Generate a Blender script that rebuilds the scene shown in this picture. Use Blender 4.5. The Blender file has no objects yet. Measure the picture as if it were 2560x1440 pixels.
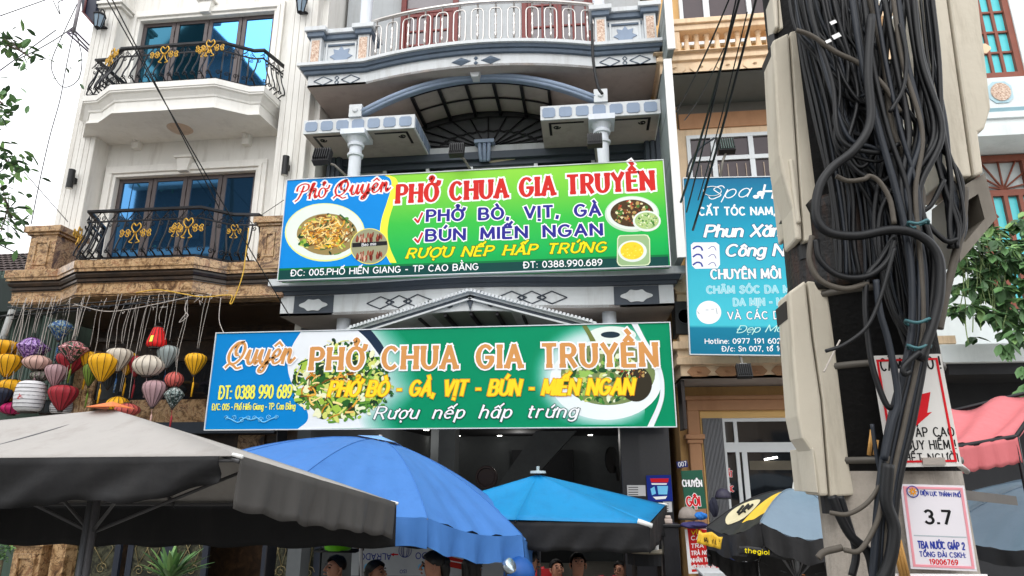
import bpy, bmesh, math, random, unicodedata
from mathutils import Vector, Matrix
random.seed(7)
scn = bpy.context.scene
COL = scn.collection
R = math.radians
# ------------------------------------------------------------------ camera
FPX, PSI, PIT = 1650.0, R(6.5), R(15.5)
CAM = Vector((0, 0, 2.1))
FW = Vector((-math.sin(PSI)*math.cos(PIT), math.cos(PSI)*math.cos(PIT), math.sin(PIT)))
RT = Vector((math.cos(PSI), math.sin(PSI), 0))
UP = RT.cross(FW)
cd = bpy.data.cameras.new('camera')
cam = bpy.data.objects.new('camera', cd); COL.objects.link(cam)
cam.location = CAM
cam.rotation_euler = (R(90) + PIT, 0, PSI)
cd.sensor_width = 36; cd.lens = 36*FPX/2560; cd.clip_end = 3000; cd.clip_start = 0.05
scn.camera = cam
# ------------------------------------------------------------------ sky and sun (overcast, bright)
SUN_EL, SUN_AZ = R(46), R(196)
wd = bpy.data.worlds.new('World'); scn.world = wd; wd.use_nodes = True
nt = wd.node_tree; bg = nt.nodes['Background']
sky = nt.nodes.new('ShaderNodeTexSky'); sky.sky_type = 'NISHITA'; sky.sun_disc = False
sky.sun_elevation = SUN_EL; sky.sun_rotation = SUN_AZ; sky.dust_density = 4.0; sky.air_density = 1.0
hs = nt.nodes.new('ShaderNodeHueSaturation'); hs.inputs['Saturation'].default_value = 0.10; hs.inputs['Value'].default_value = 2.4
cl = nt.nodes.new('ShaderNodeTexNoise'); cl.inputs['Scale'].default_value = 2.2; cl.inputs['Detail'].default_value = 5   # thin bright cloud deck
tcw = nt.nodes.new('ShaderNodeTexCoord'); nt.links.new(tcw.outputs['Generated'], cl.inputs['Vector'])
cr_ = nt.nodes.new('ShaderNodeValToRGB'); cr_.color_ramp.elements[0].color = (7.6, 7.8, 8.2, 1); cr_.color_ramp.elements[1].color = (10.4, 10.4, 10.4, 1); cr_.color_ramp.elements[0].position = .35; cr_.color_ramp.elements[1].position = .7
nt.links.new(cl.outputs['Fac'], cr_.inputs[0])
mxw = nt.nodes.new('ShaderNodeMix'); mxw.data_type = 'RGBA'; mxw.inputs[0].default_value = .8
nt.links.new(sky.outputs[0], hs.inputs['Color']); nt.links.new(hs.outputs[0], mxw.inputs[6]); nt.links.new(cr_.outputs[0], mxw.inputs[7]); nt.links.new(mxw.outputs[2], bg.inputs['Color'])
bg.inputs['Strength'].default_value = 0.15
sl = bpy.data.lights.new('sun', 'SUN'); sun = bpy.data.objects.new('sun', sl); COL.objects.link(sun)
sl.energy = 0.3; sl.angle = R(60); sl.color = (1.0, 0.97, 0.92)
sdir = Vector((math.sin(SUN_AZ)*math.cos(SUN_EL), math.cos(SUN_AZ)*math.cos(SUN_EL), math.sin(SUN_EL)))
sun.rotation_euler = sdir.to_track_quat('Z', 'Y').to_euler()
sun.location = (0, -6, 30)
scn.view_settings.view_transform = 'Standard'; scn.view_settings.look = 'None'
scn.view_settings.gamma = 1.0; scn.view_settings.use_curve_mapping = False
scn.view_settings.exposure = 0.48
scn.render.engine = 'CYCLES'
scn.cycles.max_bounces = 6; scn.cycles.diffuse_bounces = 3; scn.cycles.glossy_bounces = 3
# ------------------------------------------------------------------ survey: where a sight line meets a plane of the place
def ray(px, py): return FW + RT*((px-1280)/FPX) + UP*((720-py)/FPX)
def W(px, py, Y):                       # meets the vertical plane y = Y
    d = ray(px, py); return CAM + d*(Y/d.y)
def H(px, py, z):                       # meets the level plane z
    d = ray(px, py); return CAM + d*((z-CAM.z)/d.z)
def X(px, py, Y): return W(px, py, Y).x
def Z(px, py, Y): return W(px, py, Y).z
def rect(l, t, r, b, Y):                # x0,x1,z0,z1 of an upright rectangle in plane Y
    my, mx = (t+b)/2, (l+r)/2
    return X(l, my, Y), X(r, my, Y), Z(mx, b, Y), Z(mx, t, Y)
# ------------------------------------------------------------------ mesh collecting
class M:
    def __init__(s): s.v = []; s.f = []; s.mi = []; s.cur = 0; s.sm = []; s.smooth = False
    def add(s, vs, fs):
        o = len(s.v); s.v += [tuple(p) for p in vs]
        for f in fs: s.f.append([i+o for i in f]); s.mi.append(s.cur); s.sm.append(s.smooth)
        return s
    def box(s, x0, x1, y0, y1, z0, z1):
        if x0 > x1: x0, x1 = x1, x0
        if y0 > y1: y0, y1 = y1, y0
        if z0 > z1: z0, z1 = z1, z0
        return s.add([(x0,y0,z0),(x1,y0,z0),(x1,y1,z0),(x0,y1,z0),(x0,y0,z1),(x1,y0,z1),(x1,y1,z1),(x0,y1,z1)],
              [(0,3,2,1),(4,5,6,7),(0,1,5,4),(1,2,6,5),(2,3,7,6),(3,0,4,7)])
    def obox(s, c, ax, ay, az, hx, hy, hz):      # oriented box
        c = Vector(c); vs = []
        for k in (-1,1):
            for (i,j) in ((-1,-1),(1,-1),(1,1),(-1,1)): vs.append(c + ax*hx*i + ay*hy*j + az*hz*k)
        return s.add(vs, [(0,3,2,1),(4,5,6,7),(0,1,5,4),(1,2,6,5),(2,3,7,6),(3,0,4,7)])
    def quad(s, *p): return s.add(p, [tuple(range(len(p)))])
    def prism(s, poly, y0, y1):         # polygon in (x,z), extruded along y
        n = len(poly)
        vs = [(x,y0,z) for x,z in poly] + [(x,y1,z) for x,z in poly]
        fs = [tuple(range(n)), tuple(range(2*n-1, n-1, -1))]
        fs += [(i, i+n, (i+1)%n+n, (i+1)%n) for i in range(n)]
        return s.add(vs, fs)
    def slab(s, poly, z0, z1):          # polygon in (x,y), extruded along z
        n = len(poly)
        vs = [(p[0],p[1],z0) for p in poly] + [(p[0],p[1],z1) for p in poly]
        fs = [tuple(range(n-1,-1,-1)), tuple(range(n, 2*n))]
        fs += [(i, (i+1)%n, (i+1)%n+n, i+n) for i in range(n)]
        return s.add(vs, fs)
    def tube(s, pts, r, n=6, cap=True, flat=None):
        pts = [Vector(p) for p in pts]
        if len(pts) < 2: return s
        sm = s.smooth; s.smooth = True
        rs = r if isinstance(r, (list, tuple)) else [r]*len(pts)
        t0 = (pts[1]-pts[0]).normalized()
        u = t0.orthogonal().normalized(); vs = []; 
        for i, p in enumerate(pts):
            a = pts[max(i-1,0)]; b = pts[min(i+1,len(pts)-1)]
            t = (b-a)
            t = t.normalized() if t.length > 1e-9 else t0
            u = (u - t*u.dot(t)); u = u.normalized() if u.length > 1e-6 else t.orthogonal().normalized()
            w_ = t.cross(u)
            for k in range(n):
                an = 2*math.pi*k/n
                vs.append(p + (u*math.cos(an) + w_*math.sin(an))*rs[i])
        fs = []
        for i in range(len(pts)-1):
            for k in range(n): fs.append((i*n+k, i*n+(k+1)%n, (i+1)*n+(k+1)%n, (i+1)*n+k))
        if cap: fs += [tuple(range(n-1,-1,-1)), tuple(range((len(pts)-1)*n, len(pts)*n))]
        s.add(vs, fs); s.smooth = sm; return s
    def lathe(s, prof, c=(0,0,0), n=16, a0=0, a1=2*math.pi, rib=None, axis=None):
        c = Vector(c); full = abs(a1-a0-2*math.pi) < 1e-6; m = n if full else n+1; vs = []
        for (r, z) in prof:
            for k in range(m):
                a = a0 + (a1-a0)*k/n
                rr = r*(rib(a) if rib else 1)
                vs.append(c + Vector((rr*math.cos(a), rr*math.sin(a), z)))
        fs = []
        for i in range(len(prof)-1):
            for k in range(n):
                k2 = (k+1) % m
                fs.append((i*m+k, i*m+k2, (i+1)*m+k2, (i+1)*m+k))
        if full:
            if prof[0][0] > 1e-5: fs.append(tuple(range(m-1,-1,-1)))
            if prof[-1][0] > 1e-5: fs.append(tuple(range((len(prof)-1)*m, len(prof)*m)))
        return s.add(vs, fs)
    def grid(s, fn, nu, nv):
        vs = [fn(i/nu, j/nv) for j in range(nv+1) for i in range(nu+1)]
        fs = [(j*(nu+1)+i, j*(nu+1)+i+1, (j+1)*(nu+1)+i+1, (j+1)*(nu+1)+i) for j in range(nv) for i in range(nu)]
        return s.add(vs, fs)
    def sweep(s, plan, prof, closed_ends=True):    # profile [(out,z)] swept along an (x,y) polyline; out is to the street side
        n = len(plan); P = [Vector((p[0],p[1])) for p in plan]; offs = []
        for i in range(n):
            d1 = (P[i]-P[i-1]).normalized() if i else (P[1]-P[0]).normalized()
            d2 = (P[i+1]-P[i]).normalized() if i < n-1 else d1
            n1 = Vector((d1.y,-d1.x)); n2 = Vector((d2.y,-d2.x)); b = n1+n2
            b = b.normalized(); offs.append(b/max(b.dot(n1), .35))
        vs = []
        for (o, z) in prof:
            for i in range(n): q = P[i]+offs[i]*o; vs.append((q.x,q.y,z))
        fs = [(j*n+i, j*n+i+1, (j+1)*n+i+1, (j+1)*n+i) for j in range(len(prof)-1) for i in range(n-1)]
        if closed_ends:
            fs.append(tuple(j*n for j in range(len(prof)))); fs.append(tuple(j*n+n-1 for j in range(len(prof)-1,-1,-1)))
        return s.add(vs, fs)
    def build(s, name, mats, parent=None, bevel=0, world=True, solid=0, sub=0, orient=False, at=None, **tags):
        me = bpy.data.meshes.new(name)
        base = Vector((0,0,0))
        if parent is not None and world: base = rootloc(parent)
        elif parent is None and world and s.v:
            xs, ys, zs = zip(*s.v); base = Vector(((min(xs)+max(xs))/2, (min(ys)+max(ys))/2, min(zs)))
        if at is not None: base = Vector(at)
        me.from_pydata([(p[0]-base.x, p[1]-base.y, p[2]-base.z) for p in s.v], [], s.f)
        mats = mats if isinstance(mats, (list, tuple)) else [mats]
        for m in mats: me.materials.append(m)
        for p, i, sm in zip(me.polygons, s.mi, s.sm): p.material_index = i; p.use_smooth = sm
        if orient:
            bm = bmesh.new(); bm.from_mesh(me); bmesh.ops.recalc_face_normals(bm, faces=bm.faces); bm.to_mesh(me); bm.free()
        o = bpy.data.objects.new(name, me); COL.objects.link(o)
        if parent is not None: o.parent = parent
        elif world: o.location = base
        if solid: md = o.modifiers.new('solid', 'SOLIDIFY'); md.thickness = solid; md.offset = 0
        if sub: md = o.modifiers.new('sub', 'SUBSURF'); md.levels = sub; md.render_levels = sub
        if bevel: md = o.modifiers.new('bevel', 'BEVEL'); md.width = bevel; md.segments = 2; md.limit_method = 'ANGLE'; md.angle_limit = R(40)
        for k, v in tags.items():
            if v: o[k] = v
        return o
def rootloc(o):
    l = Vector((0,0,0))
    while o is not None: l += o.location; o = o.parent
    return l
def thing(name, label, category, loc=(0,0,0), group=None, rz=0):
    o = bpy.data.objects.new(name, None); COL.objects.link(o); o.empty_display_size = .1
    o.location = loc; o.rotation_euler = (0,0,rz); o['label'] = label; o['category'] = category
    if group: o['group'] = group
    return o
def dup(root, loc, label, rz=None):
    r = root.copy(); COL.objects.link(r); r.location = loc; r['label'] = label
    if rz is not None: r.rotation_euler = (0,0,rz)
    for ch in list(root.children):
        c = ch.copy(); COL.objects.link(c); c.parent = r
        for g in list(ch.children):
            d = g.copy(); COL.objects.link(d); d.parent = c
    return r
def crom(pts, n=6):                     # smooth curve through points (any dimension)
    P = [Vector(p) for p in pts]
    if len(P) < 3: return P
    out = []
    for i in range(len(P)-1):
        a = P[i-1] if i else P[0]*2-P[1]; b = P[i]; c = P[i+1]; d = P[i+2] if i+2 < len(P) else P[-1]*2-P[-2]
        for k in range(n):
            t = k/n
            out.append(.5*((2*b)+(c-a)*t+(2*a-5*b+4*c-d)*t*t+(3*b-a-3*c+d)*t*t*t))
    out.append(P[-1]); return out
# ------------------------------------------------------------------ materials
def C3(r, g, b):
    f = lambda c: ((c/255+.055)/1.055)**2.4 if c/255 > .04045 else c/255/12.92
    return (f(r), f(g), f(b), 1)
def mat(name, col, rough=.6, metal=0, noise=.12, scale=6, bump=0, bscale=60, spec=.4, dirt=None, dscale=1.5, emit=0, trans=0, coat=0):
    m = bpy.data.materials.new(name); m.use_nodes = True; t = m.node_tree; b = t.nodes['Principled BSDF']
    b.inputs['Roughness'].default_value = rough; b.inputs['Metallic'].default_value = metal
    b.inputs['Specular IOR Level'].default_value = spec; b.inputs['Coat Weight'].default_value = coat
    c = C3(*col); tc = t.nodes.new('ShaderNodeTexCoord')
    if emit: b.inputs['Emission Color'].default_value = c; b.inputs['Emission Strength'].default_value = emit
    if trans: b.inputs['Transmission Weight'].default_value = trans
    src = None
    if noise:
        n = t.nodes.new('ShaderNodeTexNoise'); n.inputs['Scale'].default_value = scale; n.inputs['Detail'].default_value = 6
        n.inputs['Roughness'].default_value = .65
        t.links.new(tc.outputs['Object'], n.inputs['Vector'])
        rp = t.nodes.new('ShaderNodeValToRGB'); rp.color_ramp.elements[0].position = .3; rp.color_ramp.elements[1].position = .7
        k0, k1 = 1-noise, 1+noise*.5
        rp.color_ramp.elements[0].color = (c[0]*k0, c[1]*k0, c[2]*k0, 1)
        rp.color_ramp.elements[1].color = (min(1,c[0]*k1), min(1,c[1]*k1), min(1,c[2]*k1), 1)
        t.links.new(n.outputs['Fac'], rp.inputs['Fac']); src = rp.outputs['Color']
    if dirt:
        d = t.nodes.new('ShaderNodeTexNoise'); d.inputs['Scale'].default_value = dscale; d.inputs['Detail'].default_value = 9; d.inputs['Roughness'].default_value = .72
        mp = t.nodes.new('ShaderNodeMapping'); mp.inputs['Scale'].default_value = (2.6, 2.6, .32)
        t.links.new(tc.outputs['Object'], mp.inputs['Vector']); t.links.new(mp.outputs[0], d.inputs['Vector'])
        dr = t.nodes.new('ShaderNodeValToRGB'); dr.color_ramp.elements[0].position = .50; dr.color_ramp.elements[1].position = .75
        dr.color_ramp.elements[1].color = (dirt[3],)*3 + (1,); dr.color_ramp.elements[0].color = (0,0,0,1)
        t.links.new(d.outputs['Fac'], dr.inputs['Fac'])
        mx = t.nodes.new('ShaderNodeMix'); mx.data_type = 'RGBA'
        t.links.new(dr.outputs['Color'], mx.inputs[0])
        if src: t.links.new(src, mx.inputs[6])
        else: mx.inputs[6].default_value = c
        mx.inputs[7].default_value = C3(*dirt[:3]); src = mx.outputs[2]
    if src: t.links.new(src, b.inputs['Base Color'])
    else: b.inputs['Base Color'].default_value = c
    if bump:
        bn = t.nodes.new('ShaderNodeTexNoise'); bn.inputs['Scale'].default_value = bscale; bn.inputs['Detail'].default_value = 4
        t.links.new(tc.outputs['Object'], bn.inputs['Vector'])
        bp = t.nodes.new('ShaderNodeBump'); bp.inputs['Strength'].default_value = bump; bp.inputs['Distance'].default_value = .02
        t.links.new(bn.outputs['Fac'], bp.inputs['Height']); t.links.new(bp.outputs[0], b.inputs['Normal'])
    return m
def ramp_mat(name, stops, scale, rough=.4, detail=8, warp=.0, bump=0, coat=0, vein=None, stretch=(1,1,1)):
    m = bpy.data.materials.new(name); m.use_nodes = True; t = m.node_tree; b = t.nodes['Principled BSDF']
    b.inputs['Roughness'].default_value = rough; b.inputs['Coat Weight'].default_value = coat
    tc = t.nodes.new('ShaderNodeTexCoord'); mp = t.nodes.new('ShaderNodeMapping'); mp.inputs['Scale'].default_value = stretch
    t.links.new(tc.outputs['Object'], mp.inputs['Vector'])
    n = t.nodes.new('ShaderNodeTexNoise'); n.inputs['Scale'].default_value = scale; n.inputs['Detail'].default_value = detail
    n.inputs['Roughness'].default_value = .68; n.inputs['Distortion'].default_value = warp
    t.links.new(mp.outputs[0], n.inputs['Vector'])
    rp = t.nodes.new('ShaderNodeValToRGB'); el = rp.color_ramp.elements
    el[0].position, el[0].color = stops[0][0], C3(*stops[0][1]); el[1].position, el[1].color = stops[-1][0], C3(*stops[-1][1])
    for p, c in stops[1:-1]: e = el.new(p); e.color = C3(*c)
    t.links.new(n.outputs['Fac'], rp.inputs['Fac']); src = rp.outputs['Color']
    if vein:
        v = t.nodes.new('ShaderNodeTexVoronoi'); v.feature = 'DISTANCE_TO_EDGE'; v.inputs['Scale'].default_value = vein[0]
        wn = t.nodes.new('ShaderNodeTexNoise'); wn.inputs['Scale'].default_value = 3.5; wn.inputs['Detail'].default_value = 5
        t.links.new(mp.outputs[0], wn.inputs['Vector'])
        ad = t.nodes.new('ShaderNodeMix'); ad.data_type = 'RGBA'; ad.blend_type = 'ADD'; ad.inputs[0].default_value = .8
        t.links.new(mp.outputs[0], ad.inputs[6]); t.links.new(wn.outputs['Color'], ad.inputs[7]); t.links.new(ad.outputs[2], v.inputs['Vector'])
        vr = t.nodes.new('ShaderNodeValToRGB'); vr.color_ramp.elements[0].color = (1,1,1,1); vr.color_ramp.elements[1].color = (0,0,0,1)
        vr.color_ramp.elements[0].position = .0; vr.color_ramp.elements[1].position = vein[1]
        t.links.new(v.outputs['Distance'], vr.inputs['Fac'])
        mm = t.nodes.new('ShaderNodeMath'); mm.operation = 'MULTIPLY'
        t.links.new(vr.outputs['Color'], mm.inputs[0]); t.links.new(wn.outputs['Fac'], mm.inputs[1])
        m2 = t.nodes.new('ShaderNodeMath'); m2.operation = 'MULTIPLY'; m2.use_clamp = True; m2.inputs[1].default_value = 1.7; t.links.new(mm.outputs[0], m2.inputs[0]); mm = m2
        mx = t.nodes.new('ShaderNodeMix'); mx.data_type = 'RGBA'; t.links.new(mm.outputs[0], mx.inputs[0])
        t.links.new(src, mx.inputs[6]); mx.inputs[7].default_value = C3(*vein[2]); src = mx.outputs[2]
    t.links.new(src, b.inputs['Base Color'])
    if bump:
        bp = t.nodes.new('ShaderNodeBump'); bp.inputs['Strength'].default_value = bump; bp.inputs['Distance'].default_value = .03
        t.links.new(n.outputs['Fac'], bp.inputs['Height']); t.links.new(bp.outputs[0], b.inputs['Normal'])
    return m
def grad_mat(name, stops, axis=2, z0=0, z1=1, rough=.35, wr=.0):  # printed colour gradient across a sign, in the sign's own coordinates
    m = bpy.data.materials.new(name); m.use_nodes = True; t = m.node_tree; b = t.nodes['Principled BSDF']
    b.inputs['Roughness'].default_value = rough; b.inputs['Specular IOR Level'].default_value = .12
    tc = t.nodes.new('ShaderNodeTexCoord'); sp = t.nodes.new('ShaderNodeSeparateXYZ'); t.links.new(tc.outputs['Object'], sp.inputs[0])
    mr = t.nodes.new('ShaderNodeMapRange'); mr.inputs[1].default_value = z0; mr.inputs[2].default_value = z1
    t.links.new(sp.outputs[axis], mr.inputs[0])
    rp = t.nodes.new('ShaderNodeValToRGB'); el = rp.color_ramp.elements
    el[0].position, el[0].color = stops[0][0], C3(*stops[0][1]); el[1].position, el[1].color = stops[-1][0], C3(*stops[-1][1])
    for p, c in stops[1:-1]: e = el.new(p); e.color = C3(*c)
    bn = t.nodes.new('ShaderNodeTexNoise'); bn.inputs['Scale'].default_value = 2.2; bn.inputs['Detail'].default_value = 4; t.links.new(tc.outputs['Object'], bn.inputs['Vector'])
    bp = t.nodes.new('ShaderNodeBump'); bp.inputs['Strength'].default_value = .35; bp.inputs['Distance'].default_value = .03; t.links.new(bn.outputs['Fac'], bp.inputs['Height']); t.links.new(bp.outputs[0], b.inputs['Normal'])
    t.links.new(mr.outputs[0], rp.inputs[0]); t.links.new(rp.outputs[0], b.inputs['Base Color'])
    return m

MWHITE = mat('white_paint', (226,224,218), .7, noise=.05, scale=2, bump=.05, bscale=90, dirt=(168,160,148,.55))
MWHITE2 = mat('cream_white_trim', (232,230,224), .65, noise=.04, dirt=(168,160,150,.3))
MMARB = ramp_mat('brown_marble', [(.30,(50,34,22)),(.40,(112,80,50)),(.48,(172,138,98)),(.54,(196,164,124)),(.60,(140,94,58)),(.70,(206,178,142))], 3.6, .28, 10, 1.6, vein=(6,.05,(44,22,14)), coat=.2)
MMARBD = ramp_mat('dark_brown_marble', [(.3,(22,16,12)),(.5,(52,38,26)),(.7,(76,56,38))], 6, .3, 10, 1.0, vein=(9,.04,(30,18,12)))
MIRON = mat('black_iron', (24,24,28), .4, .3, noise=.2)
MGOLD = mat('gold_paint', (206,160,60), .35, .55, noise=.15)
MFRAME = mat('brown_aluminium', (82,74,74), .4, .2, noise=.06)
MGLASSB = mat('blue_glass', (66,116,160), .03, .92, noise=0)
MGLASST = mat('teal_reflection_glass', (36,84,104), .04, .85, noise=0)
MGLASSS = mat('sky_reflection_glass', (84,150,206), .03, .92, noise=0)
MDARKG = mat('dark_window_glass', (22,26,30), .05, 0, noise=0, spec=.6)
MGREY = mat('light_grey_render', (178,182,184), .75, noise=.06, dirt=(120,116,110,.4))
MGREYW = mat('pale_grey_fascia', (206,210,212), .65, noise=.05, dirt=(140,134,126,.4), dscale=2.2)
MSOFF = mat('soffit_plaster', (176,166,160), .85, noise=.06, dirt=(120,110,104,.4))
MSLATE = mat('slate_blue_trim', (92,106,122), .6, noise=.1, dirt=(60,62,66,.35))
MSLATED = mat('dark_slate_trim', (62,70,80), .6, noise=.1)
MPALEB = mat('pale_blue_paint', (132,148,170), .55, noise=.06, dirt=(110,116,124,.3))
MCOLW = mat('white_column_paint', (214,220,228), .5, noise=.04, dirt=(150,146,140,.3))
MSTEEL = mat('stainless_steel', (200,196,192), .28, .85, noise=.05)
MRED = mat('red_brown_wood', (112,34,28), .45, noise=.2, scale=12)
MTERR = ramp_mat('pink_terrazzo', [(.35,(176,140,120)),(.5,(214,186,166)),(.65,(236,222,206))], 40, .9, 4, 0, bump=.8)
MORAN = mat('peach_render', (232,204,170), .75, noise=.08, dirt=(150,110,76,.5), dscale=2.5)
MORAND = mat('deep_orange_trim', (182,136,100), .7, noise=.08, dirt=(140,90,56,.4))
MORANG = mat('yellow_ochre_wall', (208,166,108), .75, noise=.08, dirt=(150,108,62,.4))
MALU = mat('white_aluminium', (206,210,212), .4, .1, noise=.04)
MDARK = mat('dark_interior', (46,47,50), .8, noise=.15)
MBLACKG = mat('black_granite', (34,34,38), .3, noise=.25, scale=40, coat=.1)
MASPH = mat('asphalt', (116,114,110), .9, noise=.3, scale=30, bump=.4)
MPAVE = mat('paving', (150,146,138), .85, noise=.2, scale=9, bump=.2)
MCONC = mat('concrete', (150,142,132), .85, noise=.2, scale=14, bump=.35, dirt=(70,62,56,.8), dscale=3)
MBLACK = mat('black_plastic', (20,21,23), .5, noise=.15)
MRUBBER = mat('black_cable_rubber', (8,10,14), .5, noise=.25, scale=20)
MRUBBERG = mat('grey_cable_rubber', (27,33,42), .5, noise=.2, scale=20)
MRUBBERB = mat('dusty_tan_cable', (84,78,70), .65, noise=.2, scale=20)
MWHITEP = mat('white_plastic', (225,225,222), .45, noise=.04)
MEMIT = mat('lamp_white', (255,250,240), .4, noise=0, emit=9)
# ------------------------------------------------------------------ stroke lettering (painted as thin raised ribbons)
_O = 'a:4.4:5:4.4:5:90:450'; _o = 'a:2.6:3.4:2.6:3.4:90:450'
GL = {'A':(8,'0,0 4,10 8,0;1.5,3.3 6.5,3.3'),'B':(7,'0,0 0,10 3.8,10 a:3.8:7.6:2.6:2.4:90:-90 0,5.2;0,5.2 4.2,5.2 a:4.2:2.6:2.8:2.6:90:-90 0,0'),
'C':(8,'a:4.4:5:4.2:5:48:312'),'D':(7.6,'0,0 0,10 3,10 a:3:5:4.6:5:90:-90 0,0'),'Đ':(7.6,'0,0 0,10 3,10 a:3:5:4.6:5:90:-90 0,0;-1.4,5 3,5'),
'E':(6,'6,10 0,10 0,0 6,0;0,5.2 5,5.2'),'G':(8.4,'a:4.4:5:4.2:5:48:335 8.2,4.6 5,4.6'),'H':(7.6,'0,0 0,10;7.6,0 7.6,10;0,5.2 7.6,5.2'),
'I':(0.4,'0.2,0 0.2,10'),'L':(5.6,'0,10 0,0 5.6,0'),'K':(6.8,'0,0 0,10;6.5,10 0,4.2;2.2,6 7,0'),'M':(9,'0,0 0.4,10 4.5,1.5 8.6,10 9,0'),'N':(7.6,'0,0 0,10 7.6,0 7.6,10'),
'O':(8.8,_O),'P':(6.6,'0,0 0,10 3.8,10 a:3.8:7.4:2.8:2.6:90:-90 0,4.8'),'Q':(8.8,_O+';5.4,2.6 9,-1'),
'R':(7,'0,0 0,10 3.8,10 a:3.8:7.4:2.8:2.6:90:-90 0,4.8;3.4,4.8 7,0'),'S':(6.6,'~6.2,8.2 5,9.6 3.2,10 .7,7.8 3.3,5.3 6.4,2.6 3.4,0 1.4,.4 0.1,2'),
'T':(7,'0,10 7,10;3.5,10 3.5,0'),'U':(7.4,'0,10 0,3.7 a:3.7:3.7:3.7:3.7:180:360 7.4,10'),'V':(7.6,'0,10 3.8,0 7.6,10'),'X':(7,'0,0 7,10;0,10 7,0'),
'Y':(7.6,'0,10 3.8,5 7.6,10;3.8,5 3.8,0'),'0':(6,'a:3:5:3:5:90:450'),'1':(4,'0.8,8 3,10 3,0'),'2':(6,'a:3:7:2.9:3:170:-30 0,0 6,0'),
'3':(6,'a:2.8:7.5:2.7:2.5:150:-80;a:2.8:2.6:3.1:2.6:85:-150'),'4':(6,'4.6,0 4.6,10 0,3 6.2,3'),'5':(6,'5.4,10 .8,10 .5,5.4 a:2.8:3.2:3.1:3.2:120:-150'),
'6':(6,'a:3:3.1:3:3.1:90:450;~.1,3.4 1.2,7.6 4.8,10'),'7':(6,'0,10 6,10 2,0'),'8':(6,'a:3:7.5:2.5:2.5:90:450;a:3:2.6:3:2.6:90:450'),
'9':(6,'a:3:6.9:3:3.1:90:450;~5.9,6.6 4.8,2.4 1.2,0'),
'a':(5.4,_o+';5.4,6.8 5.4,0'),'b':(5.4,'0,10.4 0,0;a:2.8:3.4:2.6:3.4:90:450'),'c':(5,'a:2.8:3.4:2.7:3.4:50:310'),'d':(5.4,_o+';5.4,10.4 5.4,0'),'đ':(5.4,_o+';5.4,10.4 5.4,0;3.6,8.8 7,8.8'),
'e':(5.3,'0.2,3.6 5.3,3.6 a:2.7:3.4:2.7:3.4:5:310'),'g':(5.4,_o+';5.4,6.8 5.4,-.8 a:2.8:-.8:2.6:2.2:0:-150'),'h':(5,'0,10.4 0,0;0,4.2 a:2.5:4.3:2.5:2.5:180:0 5,0'),
'i':(.4,'.2,6.8 .2,0;.2,9 .2,9.5'),'ı':(.4,'.2,6.8 .2,0'),'k':(5,'0,10.4 0,0;4.8,6.8 0,2.8;1.6,4 5,0'),'l':(.4,'.2,10.4 .2,0'),
'm':(8.4,'0,6.8 0,0;0,4.5 a:2.1:4.7:2.1:2.1:180:0 4.2,0;4.2,4.5 a:6.3:4.7:2.1:2.1:180:0 8.4,0'),'n':(5,'0,6.8 0,0;0,4.2 a:2.5:4.3:2.5:2.5:180:0 5,0'),
'o':(5.2,_o),'p':(5.4,'0,6.8 0,-3;a:2.8:3.4:2.6:3.4:90:450'),'q':(5.4,_o+';5.4,6.8 5.4,-3'),'r':(3.6,'0,6.8 0,0;0,4.2 a:2.2:4.4:2.2:2.4:180:60'),
's':(4.6,'~4.4,5.8 2.4,6.8 .5,5.2 2.4,3.5 4.6,1.7 2.3,0 .1,1.1'),'t':(3.6,'1.4,9.2 1.4,1.6 a:2.9:1.6:1.5:1.6:180:290;0,6.8 3.6,6.8'),
'u':(5,'0,6.8 0,2.5 a:2.5:2.5:2.5:2.5:180:360 5,6.8;5,2.6 5,0'),'v':(5,'0,6.8 2.5,0 5,6.8'),'x':(5,'0,0 5,6.8;0,6.8 5,0'),'y':(5.2,'0,6.8 2.6,.4;~5.2,6.8 2.8,.4 1.6,-2.4 -.4,-3'),
'-':(3.4,'0,4 3.4,4'),',':(1,'.7,.9 .1,-1.6'),'.':(.6,'.3,0 .3,.6'),':':(.6,'.3,0 .3,.6;.3,5.5 .3,6.1'),'/':(4,'0,-1 4,10.5'),'!':(.6,'.3,10 .3,3;.3,0 .3,.6'),' ':(3.2,'')}
SCRIPT = {'Q':(10,'~6.6,10.2 4,10 1.4,7.6 .4,4 1.8,.9 4.8,.5 7.6,3.2 8.6,7 7.2,9.8 4.8,9 3.8,6.6 4.4,4.4 5.6,4.2;~.0,-1.2 1.8,.3 4.4,-.6 6.4,-1.8 8.6,-1.3'),
'P':(8,'~4.4,9 3.6,5 2,.6 .2,-1;~0,6 .6,9 4,10.6 7.6,9.6 7.6,6.6 4.6,5.2 3,5.6'),'h':(5.4,'~.2,3 2,8 2.6,10.4 1.2,10 .8,5 .8,0;~.8,3.4 2.6,6.6 4.2,6 4,2 5,.1 6.6,1.6'),
'u':(6,'~-.6,2.6 .8,6.4 .7,2 1.8,0 3.6,1.2 4.8,6.4;~4.8,6.4 4.7,1.4 5.4,.1 6.6,1.6'),'y':(6,'~-.6,2.6 .8,6.4 .7,2 1.8,0 3.6,1.2 4.8,6.4;~4.8,6.4 4.6,0 3.4,-3.4 1.4,-3.6 1.6,-1.6 4.4,.2 6.6,2'),
'e':(5,'~.2,2.6 3,3.4 4,5.4 2.6,6.6 .9,5 .6,2.4 1.8,.1 4,.6 5.6,2.2'),'n':(7,'~-.6,2.6 .6,6.2 .8,6 .7,0;~.7,3 2.4,6.4 3.8,5.8 3.8,2 4.8,.1 7,2.4'),'o':(5.4,'a:2.6:3.3:2.3:3.3:90:450;~4.8,4.4 5.6,4 6.2,4.6')}
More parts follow.
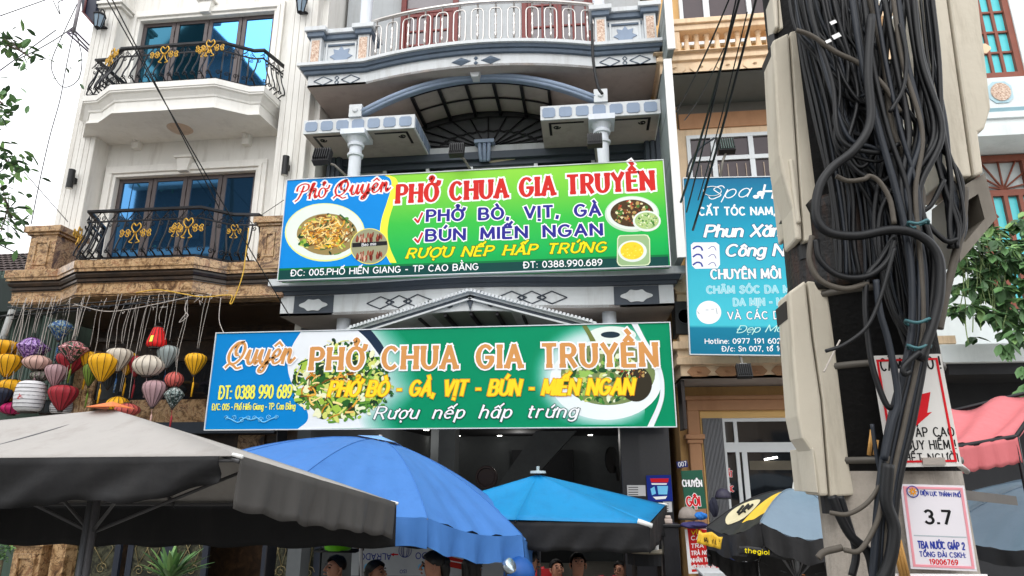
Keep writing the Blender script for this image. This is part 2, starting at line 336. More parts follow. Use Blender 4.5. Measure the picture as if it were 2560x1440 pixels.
def _pts(s):
    sm = s.startswith('~'); s = s.lstrip('~'); out = []
    for tk in s.split():
        if tk.startswith('a:'):
            cx, cy, rx, ry, a0, a1 = map(float, tk[2:].split(':')); n = max(4, int(abs(a1-a0)/22))
            out += [(cx+rx*math.cos(R(a0+(a1-a0)*k/n)), cy+ry*math.sin(R(a0+(a1-a0)*k/n))) for k in range(n+1)]
        else: out.append(tuple(map(float, tk.split(','))))
    if sm: out = [tuple(p) for p in crom([(a,b,0) for a,b in out], 5)]; out = [(p[0],p[1]) for p in out]
    return out
def glyphs(text, spacing=2.6, script=False, serif=0, space=None):
    """strokes of a line of text in units of a tenth of the capital height, and its advance width"""
    st = []; x = 0
    for ch in text:
        d = unicodedata.normalize('NFD', ch) if ch not in 'Đđ' else ch
        b, marks = d[0], d[1:]
        if b == 'i' and marks and any(m != '\u0323' for m in marks): b = 'ı'
        src = SCRIPT if script and b in SCRIPT else GL
        if b not in src: continue
        w, g = src[b]
        if b == ' ' and space: w = space
        T = 10 if b.isupper() or b.isdigit() else 6.8
        for s in filter(None, g.split(';')):
            p = _pts(s); st.append([(x+a, y) for a, y in p])
            if serif and b.isalpha() and not script:
                for (e, q) in ((p[0], p[1]), (p[-1], p[-2])):
                    if abs(q[0]-e[0]) < .75*abs(q[1]-e[1]) and (abs(e[1]) < .3 or abs(e[1]-T) < .3 or abs(e[1]-10) < .3):
                        yy = e[1] + (.35 if e[1] < 1 else -.35)
                        st.append([(x+e[0]-serif, yy), (x+e[0]+serif, yy)])
        cx = w/2; t2 = T+1.3; has = False
        if '\u0302' in marks or '\u0306' in marks: has = True
        for m in marks:
            if m == '\u0302': st.append([(x+cx-2, t2), (x+cx, t2+1.7), (x+cx+2, t2)])
            elif m == '\u0306': st.append([(x+cx+1.9*math.cos(R(a)), t2+1.6+1.5*math.sin(R(a))) for a in range(190, 351, 32)])
            elif m == '\u031b': st.append([(x+a, y) for a, y in _pts(f'~{w-1.2},{T-1.1} {w+.8},{T-.8} {w+1.5},{T+1.2}')])
            elif m == '\u0323': st.append([(x+cx-.05, -2.9), (x+cx+.05, -2.1)])
            else:
                o = x+cx+(2.4 if has else 0); y = t2+(1.0 if has else 0)
                if has and m == '\u0301': st.append([(o-.6, y+.6), (o+1.0, y+2.6)])
                elif has and m == '\u0300': st.append([(x+cx+.6, y+2.2), (x+cx-1.0, y+3.9)])
                elif m == '\u0301': st.append([(o-.5, y), (o+1, y+2.2)])
                elif m == '\u0300': st.append([(o+.5, y), (o-1, y+2.2)])
                elif m == '\u0309': st.append([(a, b_) for a, b_ in _pts(f'~{o-.9},{y+2} {o},{y+2.8} {o+.9},{y+1.9} {o-.1},{y}')])
                elif m == '\u0303': st.append([(a, b_) for a, b_ in _pts(f'~{o-1.7},{y} {o-.7},{y+1.2} {o+.7},{y+.3} {o+1.7},{y+1.5}')])
        x += w + spacing
    return st, max(x-spacing, .1)
def ribbons(mm, strokes, width, grow, depth, ycontrast=0, step=.00006):
    """each stroke becomes a flat strip a little in front of the board; strokes step forward by a hair so none share a plane"""
    j = 0
    for s in strokes:
        p = [Vector((a, b)) for a, b in s]; q = [p[0]]
        for a in p[1:]:
            if (a-q[-1]).length > 1e-5: q.append(a)
        if len(q) < 2: continue
        runs = [[q[0], q[1]]]
        for a in q[2:]:
            d1 = (runs[-1][-1]-runs[-1][-2]).normalized(); d2 = (a-runs[-1][-1]).normalized()
            if d1.dot(d2) < .55: runs.append([runs[-1][-1], a])
            else: runs[-1].append(a)
        for r in runs:
            closed = (r[0]-r[-1]).length < 1e-4 and len(r) > 4
            n = len(r); hw = width/2+grow; vs = []; y = -(depth+step*(j % 8)); j += 1
            for i in range(n):
                if closed: a, c = r[(i-1) % (n-1)], r[(i+1) % (n-1)]
                else: a, c = r[max(i-1,0)], r[min(i+1,n-1)]
                t = (c-a).normalized(); nn = Vector((-t.y, t.x)); pt = r[i].copy()
                if not closed and i == 0: pt -= t*(grow+width*.22)
                if not closed and i == n-1: pt += t*(grow+width*.22)
                h = hw*(1-ycontrast*abs(t.x)) + (grow*ycontrast*abs(t.x))
                vs += [(pt.x+nn.x*h, y, pt.y+nn.y*h), (pt.x-nn.x*h, y, pt.y-nn.y*h)]
            mm.add(vs, [(2*i, 2*i+1, 2*i+3, 2*i+2) for i in range(n-1)])
class Sign:
    """a flat board set up from four surveyed corners; local x runs along it, z up, its face looks towards -y"""
    def __init__(s, TL, TR, BL, BR, Y, name, label, category='sign', YR=None, group=None):
        YR = Y if YR is None else YR
        s.px = [TL, TR, BR, BL]
        a, b, c, d = W(*TL, Y), W(*TR, YR), W(*BR, YR), W(*BL, Y)
        u = ((b-a)+(c-d)); u.normalize(); v = ((a-d)+(b-c)); v = (v-u*v.dot(u)).normalized()
        s.w = ((b-a).length+(c-d).length)/2; s.h = ((a-d).length+(b-c).length)/2
        ctr = (a+b+c+d)/4; org = ctr-u*s.w/2-v*s.h/2
        n = v.cross(u)          # into the wall
        s.u, s.v, s.n, s.org = u, v, n*-1, org
        s.root = thing(name, label, category, org, group)
        mat_ = Matrix((u, u.cross(v)*-1, v)).transposed()
        s.root.rotation_euler = mat_.to_euler()
        s.ydir = (u.cross(v))*-1
    def L(s, px, py):           # photo-survey point -> local (x, z) on the board
        d = ray(px, py); nrm = s.ydir
        t = (s.org-CAM).dot(nrm)/d.dot(nrm); q = CAM+d*t-s.org
        return q.dot(s.u), q.dot(s.v)
    def board(s, mats, thick=.08, name='board', bevel=.004):
        m = M().box(0, s.w, 0, thick, 0, s.h); return m.build(name, mats, s.root, world=False, bevel=bevel)
    def poly(s, pts, mt, depth, name, px=True, **k):
        q = [s.L(*p) if px else p for p in pts]
        m = M(); m.add([(a, -depth*.2, b) for a, b in q], [tuple(range(len(q)))]); return m.build(name, mt, s.root, world=False, **k)
    def frame(s, mt, t=.02, d0=-.012, d1=.05, name='frame'):
        m = M(); m.box(-t, s.w+t, d0, d1, -t, 0); m.box(-t, s.w+t, d0, d1, s.h, s.h+t); m.box(-t, 0, d0, d1, 0, s.h); m.box(s.w, s.w+t, d0, d1, 0, s.h)
        return m.build(name, mt, s.root, world=False)
    def text(s, txt, l, r, cap, wgt, mt, out=None, outw=.0, depth=.003, serif=0, slant=0, script=False, contrast=0, spacing=2.6, name='lettering', flip=False, space=None, drop=None):
        """l, r: surveyed ends of the baseline; cap: capital height in survey pixels; wgt: stroke as a share of capital height"""
        st, wid = glyphs(txt, spacing, script, serif, space)
        x0, z0 = s.L(*l); x1, z1 = s.L(*r)
        xa, za = s.L((l[0]+r[0])/2, (l[1]+r[1])/2); xb, zb = s.L((l[0]+r[0])/2, (l[1]+r[1])/2-cap); ch = zb-za
        dx, dz = (x1-x0), (z1-z0)
        conv = [[(x0+dx*(a+slant*b)/wid, z0+dz*a/wid+b*ch/10) for a, b in q] for q in st]
        if flip: conv = [[(x0+x1-a, z0+z1-b) for a, b in q] for q in conv]
        wd_ = abs(ch)*wgt; o = None
        if out is not None:
            m = M(); ribbons(m, conv, wd_, outw*abs(ch), depth*.2, contrast); o = m.build(name+'_outline', out, s.root, world=False); depth += .0035
        m = M(); ribbons(m, conv, wd_, 0, depth*.2, contrast); m.build(name, mt, s.root, world=False)
        return o
def inkmat(name, rgb): return mat(name, rgb, .5, noise=.05, scale=1.6, spec=.12, bump=.5, bscale=2.2)
IW = inkmat('white_ink', (240,240,240)); IR = inkmat('red_ink', (204,40,34)); IN = inkmat('navy_ink', (44,40,140)); IY = inkmat('yellow_ink', (244,222,24))
ITAN = inkmat('tan_ink', (208,146,82)); IBK = inkmat('black_ink', (26,26,28)); IGR = inkmat('dark_green_ink', (8,66,62)); IYP = inkmat('pale_yellow_ink', (236,232,90))
IBL = inkmat('blue_ink', (46,62,150)); IGREY = inkmat('grey_ink', (170,180,186)); IOR = inkmat('orange_ink', (226,150,30)); ILB = inkmat('light_blue_ink', (120,200,240))
IRED2 = inkmat('bright_red_ink', (206,30,40)); IPINK = inkmat('pink_border', (226,150,160))
# ------------------------------------------------------------------ ground
m = M(); m.quad((-300,-300,-.15),(300,-300,-.15),(300,400,-.15),(-300,400,-.15)); m.build('street', MASPH, kind='structure', world=False)
m = M(); m.box(-40, 40, 5.2, 40, -.145, 0); m.build('pavement', MPAVE, kind='structure', bevel=.02)
m = M(); m.box(-40, 40, 5.05, 5.195, -.145, .004); m.build('kerb', MCONC, kind='structure', bevel=.01)
m = M(); m.box(-40, 40, -9, -4, -.145, 0); m.build('far_pavement', MPAVE, kind='structure', bevel=.02)

# ------------------------------------------------------------------ helpers for facades
def grooved(m, x0, x1, y, z0, z1, n=5, gap=.010, d=.014):
    m.box(x0, x1, y+d, y+.45, z0, z1); w_ = (x1-x0)/n
    for i in range(n): m.box(x0+i*w_+gap/2, x0+(i+1)*w_-gap/2, y, y+d, z0, z1)
def surround(m, x0, x1, z0, z1, y, steps=((.06,.03),(.12,.07),(.20,.05))):
    a = 0
    for (b, d) in steps:
        m.box(x0-b, x0-a, y-d, y, z0, z1+a); m.box(x1+a, x1+b, y-d, y, z0, z1+a); m.box(x0-b, x1+b, y-d, y, z1+a, z1+b); a = b
def frame_rect(m, x0, x1, z0, z1, y0, y1, t):
    m.box(x0, x0+t, y0, y1, z0, z1); m.box(x1-t, x1, y0, y1, z0, z1); m.box(x0+t, x1-t, y0, y1, z1-t, z1); m.box(x0+t, x1-t, y0, y1, z0, z0+t)
def leaf_doors(parent, x0, x1, z0, z1, y, n, mf, mgs, t=.075, name='door', hinge=True):
    w_ = (x1-x0)/n
    for i in range(n):
        a, b = x0+i*w_+.006, x0+(i+1)*w_-.006
        m = M(); frame_rect(m, a, b, z0, z1, y, y+.05, t)
        if hinge:
            for hz in (.25, .85): m.box(b-.012, b+.004, y-.014, y, z0+(z1-z0)*hz, z0+(z1-z0)*hz+.14)
        d = m.build(name, mf, parent, bevel=.004)
        g = M(); g.box(a+t, b-t, y+.02, y+.028, z0+t, z1-t); g.build('pane', mgs[i % len(mgs)], d)
def plan_pts(plan, step):
    out = []
    for a, b in zip(plan[:-1], plan[1:]):
        a = Vector(a[:2]); b = Vector(b[:2]); L_ = (b-a).length; n = max(1, round(L_/step)); d = (b-a).normalized()
        for k in range(n): out.append((a+(b-a)*((k+.5)/n), d))
    return out
def spiral(c, u, v, r, turns=1.35, s=1, a0=0, n=11):
    return [c + u*(r*(1-k/n*.8)*math.cos(a0+s*k/n*turns*2*math.pi)) + v*(r*(1-k/n*.8)*math.sin(a0+s*k/n*turns*2*math.pi)) for k in range(n+1)]
def belly_railing(parent, plan, z0, z1, motifs, step=.135):
    h = z1-z0; m = M()
    m.sweep(plan, [(.03,z1-.02),(.03,z1+.015),(-.03,z1+.015),(-.03,z1-.02),(.03,z1-.02)])
    zs = z1-.15*h/.7; zb = z0+.05
    for zz in (zs, zb, z0+.005): m.sweep(plan, [(.012,zz-.01),(.012,zz+.01),(-.012,zz+.01),(-.012,zz-.01),(.012,zz-.01)])
    Zv = Vector((0,0,1))
    for i, (p, d) in enumerate(plan_pts(plan, step)):
        n_ = Vector((d.y, -d.x, 0)); u = Vector((d.x, d.y, 0)); b = Vector((p.x, p.y, 0))
        prof = [(0,zs),(.015,zs-.10*h),(.05,zs-.30*h),(.12,zs-.52*h),(.135,zs-.64*h),(.08,zb+.05),(.0,zb)]
        m.tube([b+n_*o+Zv*z for o, z in [tuple(q)[:2] for q in crom([(o,z,0) for o,z in prof], 4)]], .012, 4)
        m.tube(spiral(b+n_*.03+u*.04+Zv*(zs-.07), u, Zv, .036, s=1, a0=math.pi), .007, 4)
        m.tube(spiral(b+n_*.07-u*.045+Zv*(zb+.08), u, Zv, .045, s=1, a0=0), .008, 4)
        if i % 2 == 0:
            for sg in (-1, 1): m.tube([b+u*sg*step*.95+Zv*zs, b+u*sg*.02+Zv*(z1-.03)], .007, 4); m.tube(spiral(b+u*sg*.05+Zv*(zs+.05), u*sg, Zv, .04, s=1, a0=math.pi*.5), .006, 4)
    for q in (plan[0], plan[-1]): m.box(q[0]-.02, q[0]+.02, q[1]-.02, q[1]+.02, z0, z1)
    rail = m.build('railing', MIRON, parent)
    L_ = [0]
    for a, b in zip(plan[:-1], plan[1:]): L_.append(L_[-1]+(Vector(b[:2])-Vector(a[:2])).length)
    for (px, py, big) in motifs:        # gilt flowers wired to the bars
        best = None
        for k in range(len(plan)-1):
            a, b = Vector(plan[k][:2]), Vector(plan[k+1][:2])
            for t in range(21):
                q = a+(b-a)*t/20; dd = ray(px, py); s_ = (q.y-CAM.y)/dd.y; e = abs((CAM+dd*s_).x-q.x)
                if best is None or e < best[0]: best = (e, q, (b-a).normalized(), (CAM+dd*s_).z)
        _, q, d, zz = best; n_ = Vector((d.y, -d.x, 0)); u = Vector((d.x, d.y, 0)); c = Vector((q.x, q.y, zz))+n_*.13
        g = M(); k = .9 if big else .62
        g.lathe([(0,-.015),(.02,-.008),(.024,.01),(0,.022)], c+n_*.02, 8)
        for sg in (-1, 1):
            g.tube(crom([c+u*sg*.01*k, c+u*sg*.08*k+Zv*.10*k, c+u*sg*.05*k+Zv*.17*k, c+u*sg*.0*k+Zv*.12*k], 5), .011*k, 5)
            g.tube(crom([c+u*sg*.01*k, c+u*sg*.045*k-Zv*.10*k, c+u*sg*.09*k-Zv*.15*k, c+u*sg*.03*k-Zv*.17*k], 5), .010*k, 5)
            for up in (-1, 1):
                g.tube(spiral(c+u*sg*.13*k+Zv*up*.035*k, u*sg, Zv*up, .05*k, a0=math.pi), .009*k, 5)
                if big: g.tube(spiral(c+u*sg*.235*k+Zv*up*.035*k, u*sg, Zv*up, .045*k, a0=math.pi), .009*k, 5)
        g.build('gold_flower', MGOLD, parent)
    return rail

# ------------------------------------------------------------------ white townhouse
TW = thing('white_townhouse', 'tall white townhouse with curved black iron balconies and a brown marble lower balcony', 'building', (-6.8, 9.8, 0))
PY, WY = 9.6, 9.95
zu = W(480, 288, 9.12).z                      # underside of the upper balcony
ZTOP = 14
pl0, pl1 = X(190,280,PY), X(252,280,PY); pr0, pr1 = X(698,280,PY), X(772,280,PY)
du = rect(360, 46, 690, 46, 10); dux0, dux1 = du[0], du[1]; duz1 = W(525, 46, 10).z
dl0, dl1, dlz1 = X(297,448,10), X(645,430,10), W(470, 439, 10).z
zuf = zu+.40; zlf = W(330, 655, 8.6).z
m = M()
def holed_wall(m, x0, x1, z0, z1, y, t, holes):   # wall with rectangular openings stacked up its height
    z = z0
    for (a, b, c, d) in holes:
        m.box(x0, x1, y, y+t, z, c) if c > z else None
        m.box(x0, a, y, y+t, c, d); m.box(b, x1, y, y+t, c, d); z = d
    m.box(x0, x1, y, y+t, z, z1)
ZB = W(360, 745, 8.9).z+.12
m.box(pl0, pl1, WY+.2, 18, ZB, ZTOP)
holed_wall(m, pl1-.02, pr0+.02, ZB, ZTOP, WY, .2, [(dl0, dl1, zlf-.4, dlz1), (dux0, dux1, zuf, duz1)])
m.box(pr1, X(800,280,9.8), 9.8, 18, 3.0, ZTOP)
m.box(pl0, pr1, 17.8, 18, 0, ZTOP); m.box(pl0, pr1, 10.2, 18, ZTOP-.2, ZTOP)
m.build('wall', MWHITE, TW)
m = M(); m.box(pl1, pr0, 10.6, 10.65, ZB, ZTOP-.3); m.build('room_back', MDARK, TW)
for (a, b) in ((pl0, pl1), (pr0, pr1)):
    m = M(); grooved(m, a, b, PY, ZB, ZTOP)
    zc = W(270, 22, PY).z
    for (zz, o) in ((zc, .05), (zc+.06, .09)): m.box(a-o, b+o, PY-o, PY+.3, zz, zz+.055)
    m.build('pilaster', MWHITE, TW)
for (x0, x1, z0, z1, pk, z9) in ((dux0, dux1, zuf, duz1, 525, 18), (dl0, dl1, zlf-.4, dlz1, 467, 412)):
    m = M(); surround(m, x0, x1, z0, z1, WY); m.build('door_surround', MWHITE2, TW, bevel=.006)
    xm = (x0+x1)/2; m = M()
    m.prism([(xm-.09,z1+.02),(xm+.09,z1+.02),(xm+.13,z1+.26),(xm-.13,z1+.26)], WY-.13, WY); m.box(xm-.17, xm+.17, WY-.16, WY, z1+.26, z1+.31)
    m.build('keystone', MWHITE2, TW, bevel=.006)
leaf_doors(TW, dux0, dux1, zuf, duz1, 10.02, 4, MFRAME, [MGLASST, MGLASST, MGLASSS, MGLASSS])  # dark and bright-sky reflections are put into the pane colours
leaf_doors(TW, dl0, dl1, zlf-.4, dlz1, 10.02, 4, MFRAME, [MGLASSB, MGLASSB, MGLASSB, MGLASSB])
for (px, py) in ((340, 355), (615, 345)):
    p = W(px, py, WY-.1); m = M()
    m.box(p.x-.10, p.x+.10, WY-.2, WY, p.z+.12, p.z+.18)
    m.prism([(p.x-.075,p.z+.12),(p.x+.075,p.z+.12),(p.x+.06,p.z-.12),(p.x-.06,p.z-.12)], WY-.12, WY)
    m.tube(spiral(Vector((p.x-.0,WY-.13,p.z+.04)), Vector((0,1,0)), Vector((0,0,1)), .06), .03, 6)
    m.build('corbel', MWHITE2, TW, bevel=.006)
# upper balcony
up = [(X(218,312,WY), WY)] + [tuple(H(a,b,zu)[:2]) for a, b in ((220,311),(250,309),(283,286),(535,271),(621,290),(646,289))]
up.append((up[-1][0]+.06, WY))
m = M()
m.slab(up, zu, zu+.05)
m.sweep(up, [(0,zu),(.035,zu+.0),(.035,zu+.025),(.02,zu+.03),(.02,zu+.055),(0,zu+.06),(0,zu+.21),(.02,zu+.22),(.03,zu+.25),(.085,zu+.32),(.12,zu+.34),(.12,zu+.36),(.135,zu+.37),(.135,zu+.47),(-.2,zu+.47)])
m.slab(up, zu+.30, zu+.42)
bal = m.build('balcony', MWHITE2, TW)
rp = [(p[0]+ (.0), p[1]-.06) for p in up[1:-1]]; rp = [(up[0][0]-.0, WY-.15)] + rp + [(rp[-1][0]+.16, WY-.15)]
rp[0] = (rp[1][0]-.02, WY-.02)
belly_railing(bal, rp, zu+.47, zu+.47+.74, [(425,148,True),(522,140,False),(541,132,True),(300,152,True)])
m = M(); c = H(450, 322, zu); m.lathe([(.02,-.06),(.10,-.055),(.17,-.03),(.21,0)], (c.x, c.y, zu), 24, rib=lambda a: 1+.03*math.sin(a*24))
m.build('ceiling_rose_lamp', mat('frosted_lamp_glass', (196,172,150), .4, noise=.2), label='round ribbed ceiling lamp under the white upper balcony', category='lamp')
# marble balcony
FY = 8.95
zm = W(28, 759, FY).z*.5 + W(703, 746, FY).z*.5
mp_ = [(X(28,759,FY), 10.2)] + [tuple(W(28,759,FY)[:2])] + [(X(149,758,FY), FY)] + [tuple(H(a,b,zm)[:2]) for a, b in ((190,742),(478,734),(569,750))] + [(X(703,746,FY), FY), (X(703,746,FY), 10.2)]
mp_[5] = (mp_[5][0], FY)
zmt = zm + (Z(360, 652, 8.6)-Z(360, 738, 8.6))
k = (zmt-zm)/.55
m = M(); m.slab(mp_, zm+.04, zm+.10)
m.sweep(mp_, [(-.3,zm+.02),(.0,zm),(.0,zm+.02*k),(.03,zm+.025*k),(.03,zm+.05*k),(.01,zm+.06*k),(.01,zm+.19*k),(.03,zm+.20*k)], closed_ends=False); m.cur = 1
m.sweep(mp_, [(.03,zm+.20*k),(.012,zm+.205*k),(.012,zm+.225*k),(.035,zm+.23*k),(.035,zm+.265*k),(.02,zm+.27*k),(.02,zm+.285*k),(.05,zm+.29*k),(.07,zm+.33*k),(.07,zm+.345*k),(.05,zm+.35*k),(.05,zm+.37*k),(.09,zm+.375*k)], closed_ends=False); m.cur = 0  # dark marble puts the shading of the grooves into these moulding bands
m.sweep(mp_, [(.09,zm+.375*k),(.09,zm+.42*k),(.11,zm+.43*k),(.11,zm+.55*k),(-.4,zm+.55*k)])
m.slab(mp_, zmt-.08, zmt-.02)
mb = m.build('balcony', [MMARB, MMARBD], TW, label='brown marble balcony')
for (l, r, cap) in ((68, 142, 566), (640, 706, 542)):
    x0, x1 = X(l, 620, FY+.05), X(r, 620, FY+.05); zc = Z((l+r)/2, cap, FY+.02)
    m = M(); m.box(x0+.03, x1-.03, FY+.05, FY+.55, zmt, zc-.14)
    m.box(x0-.06, x1+.06, FY-.02, FY+.62, zc-.10, zc); m.box(x0-.02, x1+.02, FY+.02, FY+.6, zc-.14, zc-.10)
    frame_rect(m, x0+.13, x1-.13, zmt+.12, zc-.24, FY+.03, FY+.05, .035)
    m.build('pedestal', MMARB, mb, bevel=.005)
rp = [(X(160,640,FY+.1), FY+.45)] + [(p[0], p[1]-.03) for p in mp_[3:6]] + [(X(632,640,FY), FY+.02), (X(640,640,FY)-.02, FY+.4)]
rp[0] = (rp[1][0]-.28, FY+.3)
belly_railing(mb, rp, zmt, zmt+.80, [(355,590,True),(455,582,False),(483,578,True),(223,595,True),(592,586,False)])
# ground floor under the marble balcony
GY = 10.7
m = M()
m.box(mp_[0][0], pr1, GY, GY+.2, 0, zm+.02)
m.slab([(mp_[0][0],9.3),(pr1,9.3),(pr1,GY),(mp_[0][0],GY)], zm-.02, zm+.015); m.build('ground_floor_wall', MMARBD, TW)
x0, x1, z0, z1 = rect(340, 1000, 520, 1060, GY)
m = M(); m.box(x0-.1, x1+.8, GY-.06, GY, Z(430,1062,GY), Z(430,1000,GY))
a = rect(188, 900, 243, 1035, GY); grooved(m, a[0], a[1], GY-.08, 0, Z(210,880,GY), 4, .03)
m.box(X(600,1090,GY), X(665,1090,GY), GY-.05, GY, Z(630,1130,GY), Z(630,1088,GY))
m.build('marble_panel', MMARB, TW)
m = M(); a = rect(238, 905, 540, 998, GY); m.box(a[0], a[1]+.6, GY-.03, GY-.02, a[2], a[3]); m.build('window', MDARKG, TW)
m = M(); m.box(a[0]-.05, a[1]+.65, GY-.10, GY, a[3], a[3]+.08); m.box(a[0]-.05, a[1]+.65, GY-.12, GY, a[3]+.36, a[3]+.42); m.build('ledge', MMARBD, TW)
m = M(); m.box(a[0]-3, a[1]+1.4, GY-.55, GY-.2, Z(450,1085,GY-.4), Z(450,1057,GY-.4)); m.build('shutter_box', mat('slate_metal', (52,60,70), .5, .3, noise=.1), TW)
# patterned glass entrance doors and stone jamb
MPAT = ramp_mat('etched_glass', [(.42,(34,36,30)),(.5,(62,62,46)),(.56,(84,84,66)),(.62,(48,50,40))], 3, .18, 3, 2.5)
EY = 9.7
xs = [205, 320, 440, 510]
MNAVY = mat('navy_door_frame', (40,46,58), .45, noise=.1)
MGILT = mat('gilt_line', (150,136,98), .4, .4, noise=.1)
for a, b in ((172, 300), (318, 418), (418, 520), (655, 735), (740, 800)):
    x0, x1 = X(a,1380,EY), X(b,1380,EY); m = M(); frame_rect(m, x0, x1, .02, 2.45, EY, EY+.06, .09)
    d = m.build('door', MNAVY, TW, bevel=.004); m = M(); m.box(x0+.09, x1-.09, EY+.02, EY+.03, .11, 2.36); m.build('pane', MPAT, d)
    m = M(); xm = (x0+x1)/2; w_ = (x1-x0)/2-.12
    for zz in (1.0, 1.5, 2.0):
        for sg in (-1,1):
            m.tube([(xm-w_*.6*sg, EY, zz-.22), (xm+w_*.6*sg, EY, zz+.22)], .006, 4)
            m.tube([(xm+w_*.5*sg, EY, zz-.25), (xm+w_*sg, EY, zz), (xm+w_*.5*sg, EY, zz+.25)], .005, 4)
        m.tube(spiral(Vector((xm+w_*.5,EY,zz-.28)), Vector((1,0,0)), Vector((0,0,1)), .09), .006, 4)
        m.tube(spiral(Vector((xm-w_*.5,EY,zz-.3)), Vector((-1,0,0)), Vector((0,0,1)), .08), .006, 4)
    m.build('gilt_pattern', MGILT, d)
m = M(); x0, x1 = X(30,1400,9.5), X(100,1400,9.5); zt = Z(80, 1365, 9.5)
m.box(x0, x1, 9.5, 9.9, 0, zt); frame_rect(m, x0+.06, x1-.06, .3, zt-.1, 9.46, 9.5, .07); m.box(x0-.06, x1+.06, 9.44, 9.9, zt, zt+.05)
m.box(X(128,1400,9.5), X(163,1400,9.5), 9.48, 9.9, 0, 2.6)
m.box(X(100,1340,9.8), X(135,1340,9.8), 9.8, 9.95, 0, 2.6)
m.build('stone_jamb', MMARB, TW, bevel=.008)
# wall lamps
def updown(px, py):
    p = W(px, py, PY-.1); t = thing('wall_spotlight', UPL[(px,py)], 'wall lamp', (p.x, PY, p.z), 'black up-down cylinder lamps')
    m = M(); m.lathe([(.055,-.17),(.055,.17)], (p.x, PY-.11, p.z), 16); m.build('lamp_body', MBLACK, t)
    m = M(); m.box(p.x-.03, p.x+.03, PY-.07, PY, p.z-.05, p.z+.05); m.build('bracket', MBLACK, t)
    m = M(); m.lathe([(.0,-.172),(.047,-.171)], (p.x, PY-.11, p.z), 16); m.build('lens', MWHITEP, t)
UPL = {(178,448): 'black cylinder lamp on the white pilaster beside the tree leaves', (714,415): 'black cylinder lamp on the white pilaster beside the green shop sign'}
for q in UPL: updown(*q)
MLANT = mat('lantern_glass', (120,140,156), .15, 0, noise=.1)
def coach(px, py, lab):
    p = W(px, py, PY-.16); t = thing('wall_lantern', lab, 'wall lamp', (p.x, PY, p.z), 'black coach lanterns on the white townhouse')
    y = PY-.16
    m = M(); m.lathe([(.055,-.14),(.095,.10)], (p.x, y, p.z), 6); m.build('glass', MLANT, t)
    m = M()
    for k in range(6):
        a = k*math.pi/3; m.tube([(p.x+.057*math.cos(a), y+.057*math.sin(a), p.z-.14), (p.x+.098*math.cos(a), y+.098*math.sin(a), p.z+.10)], .008, 4)
    m.lathe([(.11,.10),(.115,.12),(.06,.17),(.02,.19),(.015,.22),(0,.23)], (p.x, y, p.z), 6); m.lathe([(0,-.20),(.02,-.18),(.06,-.15),(.06,-.14)], (p.x, y, p.z), 6)
    m.build('lantern_cage', MIRON, t)
    m = M(); m.tube(crom([(p.x,y,p.z+.2),(p.x,y+.02,p.z+.27),(p.x,y+.09,p.z+.24),(p.x,PY-.02,p.z-.02)], 5), .012, 5); m.lathe([(.07,-.02),(.07,.0)], (p.x, PY-.01, p.z-.04), 10); m.build('bracket', MIRON, t)
coach(247, 52, 'black coach lantern beside the steel frame on the white townhouse')
coach(753, 14, 'black coach lantern on the white pilaster next to the star panel')
# downlights under the marble balcony
for (px, py, lab) in ((243,795,'recessed downlight under the marble balcony above the blossom lantern'), (403,788,'recessed downlight under the marble balcony above the red lantern'), (567,782,'recessed downlight under the marble balcony by the lower banner')):
    q = H(px, py, zm+.03); m = M(); m.lathe([(.0,-.012),(.07,-.014),(.09,-.006),(.09,.0)], (q.x, q.y, zm+.035), 18)
    m.build('downlight', mat('dull_downlight', (120,112,100), .5, noise=.05), label=lab, category='downlight')
# low tiled house at the far left
LH = thing('tiled_house', 'low green walled house with a dark tiled roof beside the marble pedestal', 'building', (-10.6, 11, 0))
xr = X(64, 700, 11)
m = M(); m.box(-16, xr+.9, 11, 15, 0, Z(20,690,11)); m.build('wall', mat('faded_green_wall', (66,84,74), .8, noise=.15, dirt=(40,44,40,.6)), LH)
m = M(); ze = Z(20,695,10.6); zr = Z(20, 640, 12.6)
for i in range(44):
    x = -16+i*.125*1.15
    if x > xr+.6: break
    for j in range(9):
        y0 = 10.55+j*.26; z0 = ze+(zr-ze)*j/8.2
        m.lathe([(.075,0),(.062,.30)], (0,0,0), 5, R(0), R(180))
        n_ = 12; 
        for q in range(len(m.v)-n_, len(m.v)):
            vx, vy, vz = m.v[q]; m.v[q] = (x+vx, y0+vz, z0+vy*.7+(zr-ze)/8.2*vz/.26*.82+.03)
m.build('roof', mat('old_roof_tile', (84,72,70), .85, noise=.3, scale=3), LH)
m = M()
for i in range(26): m.lathe([(.028,0),(.028,2.4)], (X(-40,880,10.4)+i*.07, 10.4, Z(60,1010,10.4)), 5, math.pi, 2*math.pi)
m.build('corrugated_panel', mat('dull_green_sheet', (74,92,84), .7, noise=.2, dirt=(50,50,44,.6)), LH)
m = M(); m.box(X(-60,745,10), X(72,745,10), 9.9, 10.7, Z(20,782,10), Z(20,700,10)); m.build('eave_board', mat('dark_green_board', (38,48,46), .8), LH)
m = M(); m.tube([W(0, 868, 9.2), W(30, 778, 9.6)], .05, 10); m.build('downpipe', mat('grey_pipe', (150,152,150), .5), label='short grey pipe slanting behind the yellow lanterns', category='pipe')
